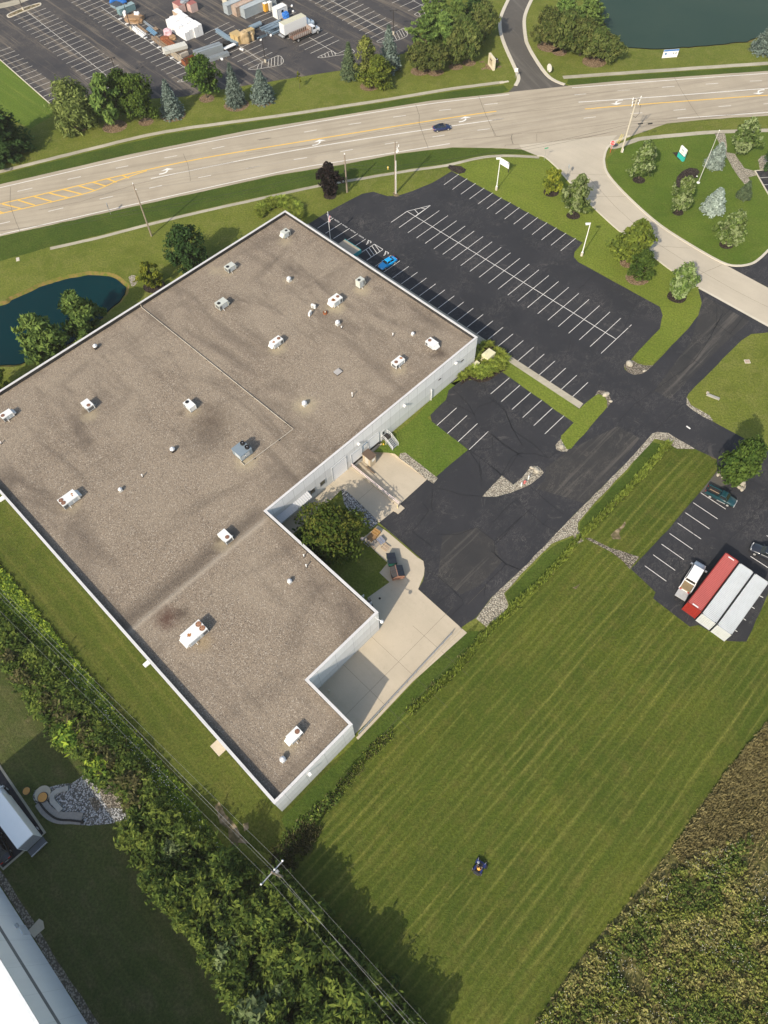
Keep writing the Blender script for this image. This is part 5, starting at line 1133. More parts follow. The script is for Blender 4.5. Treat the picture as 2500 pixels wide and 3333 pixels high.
for b, t_, w, lb in (((1364, 225), (1384, 146), 84, 'low bronze green crab tree furthest left on the north lawn'), ((1420, 231), (1432, 146), 88, 'second low bronze crab tree over its own mulch spot'), ((1484, 212), (1496, 103), 80, 'bronze green crab tree above the smallest mulch spot'), ((1527, 201), (1543, 85), 84, 'bronze crab tree nearest the upright stone sign'), ((1568, 130), (1585, 12), 84, 'tall bronze tree along the left kerb of the lake drive'), ((1505, 150), (1525, 60), 90, 'bronze tree buried between the bright pines and the crab trees')): tree('crab', b, t_, w, lb, group=GC, name='crab_tree')
for b, t_, w, lb in (((1386, 157), (1378, 54), 96, 'bright green pine at the corner of the storage yard'), ((1440, 148), (1440, 42), 86, 'bright green pine just right of the yard corner pine'), ((1483, 108), (1473, 2), 86, 'bright green pine at the back of the crab trees')): tree('pine', b, t_, w, lb, group=GC, name='pine_tree')
tree('dark_pine', (1545, 60), (1550, -30), 80, 'dark pine at the top edge left of the lake drive', group=GC, name='pine_tree')
tree('pine', (1410, 70), (1430, -20), 80, 'bright green pine at the top edge above the yard corner', group=GC, name='pine_tree')
tree('big_pine', (1835, 85), (1815, -35), 96, 'tall green pine at the top edge right of the lake drive', group=GC, name='pine_tree')
tree('big_pine', (1904, 108), (1877, -28), 128, 'large green pine leaning over the lake', group=GC, name='pine_tree')
for b, t_, w, lb in (((1779, 145), (1764, 36), 96, 'bronze crab tree nearest the right kerb of the lake drive'), ((1833, 172), (1818, 48), 104, 'bronze crab tree second from the right kerb of the lake drive'), ((1888, 180), (1877, 69), 100, 'bronze crab tree in front of the large lake pine'), ((1930, 192), (1932, 99), 104, 'bronze crab tree second from the lake shore'), ((1976, 197), (1990, 122), 84, 'bronze crab tree nearest the lake shore')): tree('crab', b, t_, w, lb, group=GC, name='crab_tree')
tree('spruce', (2484, 165), (2497, 74), 82, 'grey blue spruce at the right edge beside the lake', name='spruce_tree')
GS = 'pale leaved maples around the side street'
for b, t_, w, lb in (((2079, 580), (2093, 463), 92, 'pale leaved maple nearest the stop sign'), ((2406, 498), (2436, 388), 88, 'pale leaved maple beside the corner gravel strip'), ((2204, 688), (2240, 578), 80, 'pale leaved maple growing from the kidney shaped mulch bed'), ((2362, 795), (2417, 690), 90, 'pale leaved maple nearest the side driveway'), ((1866, 698), (1903, 572), 86, 'pale leaved maple left of the side street below the yellow tree'), ((2204, 965), (2242, 860), 88, 'pale leaved maple at the end of the verge by the lot entrance')): tree('silver', b, t_, w, lb, group=GS, name='maple_tree')
tree('spruce_pale', (2322, 540), (2346, 468), 56, 'silver blue spruce behind the tall white flagless pole', name='spruce_tree')
tree('spruce_pale', (2317, 686), (2336, 616), 66, 'silver blue spruce alone in the middle of the corner lawn', name='spruce_tree')
tree('spruce_green', (2419, 641), (2436, 590), 46, 'small dark evergreen on the corner lawn below the gravel', name='spruce_tree')
tree('dark', (2506, 556), (2514, 470), 60, 'dark evergreen cut by the right edge beside the curved gravel', name='evergreen_tree')
tree('yellow', (1792, 626), (1803, 553), 62, 'small yellow tree on the verge near the blank sign', name='yellow_tree')
tree('bright', (2048, 852), (2084, 722), 112, 'large yellow green tree leaning over the side street', name='bushy_tree')
tree('green', (2077, 906), (2104, 820), 84, 'shorter deep green tree in front of the yellow green one', name='pine_tree')
tree('round', (2380, 1556), (2405, 1448), 106, 'round dense tree on the stone edged bed by the pickup', name='round_tree')
tree('purple', (1074, 635), (1071, 536), 66, 'dark purple leaved tree beside the north verge path', name='purple_tree')
tree('dark', (627, 872), (600, 745), 112, 'round dark green tree against the far parapet', name='round_tree')
tree('yellow', (502, 932), (499, 862), 66, 'small yellow tree in a mulch ring near the pond', name='yellow_tree')
tree('pine', (290, 1095), (243, 962), 138, 'bright pine between the dyed pond and the parapet, right one', name='pine_tree')
tree('pine', (172, 1170), (141, 1032), 142, 'bright pine between the dyed pond and the parapet, left one', name='pine_tree')
tree('bright', (8, 1285), (8, 1188), 80, 'yellow green tree at the left edge below the pond', name='bushy_tree')
tree('autumn', (1090, 1768), 9.0, 182, 'large courtyard tree with touches of orange among dark leaves', name='courtyard_tree')
def shrub(mb, c, R, h, k, s, r, mats=(0, 1, 2), flat=.8):
    n = max(6, int(k))
    for i in range(n):
        a = r.uniform(0, 2*pi); t = r.random(); q = r.random()**.5
        rr = R*q*sqrt(max(.05, 1-(t*.95)**2))
        p = Vector((c[0]+rr*cos(a), c[1]+rr*sin(a), c[2]+h*t)); o = Vector((cos(a), sin(a), t)).normalized()
        clump(mb, p, R*r.choice((.3, .45, .6)), 24, s, o, r.choice(mats), flat, 2.5, 0, r)
    for i in range(int(n*.35)):
        a = r.uniform(0, 2*pi); q = R*r.uniform(.3, 1.15); b = Vector((c[0]+q*cos(a), c[1]+q*sin(a), c[2]+h*r.uniform(.4, .8))); d = Vector((cos(a)*.5, sin(a)*.5, r.uniform(.3, 1.1)))
        for k in range(6): leaf(mb, b+d*(.22*k)+rvec(r)*.08, (Vector((0, 0, 1))+rvec(r)*.7).normalized(), s*.9, r.choice(mats), 2.6, r)
# low dark shrubs under the courtyard tree, and the flowering one in the stone bed
for c, R, lb in (((1010, 1760), 2.2, 'dark shrub below the courtyard tree nearest the stepped parapet'), ((1040, 1815), 2.0, 'dark shrub below the courtyard tree at the shaded lawn')):
    m_ = MB(); shrub(m_, (0, 0, 0), R, 2.4, 40, .36, random.Random(int(R*100))); tag(m_.build('shrub', LF['dark'], None, loc=G(*c)), lb, 'shrub')
m_ = MB(); shrub(m_, (0, 0, 0), .9, .8, 20, .2, random.Random(9)); tag(m_.build('flowering_shrub', [LF['yellow'][0], paint('red petals', (.40, .05, .03)), LF['yellow'][1]], None, loc=Zn([(690, 345)])[0] and G(*Zn([(690, 345)])[0])), 'small red and yellow flowering shrub under the round tree', 'shrub')
# ornamental grass tufts: one mesh per kind of tuft, copied
def tuft(H, R, n, seed, w=.10):
    r = random.Random(seed); mb = MB()
    for i in range(n):
        a = r.uniform(0, 2*pi); q = R*.35*r.random(); l = H*r.uniform(.65, 1.1); sp_ = R*r.uniform(.3, 1.0)
        x, y = q*cos(a), q*sin(a); d = Vector((cos(a), sin(a), 0)); p = Vector((-sin(a), cos(a), 0))*w
        b0 = Vector((x, y, 0)); b1 = b0+d*sp_*.4+Vector((0, 0, l*.7)); b2 = b0+d*sp_+Vector((0, 0, l*.95-.25*sp_))
        mb.add([b0-p*.7, b0+p*.7, b1+p, b1-p, b2], [(0, 1, 2, 3), (3, 2, 4)], r.choices((0, 1, 2), (.4, .4, .2))[0])
    return mb
TUFT = [tuft(1.7, 1.3, 150, s_).build('fountain_plant', LF['reed']) for s_ in (1, 2, 3)]
for o in TUFT: COL.objects.unlink(o)
def tuft_at(px, s, group, label):
    o = rnd.choice(TUFT).copy(); COL.objects.link(o); o.location = G(*px); o.rotation_euler = (0, 0, rnd.uniform(0, 6)); o.scale = (s, s, s*rnd.uniform(.8, 1.05))
    tag(o, label, 'plant', group)
r_ = random.Random(3)
def in_poly(x, y, P):
    c = False; j = len(P)-1
    for i in range(len(P)):
        if (P[i][1] > y) != (P[j][1] > y) and x < (P[j][0]-P[i][0])*(y-P[i][1])/(P[j][1]-P[i][1]+1e-12)+P[i][0]: c = not c
        j = i
    return c
def scatter(P, n, r, mind=0.0):
    xs = [p[0] for p in P]; ys = [p[1] for p in P]; out = []; tries = 0
    while len(out) < n and tries < n*40:
        tries += 1
        x, y = r.uniform(min(xs), max(xs)), r.uniform(min(ys), max(ys))
        if in_poly(x, y, P) and all((x-a)**2+(y-b)**2 > mind*mind for a, b in (out[-400:] if mind else ())): out.append((x, y))
    return out
BEDP = [(1500, 1235), (1530, 1195), (1548, 1150), (1580, 1120), (1600, 1128), (1645, 1172), (1642, 1200), (1612, 1215), (1588, 1232), (1555, 1238), (1530, 1222)]
for x, y in scatter(BEDP, 44, r_, 14):
    if (1560 < x < 1616 and 1135 < y < 1182) or (1526 < x < 1566 and 1178 < y < 1206): continue
    tuft_at((x, y), r_.uniform(.75, 1.05), 'ornamental grass in the transformer bed', 'bright arching grass clump in the bed around the cream cabinets')
for i in range(15):
    a = radians(-20+i*15); tuft_at((912+64*cos(a), 700-40*sin(a)), r_.uniform(.95, 1.25), 'ornamental grass behind the roof corner', 'bright arching grass clump curving behind the far roof corner')
for i in range(8):
    a = radians(-10+i*24); tuft_at((906+44*cos(a), 698-24*sin(a)), r_.uniform(.85, 1.1), 'ornamental grass behind the roof corner', 'bright arching grass clump curving behind the far roof corner')
# ---- stuff: ditch weeds, bright weed bank, thicket, rough field
def W2P(pts): return [(p.x, p.y) for p in GP(pts)]
def blades(mb, x, y, H, R, n, r, w=.07, mi=None, z=0):
    for i in range(n):
        a = r.uniform(0, 2*pi); l = H*r.uniform(.5, 1.15); q = R*r.random()
        b = Vector((x+q*cos(a), y+q*sin(a), z)); d = rvec(r)*l*.5; d.z = l
        p = Vector((-d.y, d.x, 0)); p = p.normalized()*w if p.length > .01 else Vector((w, 0, 0))
        mb.add([b-p, b+p, b+d*.6+p*.9, b+d*.6-p*.9, b+d], [(0, 1, 2, 3), (3, 2, 4)], r.choices((0, 1, 2), (.35, .4, .25))[0] if mi is None else mi)
def along(pts, width, n, r):
    P = smooth_path(GP(pts), 5); L_ = [0]
    for i in range(1, len(P)): L_.append(L_[-1]+(P[i]-P[i-1]).length)
    out = []
    for _ in range(n):
        d = r.uniform(0, L_[-1]); i = max(k for k in range(len(L_)) if L_[k] <= d); i = min(i, len(P)-2)
        p = P[i].lerp(P[i+1], (d-L_[i])/max(1e-6, L_[i+1]-L_[i])); t_ = (P[i+1]-P[i]).normalized()
        w = (width if not callable(width) else width(d/L_[-1]))*(r.random()+r.random()-1)
        out.append((p.x-t_.y*w, p.y+t_.x*w, d/L_[-1]))
    return out
DITCH = [(905, 2790), (940, 2730), (1040, 2640), (1120, 2555), (1200, 2455), (1290, 2375), (1340, 2310), (1420, 2235), (1480, 2180), (1600, 2040), (1690, 1968), (1790, 1860), (1893, 1742), (1985, 1655), (2060, 1575), (2140, 1500), (2178, 1440)]
r_ = random.Random(21); dw = MB()
for x, y, t_ in along(DITCH, lambda t: 1.0-.5*t, 1900, r_):
    if (t_ > .5 and r_.random() < .8) or (t_ > .18 and noise.noise(Vector((x*.3, y*.3, 3))) > .12): continue
    blades(dw, x, y, r_.uniform(.25, .65), .35, 6, r_, .055)
    if t_ < .12 and r_.random() < .3: clump(dw, Vector((x, y, .4)), .5, 7, .22, Vector((0, 0, 1)), 2, .6, 2.2, 0, r_)
nf = len(dw.f)
tag(dw.build('ditch_weeds', [LF['reed'][1], LF['brush'][0], LF['scrub'][1]]), kind='stuff')
dg = MB()
for x, y, t_ in along([(1330, 2320), (1420, 2240), (1500, 2165), (1600, 2045), (1790, 1862), (1893, 1745), (2060, 1577), (2178, 1440)], lambda t: .45+.3*t, 1500, r_): blades(dg, x, y, r_.uniform(.5, 1.0), .3, 6, r_, .05)
tag(dg.build('ditch_reeds', LF['reed']), kind='stuff')
BANKP = W2P([(-60, 1780), (0, 1845), (130, 2005), (300, 2215), (470, 2430), (590, 2560), (675, 2690), (740, 2780), (800, 2850), (760, 2850), (700, 2760), (560, 2660), (470, 2560), (370, 2420), (230, 2270), (110, 2130), (0, 2020), (-60, 1960)])
wb = MB()
for x, y in scatter(BANKP, 4300, r_):
    h = r_.uniform(.2, .9)
    clump(wb, Vector((x, y, h*.5)), r_.uniform(.3, .6), 9, .27, Vector((0, 0, 1)), r_.choice((0, 1, 2)), .5, 1.7, 0, r_)
tag(wb.build('weed_bank', LF['weed']), kind='stuff')
fl = MB()
for x, y in scatter(W2P([(150, 2110), (300, 2260), (560, 2540), (640, 2640), (740, 2780), (720, 2800), (620, 2690), (500, 2550), (280, 2300), (140, 2150)]), 260, r_):
    leaf(fl, Vector((x, y, r_.uniform(.7, 1.0))), Vector((0, 0, 1)), .13, 0, 1, r_)
tag(fl.build('white_wildflowers', paint('white petals', (.75, .74, .62))), kind='stuff')
TH1 = W2P([(-60, 1960), (0, 2010), (110, 2120), (240, 2265), (380, 2420), (470, 2545), (545, 2640), (505, 2680), (440, 2640), (385, 2560), (330, 2530), (250, 2450), (150, 2340), (70, 2220), (0, 2110), (-60, 2070)])
TH2 = W2P([(455, 2640), (530, 2640), (620, 2705), (740, 2795), (850, 2860), (905, 2860), (960, 2890), (1050, 2990), (1180, 3135), (1310, 3295), (1420, 3430), (850, 3430), (765, 3230), (690, 3110), (560, 2930), (460, 2800), (420, 2720)])
def thicket(P, n, r, hf, key, name, mind=1.2):
    mb = MB()
    for x, y in scatter(P, n, r, mind):
        h = hf(x, y, r); R = r.uniform(1.0, 1.9)
        shrub(mb, (x, y, 0), R, h, 16+h*3.4, .31, r, r.choice(((0, 0, 1), (1, 1, 2), (0, 1, 2), (2, 2, 1))), .8)
    return tag(mb.build(name, LF[key]), kind='stuff')
r_ = random.Random(33)
thicket(TH1, 105, r_, lambda x, y, r: r.uniform(1.0, 2.9), 'scrub', 'thicket')
thicket(TH2, 165, r_, lambda x, y, r: r.uniform(1.4, 3.8) if y > 8 else r.uniform(2.6, 6.3), 'scrub', 'thicket')
thicket(W2P([(0, 2080), (160, 2250), (420, 2510), (520, 2640), (480, 2650), (300, 2420), (100, 2220), (0, 2110)]), 36, r_, lambda x, y, r: r.uniform(1.6, 3.0), 'brush', 'dry_brush')
br = MB()
for x, y in scatter(W2P([(300, 2350), (420, 2450), (540, 2620), (560, 2680), (470, 2640), (380, 2500)]), 420, r_): blades(br, x, y, r_.uniform(1.2, 2.6), .5, 7, r_, .06)
for x, y in scatter(W2P([(880, 2780), (990, 2680), (1060, 2690), (985, 2800), (930, 2870), (890, 2850)]), 260, r_): blades(br, x, y, r_.uniform(.5, 1.3), .5, 7, r_, .06)
tag(br.build('dry_stalks', LF['brush']), kind='stuff')
r_ = random.Random(91); vn = MB()
for x, y in scatter(W2P([(-40, 1960), (0, 2000), (110, 2110), (250, 2255), (390, 2400), (500, 2540), (560, 2625), (520, 2650), (430, 2560), (330, 2440), (200, 2320), (60, 2170), (-40, 2060)]), 900, r_): clump(vn, Vector((x, y, r_.uniform(.8, 2.6))), r_.uniform(.4, .8), 9, .24, Vector((.3, .3, 1)), r_.choice((0, 1, 1)), .6, 2.2, 0, r_)
tag(vn.build('vines', LF['scrub']), kind='stuff')
BUSH = []
for i, (key, R, h) in enumerate((('scrub_grey', 1.9, 4.2), ('scrub', 2.2, 5.0), ('weed', 1.6, 2.6))):
    m_ = MB(); shrub(m_, (0, 0, 0), R, h, 60, .40, random.Random(70+i), (0, 0, 1, 2)); o = m_.build('shrub', LF[key]); COL.objects.unlink(o); BUSH.append(o)
for k, c, s, lb in ((0, (585, 2770), .8, 'pale grey green shrub at the edge of the thicket near the rock basin'), (0, (760, 2975), 1.0, 'pale grey shrub left of the power pole in the thicket'), (0, (800, 3035), .8, 'small pale shrub beneath the pale shrub by the power pole'), (0, (745, 3095), .95, 'whitest leaved shrub on the shaded lawn side of the thicket'), (0, (850, 3290), 1.2, 'olive grey shrub at the bottom edge of the photo'),
                    (0, (925, 3215), .9, 'pale shrub in the bottom middle of the thicket'), (1, (880, 2990), 1.0, 'bright green bush in the thicket straight below the power pole'), (1, (690, 2870), .9, 'green bush bulging toward the thin grass strip'), (2, (240, 2400), 1.1, 'bright low bush at the upper thicket near the left lawn'), (2, (335, 2500), 1.0, 'bright bush overhanging the top of the rock basin'), (1, (1010, 3090), 1.15, 'tall bush throwing a shadow on the mown field'), (1, (1150, 3230), 1.25, 'tallest bush at the field edge of the lower thicket')):
    o = BUSH[k].copy(); COL.objects.link(o); o.location = G(*c); o.scale = (s, s, s*1.05); o.rotation_euler = (0, 0, rnd.uniform(0, 6)); tag(o, lb, 'shrub', 'distinct shrubs of the thicket')
# rough field at the lower right
ROUGH = W2P([(1690, 3420), (1780, 3270), (1900, 3110), (2020, 2970), (2110, 2860), (2200, 2740), (2330, 2560), (2420, 2440), (2560, 2280), (2640, 2400), (2640, 3420)])
struct(MB().sheet(rough(ROUGH, .2, 1.0, 6), .01), 'rough_ground', M['litter'])
ST = W2P([(2190, 2755), (2330, 2560), (2420, 2440), (2560, 2280), (2620, 2420), (2560, 2640), (2440, 2760), (2300, 2820), (2210, 2810)])
r_ = random.Random(44); sg_ = MB()
for x, y in scatter(ST, 5200, r_): blades(sg_, x, y, r_.uniform(.25, .6), .35, 7, r_, .06)
for x, y in scatter(ROUGH, 1600, r_): blades(sg_, x, y, r_.uniform(.4, 1.0), .4, 6, r_, .06)
tag(sg_.build('dry_grass', LF['straw']), kind='stuff')
wd_ = MB(); RW_ = W2P([(1700, 3420), (1790, 3270), (1910, 3115), (2030, 2975), (2150, 2850), (2260, 2780), (2400, 2740), (2560, 2640), (2640, 2700), (2640, 3420)])
for x, y in scatter(RW_, 3200, r_):
    f = noise.noise(Vector((x*.22, y*.22, 5))); mi = 0 if f > .12 else (1 if f > -.08 else 2)
    h = r_.uniform(.4, 1.2)
    if noise.noise(Vector((x*.15, y*.15, 9))) > .28: continue
    clump(wd_, Vector((x, y, h*.55)), r_.uniform(.35, .7), 12, .22, rvec(r_), mi, .9, 2.0, 0, r_)
tag(wd_.build('tall_weeds', [leaf_mat('seedhead tan', (.28, .235, .08)), leaf_mat('weed olive', (.19, .19, .042)), leaf_mat('weed dark', (.095, .12, .026))]), kind='stuff')
wf = MB()
for x, y in scatter(RW_, 1700, r_):
    if noise.noise(Vector((x*.2, y*.2, 12))) > .08: leaf(wf, Vector((x, y, r_.uniform(1.2, 1.8))), Vector((0, 0, 1)), .085, 0, 1, r_)
tag(wf.build('white_wildflowers', paint('white petals', (.75, .74, .62))), kind='stuff')
# ================================================================== LEFT BUILDING, POLES, SIGNS
def head(a, b): d = Vector(b)-Vector(a); return atan2(d.y, d.x)
A0, A1 = G(0, 2885), G(285, 3333)
dW = (A1-A0).normalized(); nW = Vector((dW.y, -dW.x, 0))      # nW points into the building (away from the lawn)
if nW.x > 0: nW = -nW
LBZ = 11.8
ang = atan2(dW.y, dW.x)
lb = thing('neighbour_building', 'tall pale building with white roof cut by the lower left corner', 'building', A0-dW*10.2, ang)
LLEN, LDEP = 90.0, 40.0
sgn = -1 if (Matrix.Rotation(ang, 3, 'Z') @ Vector((0, 1, 0))).dot(nW) < 0 else 1
t = NT('pale panel cladding'); o = t.xyz(t.pos(True))
col = t.mix(t.ramp(t.math('PINGPONG', o[0], 1.9), .02, .05, .35, 0), (.82, .84, .87), (.52, .54, .57))
col = t.mix(t.ramp(t.math('ABSOLUTE', t.math('SUBTRACT', o[2], 7.2)), .42, .45, 1, 0), col, (.17, .18, .20))
col = t.mix(t.ramp(t.noise(t.mapv(t.pos(True), (1, 1, .1)), .6, 4), .45, .75, 0, .15), col, (.45, .47, .5))
LBM = t.done(col, .6)
bx = lambda m, x0, x1, y0, y1, z0, z1: m.box2((x0, sgn*y0, z0), (x1, sgn*y1, z1))
bx(MB(), 0, LLEN, 0, LDEP, -.2, LBZ-.15).build('wall', LBM, lb)
t = NT('white roof membrane'); ROOFW = t.done(t.mix(t.ramp(t.noise(t.pos(True), .5, 5, .7), .55, .8, 0, .3), (.80, .79, .74), (.55, .52, .46)), .7)
bx(MB(), .4, LLEN-.4, .4, LDEP-.4, LBZ-.14, LBZ-.1).build('roof', ROOFW, lb)
cp_ = MB(); bx(cp_, -.05, LLEN+.05, -.05, .4, LBZ-.15, LBZ+.06); bx(cp_, -.05, .4, .4, LDEP, LBZ-.15, LBZ+.06); cp_.build('coping', paint('pale coping edge', (.66, .69, .70), rough=.4), lb)
x = (G(85, 3020)-(A0-dW*10.2)).dot(dW)
bx(MB(), x-.35, x+1.1, -.10, .0, .1, 2.3).build('door', paint('pale flush door', (.72, .74, .76)), lb)
bx(MB(), x-.45, x+.1, -.35, .0, 2.7, 2.95).build('door_light', M['steel'], lb)
P4 = [A0-dW*10.2+nW*-.1, A1+dW*40, A1+dW*40-nW*1.0, A0-dW*10.2-nW*1.0]
struct(MB().sheet(rough(P4, .15, .8, 8), .012), 'gravel_bed', M['gravel_dark'])
struct(MB().prism([G(92, 3030), G(128, 2990), G(141, 2998), G(145, 3022), G(112, 3052)], 0, .12), 'door_pad', M['slab'])
# truck court of the left building
CT = [(-160, 2270), (0, 2495), (147, 2711), (10.6, 2829), (-120, 2640), (-300, 2500)]
struct(MB().sheet(GP(CT), .012), 'truck_court', M['asphalt'])
struct(MB().kerb(GP([(-160, 2270), (0, 2495), (147, 2711), (10.6, 2829), (-20, 2790)]), .32, -.02, .12), 'kerb', M['walk'])
# rock lined outfall
cw = paint('weathered headwall concrete', (.36, .35, .31), dirt=.5)
Zo = lambda L_, s=3.77: [(x/s, 2480+y/s) for x, y in L_]
bed(Zo([(400, 420), (430, 350), (520, 295), (620, 310), (760, 275), (880, 265), (1000, 180), (1085, 105), (1140, 180), (1220, 220), (1230, 330), (1290, 420), (1320, 500), (1330, 560), (1450, 570), (1560, 600), (1600, 640), (1560, 710), (1450, 745), (1250, 765), (1100, 780), (900, 765), (760, 735), (660, 690), (590, 610), (520, 540), (430, 490)]), 'riprap_bed', 'riprap', .02, .1)
bed(Zo([(1215, 230), (1330, 280), (1500, 330), (1640, 420), (1659, 540), (1610, 610), (1450, 565), (1330, 560), (1250, 440), (1230, 330)]), 'bare_soil', 'gravel_dark', .024, .15)
bed(Zo([(1090, 440), (1160, 420), (1230, 480), (1220, 580), (1180, 610), (1130, 540)]), 'bare_soil', 'gravel_dark', .028, .1)
hw = thing('culvert_headwall', 'grey concrete headwall with splayed wings around the outfall pool', 'headwall', (0, 0, 0))
for L_, w, h in (([(845, 325), (760, 345), (675, 385), (650, 430), (655, 480), (700, 535), (760, 600)], .7, .35),): MB().kerb(smooth_path(GP(Zo(L_)), 3), w, -1.3, h).build('wall', cw, hw)
MB().kerb(smooth_path(GP(Zo([(500, 490), (570, 590), (660, 660), (760, 690), (890, 690), (1010, 700)])), 3), 1.6, -.1, .25).build('wing_wall', paint('block wing wall', (.27, .25, .22), dirt=.6, sc=3), hw)
MB().tube([p+Vector((0, 0, .3)) for p in smooth_path(GP(Zo([(490, 495), (560, 590), (650, 670), (740, 710), (880, 720), (1040, 740)])), 3)], .14, 6).build('drain_hose', M['black'], hw)
mh = thing('manhole', 'round concrete manhole with an orange lid on the rocks', 'manhole', G(*Zo([(535, 395)])[0]))
MB().cyl((0, 0, 0), 1.15, .3, 20).build('collar', paint('tan concrete', (.40, .36, .27), dirt=.3), mh); MB().cyl((.15, -.5, .3), .75, .12, 20).build('rim', M['dark_steel'], mh); MB().lathe((.15, -.5, .42), [(.66, 0), (.66, .05), (.4, .07), (.02, .07)], 20).build('lid', paint('orange rusted lid', (.55, .27, .06), dirt=.4, sc=4), mh)
m2 = thing('manhole', 'small orange manhole lid alone on the grass beside the truck court', 'manhole', G(*Zo([(328, 358)])[0]))
MB().cyl((0, 0, 0), .58, .08, 18).build('rim', M['dark_steel'], m2); MB().lathe((0, 0, .08), [(.52, 0), (.52, .05), (.02, .06)], 18).build('lid', paint('orange rusted lid', (.55, .27, .06), dirt=.4, sc=4), m2)
# small flat things in the grass
dn = thing('drain_grate', 'square rusty drain grate in the lawn right of the lane', 'drain grate', G(2432, 1177)); MB().box((0, 0, .04), (1.1, .95, .08)).build('frame', M['kerb'], dn)
for i in range(5): MB().box((-.36+i*.18, 0, .09), (.06, .7, .03)).build('bar', M['rust'], dn)
pd = tag(MB().box((0, 0, .09), (2.1, 2.0, .18), BTH).build('concrete_pad', M['slab'], None, loc=G(716, 2430)), 'small square concrete pad against the long west wall', 'concrete pad')
hd_ = thing('drain_headwall', 'slab of concrete with weeds in the lawn near the lane', 'headwall', G(2320, 1293), radians(-32)); MB().box((0, 0, .15), (2.5, .45, .4)).build('wall', cw, hd_); MB().box((-1.2, .5, .1), (.5, .5, .25)).build('stone', M['slab'], hd_)
STONE = paint('pale boulder', (.42, .38, .30), rough=.9, dirt=.3, sc=2)
def boulder(px, r, label, seed, group=None):
    q = random.Random(seed); bm = bmesh.new(); bmesh.ops.create_icosphere(bm, subdivisions=2, radius=1)
    for v in bm.verts: v.co = Vector((v.co.x*r*.98, v.co.y*r*.7, v.co.z*r*.5))*(1+.35*noise.noise(v.co*1.3+Vector((seed, 0, 0))))
    me = bpy.data.meshes.new('boulder'); bm.to_mesh(me); bm.free(); me.materials.append(STONE)
    o = bpy.data.objects.new('boulder', me); COL.objects.link(o); o.location = G(*px, r*.2); o.rotation_euler = (0, 0, q.uniform(0, 6)); tag(o, label, 'boulder', group)
for i, (c, r, lb_) in enumerate((((2049, 1183), .95, 'pale upright boulder at the tip of the verge by the lot'), ((1972, 1283), .75, 'pale boulder on the dark tip of the grass island'), ((1988, 1306), .4, 'small stone at the right side of the island tip'), ((1828, 1454), .6, 'boulder on the rounded gravel end below the island'), ((2410, 1572), .9, 'largest boulder in the stone edged bed by the pickup'), ((2097, 1207), .4, 'small stone beneath the verge tip'), ((1746, 1530), .7, 'pale boulder at the top of the hydrant gravel'), ((1732, 1522), .45, 'small pale stone at the top of the hydrant gravel'))): boulder(c, r, lb_, i*7+3)
r_ = random.Random(2)
ES = Zn([(425, 243), (520, 290), (600, 350), (660, 378), (730, 430), (800, 480), (860, 515)])
for i, c in enumerate(ES): boulder((c[0]+r_.uniform(-1, 1), c[1]+r_.uniform(-1, 1)), .45, 'pale edging stone along the bed next to the green pickup', 100+i, 'edging stones of the round tree bed')

def upole(base, h, label, r=.16, arms=(), rz=0.0, mat='pole_wood', riser=None, group='utility poles'):
    p = thing('utility_pole', label, 'utility pole', G(*base), rz, group)
    MB().tube([(0, 0, -.2), (0, 0, h*.5), (0, 0, h)], [r*1.25, r*1.05, r*.75], 10).build('pole', M[mat], p)
    for z, L_ in arms:
        a = MB().box((0, 0, z), (L_, .12, .14)).build('crossarm', M['steel'] if mat == 'pole_wood' and L_ > 3 else M['pole_wood'], p)
        for x in (-L_/2+.06, L_*.12, L_/2-.06): MB().lathe((x, 0, z+.07), [(.05, 0), (.13, .1), (.05, .16), (.13, .24), (.04, .34)], 10).build('insulator', M['white'], a)
    if riser: MB().tube([(r*1.2, -r, 0), (r*1.1, -r, riser)], .09, 8).build('riser', M['white'], p)
    return p
p1 = upole((493.7, 768.5), 13.4, 'leaning looking brown timber pole on the verge near the pond', arms=())
MB().tube([(-.2, 0, 13.1), (0, 0, 13.4)], .06, 6).build('bracket', M['steel'], p1); MB().lathe((0, 0, 13.4), [(.06, 0), (.13, .1), (.05, .2), (.1, .3)], 8).build('insulator', M['white'], p1)
MB().lathe((.22, 0, 12.0), [(.05, 0), (.13, .1), (.04, .3)], 8).build('insulator', M['white'], p1)
p2 = upole((1130, 626), 9.8, 'short grey pole next to the purple tree', .18)
MB().cyl((0, 0, 9.8), .14, .25, 10).build('cap', M['white'], p2); MB().box((-.25, 0, 5.6), (.3, .3, .5)).build('meter_box', M['dark_steel'], p2)
p3 = upole((1286.6, 630), 13.2, 'pole with a white riser pipe at the edge of the parking lot', riser=8.6)
for k, (x, z) in enumerate(((.5, 11.6), (.75, 11.0), (.45, 10.6), (.85, 12.0))): MB().tube([(0, 0, z-.2), (x, .15*(k-1.5), z)], .04, 5).build('bracket', M['steel'], p3); MB().lathe((x, .15*(k-1.5), z-.3), [(.08, 0), (.12, .2), (.06, .4), (.1, .6)], 8).build('insulator', M['white'], p3)
p4 = upole((2023, 495), 13.4, 'big grey pole with many insulators at the side street corner', .2, mat='concrete_post', riser=1.0)
for k in range(3):
    for s_ in (-1, 1):
        z = 13.2-k*.75; MB().tube([(0, 0, z), (s_*(1.0-.1*k), .3*s_, z+.1)], .05, 5).build('bracket', M['dark_steel'], p4); MB().lathe((s_*(1.0-.1*k), .3*s_, z), [(.07, 0), (.14, .15), (.06, .3), (.13, .45), (.04, .6)], 8).build('insulator', M['white'], p4)
MB().tube([(0, 0, 9.4), (.9, -.2, 8.9), (1.5, -.3, 10), (1.2, -.3, 12)], .05, 5).build('cable_loop', M['black_wire'], p4)
q0 = G(932, 2859); wd_dir = (G(1356, 3333, 12)-G(889, 2826, 12)); wa = atan2(wd_dir.y, wd_dir.x)
top5 = Vector((q0.x, q0.y, 0))
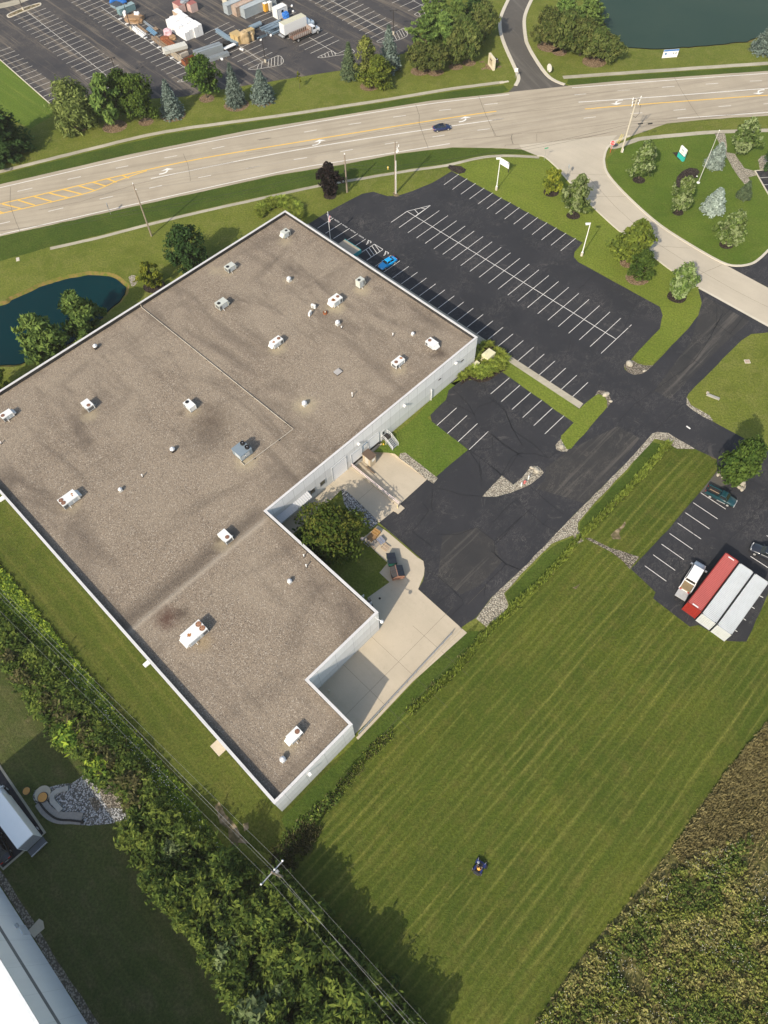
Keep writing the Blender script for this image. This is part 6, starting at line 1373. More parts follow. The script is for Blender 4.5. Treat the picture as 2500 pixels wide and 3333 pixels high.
p5 = upole((932.6, 2859), 13.0, 'timber pole with steel crossarm rising from the thicket', .17, ((12.6, 3.6),), atan2(*(G(908.5, 2802.7, 12.7)-G(864.5, 2851, 12.7)).yx))
MB().box((.4, -.2, 11.4), (.4, .3, .9)).build('transformer', M['steel'], p5)
def wire(a, b, sag, m, label, r=.018, group='overhead wires', n=14):
    a, b = Vector(a), Vector(b)
    pts = [a.lerp(b, i/n)-Vector((0, 0, sag*4*(i/n)*(1-i/n))) for i in range(n+1)]
    tag(MB().tube([p-a for p in pts], r, 4).build('overhead_wire', M[m], None, loc=a), label, 'wire', group)
# thicket line: three conductors and a neutral
for i, (e, l, rr_, lb_) in enumerate((((908.5, 2802.7), (0, 1915), (1500, 3456), 'wire nearest the warehouse'), ((884.4, 2832), (0, 1945), (1460, 3456), 'middle conductor'), ((864.5, 2851), (0, 1990), (1390, 3456), 'wire furthest from the warehouse'), ((893, 2828), (0, 1930), (1435, 3456), 'thicker lower cable'))):
    z = 12.95 if i < 3 else 10.8; E_ = G(*e, z); a = G(*l, z); b = G(*rr_, z); w_ = .012 if i < 3 else .022
    A_ = E_+(a-E_).normalized()*75; B_ = E_+(b-E_).normalized()*60
    wire(A_, E_, .6, 'wire', lb_+' over the side lawn, running to the upper left', w_)
    wire(E_, B_, .4, 'wire', lb_+' over the thicket, running to the bottom edge', w_)
T = lambda b, z: G(*b)+Vector((0, 0, z))
for z, m, w_, lb_ in ((13.6, 'wire', .014, 'topmost pale wire'), (12.2, 'wire', .014, 'second pale wire'), (7.2, 'black_wire', .026, 'lower dark communication cable'), (6.4, 'black_wire', .022, 'lowest dark cable')):
    P1_, P2_, P3_, P4_ = T((493.7, 768.5), z), T((1130, 626), min(z, 9.9)), T((1286.6, 630), z), T((2023, 495), z)
    wire(P1_+(P1_-P3_).normalized()*55+Vector((0, 3, 0)), P1_, .6, m, lb_+' along the road left of the timber pole', w_)
    wire(P1_, P3_ if z > 10 else P2_, .9, m, lb_+' between the timber pole and the riser pole', w_)
    if z < 10: wire(P2_, P3_, .15, m, lb_+' on the short span beside the purple tree', w_)
    wire(P3_, P4_, 1.1, m, lb_+' between the riser pole and the side street corner', w_)
    wire(P4_, P4_+Vector((60, 8, 0)), .6, m, lb_+' running off the right edge over the corner lawn', w_)
SB = thing('cable_splice', 'two dark splice boxes hanging on the cable at the side street corner', 'splice box', T((2023, 495), 7.0)+Vector((2.2, .3, 0)))
MB().tube([(0, 0, 0), (1.2, .16, 0)], .14, 8).build('splice_case', M['black_wire'], SB); MB().tube([(2.6, .35, -.3), (3.7, .5, -.3)], .16, 8).build('splice_case', M['black_wire'], SB)
def lpole(base, h, label, style='white', rz=0.0, foot=.9, r=.09):
    m = M['white'] if style == 'white' else M['dark_steel']
    p = thing('light_pole', label, 'light pole', G(*base), rz, 'white lot lamp poles' if style == 'white' else 'dark yard lamp poles')
    MB().cyl((0, 0, 0), .3, foot, 14).build('footing', M['concrete_post'], p)
    MB().tube([(0, 0, foot), (0, 0, h)], [r*1.3, r], 8).build('pole', m, p); MB().cyl((0, 0, foot), .2, .25, 10, 0, .12).build('base_cover', m, p)
    if style == 'white': MB().box((-.55, 0, h-.25), (.9, .5, .22)).build('lamp_head', m, p)
    else:
        a = MB().box((0, 0, h-.1), (1.6, .08, .08)).build('arm', m, p)
        for s_ in (-.8, .8): MB().box((s_, 0, h-.12), (.6, .45, .2)).build('lamp_head', m, a)
lpole((1893, 832), 8.6, 'white lamp pole at the corner of the main lot beside the verge'); lpole((1615.5, 618), 8.4, 'white lamp pole in front of the blank roadside sign')
lpole((864.6, 203), 6.5, 'dark lamp pole in the hatched yard corner nearest the road', 'dark', .4); lpole((1281, 112), 6.5, 'dark lamp pole behind the tallest blue spruce', 'dark'); lpole((427, 95), 6.8, 'dark lamp pole among the stacked materials', 'dark', .4); lpole((77, 33), 6.5, 'dark lamp pole on the kerbed island at the upper left', 'dark', .4); lpole((388, 268), 6.5, 'dark lamp pole half hidden behind the dense maple', 'dark', .4)
tp = thing('flag_pole', 'tall bare white pole standing on the corner lawn', 'flag pole', G(2272.7, 595))
MB().tube([(0, 0, 0), (0, 0, 6), (0, 0, 13)], [.09, .08, .045], 10).build('pole', paint('greyed pole', (.55, .54, .50)), tp); MB().cyl((0, 0, 0), .4, .12, 14).build('base', M['white'], tp); MB().lathe((0, 0, 13), [(.04, 0), (.13, .1), (.02, .24)], 10).build('finial', M['white'], tp)
fp_ = thing('flag_pole', 'flag pole with a limp striped flag beside the entrance canopy', 'flag pole', G(1076, 783))
MB().tube([(0, 0, 0), (0, 0, 7.5)], [.07, .045], 8).build('pole', M['white'], fp_); MB().lathe((0, 0, 7.5), [(.03, 0), (.09, .08), (.01, .18)], 8).build('finial', M['white'], fp_)
fg = MB(); n = 14
for i in range(n+1):
    for j in range(7):
        s_ = j/6; z = 7.2-2.3*i/n; y = .12*sin(i*.9+j*1.6)*(.3+s_); x = .06+.45*s_*(1-.35*abs(sin(i*.35)))
        fg.v.append((x, y, z-.8*s_*(1-i/n)))
for i in range(n):
    for j in range(6): fg.f.append((i*7+j, i*7+j+1, i*7+j+8, i*7+j+7)); fg.m.append(2 if (i < 6 and j < 3) else (i % 2))
fg.build('flag', [paint('flag red', (.45, .04, .06)), paint('flag white', (.72, .70, .70)), paint('flag blue', (.03, .05, .20))], fp_)

# ---- signs
ss = thing('stop_sign', 'red octagonal stop sign on a red banded post at the side street corner', 'stop sign', G(1986, 497), radians(-20))
MB().box((0, 0, 1.1), (.1, .06, 2.2)).build('post', paint('red post', (.62, .07, .03), dirt=.1), ss)
octo = [(.62*cos(pi/8+k*pi/4), .62*sin(pi/8+k*pi/4)) for k in range(8)]
fc = MB(); fc.add([(x, -.05, 2.6+y) for x, y in octo]+[(x, -.08, 2.6+y) for x, y in octo], [tuple(range(8)), tuple(range(15, 7, -1))]+[(k, k+8, (k+1) % 8+8, (k+1) % 8) for k in range(8)]); sgp = fc.build('sign_rim', M['white'], ss)
MB().add([(x*.9, -.085, 2.6+y*.9) for x, y in octo], [tuple(range(7, -1, -1))]).build('sign_face', paint('stop red', (.58, .03, .035), dirt=.05), sgp)
text('STOP', .44, (0, -.09, 2.6), 0, M['white'], 'lettering', sgp, tilt=(pi/2, 0, 0))
def panel_sign(name, label, cat, base, rz, parts, posts, pm):
    s_ = thing(name, label, cat, G(*base), rz)
    for x0, x1, y0, y1, z0, z1, nm, m in parts: MB().box2((x0, y0, z0), (x1, y1, z1)).build(nm, m, s_)
    for x, h, r in posts: MB().box((x, .0, h/2), (r, r, h)).build('post', pm, s_)
    return s_
WH = M['white']
panel_sign('blank_sign', 'blank white leasing board on dark posts behind the lamp pole', 'sign board', (1640, 553), head(G(1640, 553), G(1661, 565.5)), [(-1.5, 1.5, -.09, -.04, 1.0, 2.6, 'board', WH)], [(-1.45, 2.65, .12), (1.45, 2.65, .12)], M['dark_steel'])
bs = thing('lakeside_sign', 'low white billboard with a blue band by the lake', 'sign board', G(2178, 189), radians(4))
MB().box2((-2.2, -.05, .15), (2.2, .05, 2.3)).build('board', WH, bs); MB().box2((-2.2, -.07, 1.85), (2.2, -.05, 2.3)).build('blue_band', paint('sign blue', (.06, .18, .45), dirt=.1), bs)
MB().tube([(-1.4, -.07, 1.25), (-1.4, -.08, 1.25)], .32, 18).build('emblem', paint('emblem blue', (.10, .22, .42)), bs)
for x in (.85, 1.55): MB().box2((x-.16, -.07, 1.1), (x+.16, -.05, 1.45)).build('pictogram', paint('sign grey', (.15, .17, .2)), bs)
for x in (-2.1, 2.1): MB().box((x, .06, 1.1), (.14, .14, 2.2)).build('post', M['wood'], bs)
ms = thing('monument_sign', 'upright cream stone slab sign with engraved panel', 'monument sign', G(1599, 219), head(G(1599, 219), G(1611, 235)))
MB().box2((-1.9, -.3, 0), (1.9, .3, 3.0)).build('slab', paint('cream sign stone', (.66, .60, .45), dirt=.25), ms); MB().box2((-1.0, -.33, .8), (1.0, -.3, 2.4)).build('panel', paint('tan panel', (.45, .38, .25)), ms); MB().box2((-.7, -.345, 1.9), (.7, -.33, 2.15)).build('engraving', M['dark_steel'], ms)
lt = thing('ground_light', 'small floodlight in mulch beside the monument sign', 'floodlight', G(1617, 198)); MB().box((0, 0, .4), (.5, .35, .5)).build('housing', M['black'], lt); MB().box((0, -.2, .5), (.3, .05, .3)).build('lens', WH, lt)
cs = thing('street_sign', 'thin white roadside sign at the mouth of the lake drive', 'road sign', G(1677, 254)); MB().box((0, 0, 1), (.08, .08, 2)).build('post', M['steel'], cs); MB().box((0, -.06, 2.2), (.9, .05, .9)).build('sign_face', WH, cs)
os_ = thing('oval_sign', 'pale oval yard sign right of the lake drive', 'sign', G(1786, 236), radians(-65)); MB().tube([(0, -.06, 1.2), (0, .06, 1.2)], 1.05, 18).build('face', paint('pale oval', (.6, .58, .52)), os_); MB().box((0, 0, .3), (.2, .2, .6)).build('post', M['dark_steel'], os_)
tl_ = thing('corner_sign', 'white and turquoise slab sign on the corner lawn', 'monument sign', G(2215, 517), head(G(2215, 517), G(2226, 528)))
MB().box2((-1.15, -.18, 1.25), (1.15, .18, 2.9)).build('upper_panel', WH, tl_); MB().box2((-1.2, -.28, 0), (1.2, .28, 1.1)).build('lower_panel', paint('turquoise', (.03, .46, .38), dirt=.08), tl_); MB().box2((-1.2, -.22, 1.1), (1.2, .22, 1.25)).build('band', paint('dark teal', (.01, .12, .12)), tl_)
MB().box2((-.45, -.2, 2.1), (.4, -.18, 2.5)).build('emblem', paint('emblem grey', (.45, .50, .50)), tl_); MB().box2((-.5, -.2, 1.6), (.35, -.18, 1.75)).build('lettering', paint('emblem grey', (.45, .50, .50)), tl_)
MB().box2((1.151, -.17, 1.3), (1.17, .17, 2.0)).build('side_panel', paint('pale turquoise', (.35, .66, .60)), tl_)
ng = thing('street_name_sign', 'green street name blade on a thin post at the side street', 'street sign', G(1771, 523)); MB().tube([(0, 0, 0), (0, 0, 3.2)], .04, 6).build('post', M['steel'], ng); MB().box((0, 0, 3.3), (1.0, .04, .26), .3).build('blade', paint('sign green', (.02, .35, .18)), ng)
for b, t_, lb_ in (((361, 698), .0, 'small grey sign seen edge on left of the timber pole'), ((1846, 573), .0, 'grey sign post on the left kerb of the side street')):
    q = thing('road_sign', lb_, 'road sign', G(*b)); MB().tube([(0, 0, 0), (0, 0, 2.8)], .05, 6).build('post', M['steel'], q); MB().box((0, 0, 2.5), (.06, .8, .9), .2).build('sign_plate', paint('sign back', (.42, .44, .45)), q)
hy = thing('fire_hydrant', 'yellow hydrant on the verge left of the riser pole', 'fire hydrant', G(1263, 551))
MB().lathe((0, 0, 0), [(.16, 0), (.16, .1), (.12, .12), (.12, .6), (.17, .62), (.17, .68), (.12, .75), (.04, .86)], 14).build('barrel', paint('hydrant yellow', (.75, .52, .06)), hy); MB().tube([(-.26, 0, .48), (.26, 0, .48)], .08, 8).build('nozzle', paint('hydrant cap', (.62, .60, .52)), hy)
hy2 = thing('fire_hydrant', 'faded red hydrant between two white bollards on the gravel', 'fire hydrant', G(1707, 1573))
MB().lathe((0, 0, 0), [(.2, 0), (.2, .1), (.15, .12), (.15, .65), (.2, .68), (.13, .85), (.04, .95)], 14).build('barrel', paint('faded hydrant red', (.50, .14, .13)), hy2); MB().tube([(-.32, 0, .5), (.32, 0, .5)], .1, 8).build('nozzle', paint('faded hydrant red', (.50, .14, .13)), hy2)
for k, b in enumerate(((2007, 468), (2012, 470))):
    g = thing('guy_guard', ('left ' if k == 0 else 'right ')+'yellow guy wire guard beside the big corner pole', 'guy guard', G(*b)); MB().tube([(0, 0, 0), (.8, .3, 2.4)], .05, 6).build('sleeve', paint('guard yellow', (.75, .62, .05)), g)
wb_ = thing('trash_barrel', 'dark barrel lying by the stop sign at the path end', 'barrel', G(2004, 474)); MB().tube([(-.5, 0, .28), (.5, 0, .28)], .28, 12).build('drum', paint('slate barrel', (.10, .11, .13)), wb_)
ml = thing('ground_light', 'little white floodlight by the kidney shaped bed', 'floodlight', G(2266, 579)); MB().box((0, 0, .25), (.35, .3, .4)).build('housing', M['black'], ml); MB().box((0, -.1, .5), (.3, .3, .1)).build('lens', WH, ml)

# ================================================================== VEHICLES
def quad(mb, a, b, c, d, mi=0): mb.add([a, b, c, d], [(0, 1, 2, 3)], mi)
def car_paint(name, c):
    t = NT(name); t.b.inputs['Coat Weight'].default_value = .6; t.b.inputs['Coat Roughness'].default_value = .08
    f = t.ramp(t.noise(t.pos(True), 2.5, 4), .4, .7, 0, .12)
    return t.done(t.mix(f, c, tuple(x*.75+.02 for x in c)), .35, 0, .5)
def loft(st):
    """st: list of (x, halfwidth_low, halfwidth_mid, halfwidth_top, z0, zmid, ztop); closed body skin"""
    mb = MB(); n = 8; vs = []
    for x, wl, wm, wt, z0, zm, z1 in st:
        vs += [(x, -wl, z0), (x, -wm, z0+(zm-z0)*.45), (x, -wm*.985, zm), (x, -wt, z1), (x, wt, z1), (x, wm*.985, zm), (x, wm, z0+(zm-z0)*.45), (x, wl, z0)]
    fs = []
    for i in range(len(st)-1):
        for k in range(n): fs.append((i*n+k, i*n+(k+1) % n, (i+1)*n+(k+1) % n, (i+1)*n+k))
    fs += [tuple(range(n-1, -1, -1)), tuple(range((len(st)-1)*n, len(st)*n))]
    mb.add(vs, [tuple(reversed(f)) for f in fs]); return mb
def wheels(par, xs, ys, r, w=.22, rim='chrome'):
    for x in xs:
        for s_ in (-1, 1):
            y = s_*ys
            ty_ = MB(); ty_.tube([(x, y-w/2, r), (x, y+w/2, r)], r, 20); o = ty_.build('wheel', M['black'], par)
            rm = MB(); rm.tube([(x, y+s_*w*.42, r), (x, y+s_*w*.56, r)], [r*.66, r*.6], 16); rm.build('rim', M[rim], o)
def cabin(par, body_m, xb0, xb1, xt0, xt1, zb, zt, wb, wt, wins=2, roof_m=None):
    """greenhouse: b = belt line, t = roof; x0 rear, x1 front"""
    c = MB(); vb = [(xb0, -wb, zb), (xb1, -wb, zb), (xb1, wb, zb), (xb0, wb, zb)]; vt = [(xt0, -wt, zt), (xt1, -wt, zt), (xt1, wt, zt), (xt0, wt, zt)]
    c.add(vb+vt, [(0, 1, 5, 4), (1, 2, 6, 5), (2, 3, 7, 6), (3, 0, 4, 7)]); cb_ = c.build('cabin', body_m, par)
    rf_ = MB(); cx_, hx = (xt0+xt1)/2, (xt1-xt0)/2
    rf_.add([(xt0, -wt, zt), (xt1, -wt, zt), (xt1, wt, zt), (xt0, wt, zt), (xt0+.12, -wt*.86, zt+.05), (xt1-.12, -wt*.86, zt+.05), (xt1-.12, wt*.86, zt+.05), (xt0+.12, wt*.86, zt+.05)], [(4, 5, 6, 7), (0, 1, 5, 4), (1, 2, 6, 5), (2, 3, 7, 6), (3, 0, 4, 7)]); rf_.build('roof', roof_m or body_m, par)
    L_ = lambda a, b, f: Vector(a).lerp(Vector(b), f)
    def pane(nm, a, b, c_, d, ins=(.06, .06), off=.012):
        A, B_, C_, D = Vector(a), Vector(b), Vector(c_), Vector(d)
        bl = lambda u, v: A.lerp(B_, u).lerp(D.lerp(C_, u), v)
        nrm = (B_-A).cross(D-A).normalized()*off
        q = [bl(ins[0], .07)+nrm, bl(1-ins[1], .07)+nrm, bl(1-ins[1], .92)+nrm, bl(ins[0], .92)+nrm]
        MB().add(q, [(0, 1, 2, 3)]).build(nm, M['glass'], par)
    pane('windscreen', vb[1], vb[2], vt[2], vt[1]); pane('rear_window', vb[3], vb[0], vt[0], vt[3])
    for s_ in (-1, 1):
        i0, i1 = (0, 1) if s_ < 0 else (3, 2)
        for k in range(wins):
            f0, f1 = k/wins, (k+1)/wins
            a, b, c_, d = L_(vb[i0], vb[i1], f0), L_(vb[i0], vb[i1], f1), L_(vt[i0], vt[i1], f1), L_(vt[i0], vt[i1], f0)
            if s_ < 0: pane('side_window', a, b, c_, d, (.05 if k else .08, .05))
            else: pane('side_window', b, a, d, c_, (.05, .05 if k else .08))
def lamps(par, xf, xr, w, zf, zr):
    for s_ in (-1, 1):
        MB().box((xf, s_*w, zf), (.12, .34, .14)).build('headlight', M['clear_lens'], par); MB().box((xr, s_*w, zr), (.10, .36, .16)).build('tail_light', M['red_lens'], par)
def sedan(name, label, loc, rz, m, L_=4.8, W_=1.8, H_=1.42, cat='car', roof_m=None, fast=False):
    r = thing(name, label, cat, loc, rz); h = W_/2; e = L_/2; f = H_/1.42
    loft([(-e, h*.72, h*.80, h*.70, .34, .62, .74*f), (-e+.18, h*.86, h*.95, h*.80, .24, .74*f, .93*f), (-e+.9, h*.93, h, h*.84, .2, .82*f, .98*f), (-.3, h*.94, h, h*.86, .2, .82*f, .97*f), (.75, h*.94, h, h*.85, .2, .80*f, .95*f), (e-.75, h*.92, h*.98, h*.78, .2, .70*f, .84*f), (e-.2, h*.84, h*.90, h*.68, .24, .58*f, .68*f), (e, h*.66, h*.72, h*.55, .32, .50*f, .56*f)]).build('body', m, r, True)
    if fast: cabin(r, m, -e+.35, e-1.35, -.75, .35, .92*f, H_, h*.84, h*.62, 2, roof_m)
    else: cabin(r, m, -e+.75, e-1.45, -e+1.45, .45, .94*f, H_, h*.85, h*.64, 2, roof_m)
    wheels(r, (-e+.92, e-.9), h-.08, .32); lamps(r, e-.12, -e+.05, h*.62, .58*f, .78*f)
    for s_ in (-1, 1): MB().box((e-1.62, s_*(h+.06), .98*f), (.16, .16, .12)).build('mirror', m, r)
    MB().box((e-.01, 0, .32), (.06, W_*.6, .14)).build('grille', M['black'], r); MB().box((-e+.01, 0, .55), (.04, .5, .13)).build('number_plate', M['white'], r)
    return r
Zbl = lambda x, y, z=0: G(1210+x/13.825, 800+y/13.825, z)
ha = head(Zbl(1080, 620), Zbl(400, 1040))
sedan('parked_car', 'bright blue sedan parked alone on the main lot', (Zbl(1000, 690)+Zbl(430, 1030))/2, ha, car_paint('bright blue paint', (.002, .36, .80)), 4.7, 1.75)
hb = head(G(1410, 430), G(1463, 421)); sedan('moving_car', 'dark navy fastback driving on the main road', G(1438, 422), hb, car_paint('navy paint', (.008, .018, .075)), 4.8, 1.86, 1.44, roof_m=paint('black roof', (.006, .006, .008), rough=.15), fast=True)
# green pickup
a_, b_ = Zn([(215, 560)])[0], Zn([(690, 800)])[0]
pk = thing('pickup_truck', 'dark teal pickup with an empty black bed parked by the stone bed', 'pickup truck', G(*Zn([(455, 672)])[0]), head(G(*a_), G(*b_)))
TEAL = car_paint('dark teal paint', (.006, .042, .052)); h = .95; e = 2.65
loft([(-e, h*.9, h*.95, h*.9, .42, .8, 1.0), (-.35, h*.93, h, h*.93, .38, .9, 1.02), (-.3, h*.93, h, h*.93, .38, .9, 1.02)]).build('cargo_bed', TEAL, pk)
MB().box2((-e+.12, -h*.78, 1.0), (-.45, h*.78, 1.035)).build('bed_liner', paint('black bed liner', (.02, .018, .018), rough=.8), pk)
MB().box2((-e+.4, -.06, 1.03), (-.5, .06, 1.09)).build('bed_bar', M['wood'], pk)
for s_ in (-1, 1): MB().box2((-e+.02, s_*h*.80, 1.0), (-.35, s_*h*.95, 1.2)).build('bed_rail', TEAL, pk)
MB().box2((-e, -h*.9, .9), (-e+.1, h*.9, 1.2)).build('tailgate', TEAL, pk)
loft([(-.3, h*.93, h, h*.9, .38, .95, 1.08), (.95, h*.93, h, h*.9, .38, .92, 1.06), (e-.9, h*.9, h*.97, h*.84, .38, .85, 1.0), (e-.15, h*.86, h*.9, h*.76, .42, .75, .88), (e, h*.8, h*.82, h*.7, .46, .66, .74)]).build('body', TEAL, pk, True)
cabin(pk, TEAL, -.3, 1.35, -.2, .72, 1.06, 1.68, h*.88, h*.7, 1); wheels(pk, (-1.55, 1.65), h-.08, .37, .26); lamps(pk, e-.08, -e-.01, h*.62, .72, .95)
MB().box2((e-.05, -h*.85, .42), (e+.1, h*.85, .6)).build('bumper', M['chrome'], pk); MB().box2((-.3, -h-.03, .34), (1.2, -h+.06, .42)).build('side_step', M['chrome'], pk)
for s_ in (-1, 1): MB().box((1.15, s_*(h+.12), 1.18), (.14, .22, .22)).build('mirror', M['black'], pk)
# dark suv at the right edge
a_, b_ = Zn([(1327, 1730)])[0], Zn([(1010, 1580)])[0]; hd2 = head(G(*a_), G(*b_))
SUV = car_paint('slate suv paint', (.020, .024, .034)); su = thing('suv', 'dark slate suv with chrome trim cut by the right edge', 'car', G(*b_)-Vector((cos(hd2), sin(hd2), 0))*2.3, hd2); h = .97; e = 2.45
loft([(-e, h*.8, h*.88, h*.8, .4, .8, .98), (-e+.25, h*.92, h*.98, h*.88, .3, .95, 1.1), (.6, h*.94, h, h*.88, .28, .95, 1.1), (e-.85, h*.93, h*.98, h*.82, .28, .9, 1.04), (e-.2, h*.86, h*.93, h*.74, .32, .8, .92), (e, h*.76, h*.8, h*.64, .38, .68, .78)]).build('body', SUV, su, True)
cabin(su, SUV, -e+.15, .95, -e+.5, .35, 1.08, 1.72, h*.88, h*.72, 2); wheels(su, (-1.45, 1.45), h-.08, .37, .26); lamps(su, e-.12, -e+.02, h*.66, .82, .95)
for s_ in (-1, 1): MB().box((.75, s_*(h+.1), 1.15), (.16, .2, .18)).build('mirror', SUV, su); MB().box2((-2.0, s_*h*.74, 1.74), (.2, s_*h*.70, 1.8)).build('roof_rail', M['chrome'], su); MB().box2((-1.9, s_*(h-.10), 1.08), (.8, s_*(h-.06), 1.12)).build('window_trim', M['chrome'], su)
MB().box((e-.02, 0, .68), (.08, 1.2, .3)).build('grille', M['chrome'], su)
# white utility truck with lift gate
Zw = lambda x, y, z=0: G(2160+x/4.879, 1780+y/4.879, z)
f_, r0_ = Zw(585, 275, .5), Zw(350, 660, .5); hw_ = head(r0_, f_); c0 = Vector((r0_.x, r0_.y, 0))
tk = thing('utility_truck', 'white capped truck with an open straw filled bed and lowered lift gate', 'truck', c0, hw_); WT = car_paint('white truck paint', (.78, .78, .77)); h = 1.0; LT = (f_-r0_).length
loft([(1.0, h*.95, h, h*.96, .4, 1.1, 1.3), (LT-1.6, h*.95, h, h*.95, .4, 1.05, 1.2), (LT-.5, h*.92, h*.96, h*.85, .4, .95, 1.1), (LT-.05, h*.84, h*.86, h*.74, .45, .8, .92), (LT, h*.8, h*.82, h*.7, .5, .7, .8)]).build('body', WT, tk, True)
cabin(tk, WT, 1.0, LT-1.0, 1.05, LT-1.6, 1.2, 1.95, h*.96, h*.86, 3)
MB().box2((1.1, -h*.86, 1.99), (LT-1.7, h*.86, 2.06)).build('cap_roof', WT, tk)
bd = MB(); bd.box2((-.55, -h, .6), (1.0, -h+.14, 1.35)); bd.box2((-.55, h-.14, .6), (1.0, h, 1.35)); bd.box2((-.6, -h, .55), (1.0, h, .7)); bd.build('cargo_bed', WT, tk)
MB().box2((-.5, -h+.15, .7), (.98, h-.15, .95)).build('straw_load', paint('straw load', (.27, .20, .11), dirt=.6, sc=6), tk)
for s_ in (-1, 1):
    for x in (-.45, -.05, .35): MB().box((x, s_*(h+.04), 1.3), (.18, .1, .12)).build('bed_bracket', M['dark_steel'], tk)
MB().box2((-2.2, -h*.9, .5), (-.62, h*.9, .6)).build('lift_gate', paint('worn aluminium', (.46, .46, .45), dirt=.4), tk)
for y in (-.5, .4): MB().box2((-2.75, y-.12, .2), (-2.2, y+.12, .3)).build('gate_arm', M['dark_steel'], tk)
wheels(tk, (.2, LT-1.0), h-.12, .38, .26, 'chrome'); lamps(tk, LT-.1, -.6, h*.7, .78, .7)
for s_ in (-1, 1): MB().box((LT-1.3, s_*(h+.25), 1.35), (.2, .36, .3)).build('mirror', M['steel'], tk)
# shipping containers (ribbed skins)
def container(loc, rz, m, label, L_=12.19, W_=2.44, H_=2.82, rib=.29, end_m=None, doors=-1, group='long shipping containers on the neighbour lot', mark=None):
    c = thing('shipping_container', label, 'shipping container', loc, rz, group)
    def ribbed(n, w, h, fx):
        mb = MB(); k = int(n/rib); vs = []; d = .07
        for i in range(k+1):
            for q, (f, o) in enumerate(((0, 0), (.35, 0), (.5, d), (.85, d))):
                s_ = min(n, (i+f)*rib); vs += [fx(s_, 0, o), fx(s_, h, o)]
        m_ = len(vs)//2; mb.add(vs, [(2*i, 2*i+2, 2*i+3, 2*i+1) for i in range(m_-1)]); return mb
    ribbed(L_-.1, 0, W_-.12, lambda s_, t_, o: (-L_+.05+s_, -W_/2+.06+t_, H_-.03-o)).build('roof', m, c)
    for sy in (-1, 1): ribbed(L_-.1, 0, H_-.2, lambda s_, t_, o: ((-L_+.05+s_) if sy < 0 else (-.05-s_), sy*(W_/2-.03-o), .1+t_)).build('side_wall', m, c)
    ribbed(W_-.1, 0, H_-.2, lambda s_, t_, o: (-L_+.04+o, W_/2-.05-s_, .1+t_)).build('end_wall', end_m or m, c)
    for sy in (-.5, .5): MB().box2((-.05, sy*W_/2+.57 if sy > 0 else sy*W_/2-.57, .12), (-.02, sy*W_/2-.57 if sy > 0 else sy*W_/2+.57, H_-.12)).build('door', end_m or m, c)
    fr = MB()
    for x in (-L_+.05, -.05):
        for y in (-W_/2+.05, W_/2-.05): fr.box((x, y, H_/2), (.12, .12, H_))
        for z in (.07, H_-.06): fr.box((x, 0, z), (.1, W_-.2, .12))
    for y in (-W_/2+.04, W_/2-.04):
        for z in (.07, H_-.06): fr.box((-L_/2, y, z), (L_-.2, .08, .12))
    fr.build('frame', end_m or m, c)
    for x in (-L_+.09, -.09):
        for y in (-W_/2+.09, W_/2-.09): MB().box((x, y, H_+.012), (.17, .15, .025)).build('corner_casting', M['dark_steel'], c)
    if mark:
        for x in (-L_+.35, -.45): MB().box((x, .0, H_+.005), (.22, 1.0, .012)).build('roof_marking', mark, c)
    return c
CTH = -0.7787; ca, cb2 = Vector((cos(CTH), sin(CTH), 0)), Vector((sin(CTH), -cos(CTH), 0))
far = Vector((56.706, 51.805, 0))+ca*1.22; rzc = atan2(-cb2.y, -cb2.x)
container(far, rzc, paint('red container roof', (.40, .09, .08), dirt=.25, sc=.6), 'red ribbed container beside the white truck', end_m=paint('bright red container end', (.29, .026, .018), dirt=.25), mark=M['white'])
GRYC = paint('pale grey container', (.50, .53, .54), dirt=.25, sc=.5)
for fl_, lb_ in (((1215, 255), 'middle pale grey container between the red one and the other grey one'), ((1455, 420), 'outer pale grey container at the lawn edge')):
    p = Zw(*fl_, 2.82); container(Vector((p.x, p.y, 0))+ca*1.22, rzc, GRYC, lb_, end_m=paint('light grey container end', (.50, .52, .52), dirt=.2))
# white box truck in the truck court
Rr, Lr = G(107.4, 2714.7, 3.9), G(55.7, 2763.8, 3.9); Rf = G(5.3, 2580.8, 3.9); mid = (Rr+Lr)/2; hb2 = head(Rr, Rf)
bt = thing('box_truck', 'white box truck with a shaded tail lift in the lower left truck court', 'truck', (mid.x, mid.y, 0), hb2); WB = 2.5; LB = 8.0
MB().box2((0, -WB/2, 1.0), (LB, WB/2, 3.86)).build('cargo_box', car_paint('white box paint', (.78, .80, .78)), bt); MB().box2((.05, -WB/2+.05, 3.86), (LB-.05, WB/2-.05, 3.9)).build('box_roof', paint('white box roof', (.92, .93, .90), dirt=.05), bt)
MB().box2((-.04, -WB/2+.1, 1.05), (-.0, WB/2-.1, 3.7)).build('rear_door', paint('grimy roll door', (.30, .31, .32), dirt=.6, sc=3), bt)
MB().box2((-1.0, -WB/2, .75), (-.05, WB/2, .9)).build('tail_lift', paint('dark lift plate', (.10, .11, .12), dirt=.4), bt); MB().box2((-1.12, -WB/2, .7), (-1.0, WB/2, .95)).build('bumper', M['steel'], bt)
MB().box2((.2, -WB/2+.2, .55), (LB+2, WB/2-.2, .95)).build('chassis', M['dark_steel'], bt)
loft([(LB+.15, 1.05, 1.1, 1.0, .6, 1.7, 2.4), (LB+1.3, 1.05, 1.1, .95, .6, 1.7, 2.4), (LB+1.8, 1.0, 1.05, .9, .6, 1.3, 1.6), (LB+2.6, .9, .95, .8, .6, 1.2, 1.4)]).build('cab', car_paint('white cab paint', (.70, .74, .80)), bt); wheels(bt, (1.6, LB+1.4), 1.1, .48, .4)
MB().box2((LB+1.35, -.85, 1.75), (LB+1.75, .85, 2.3)).build('windscreen', M['glass'], bt)
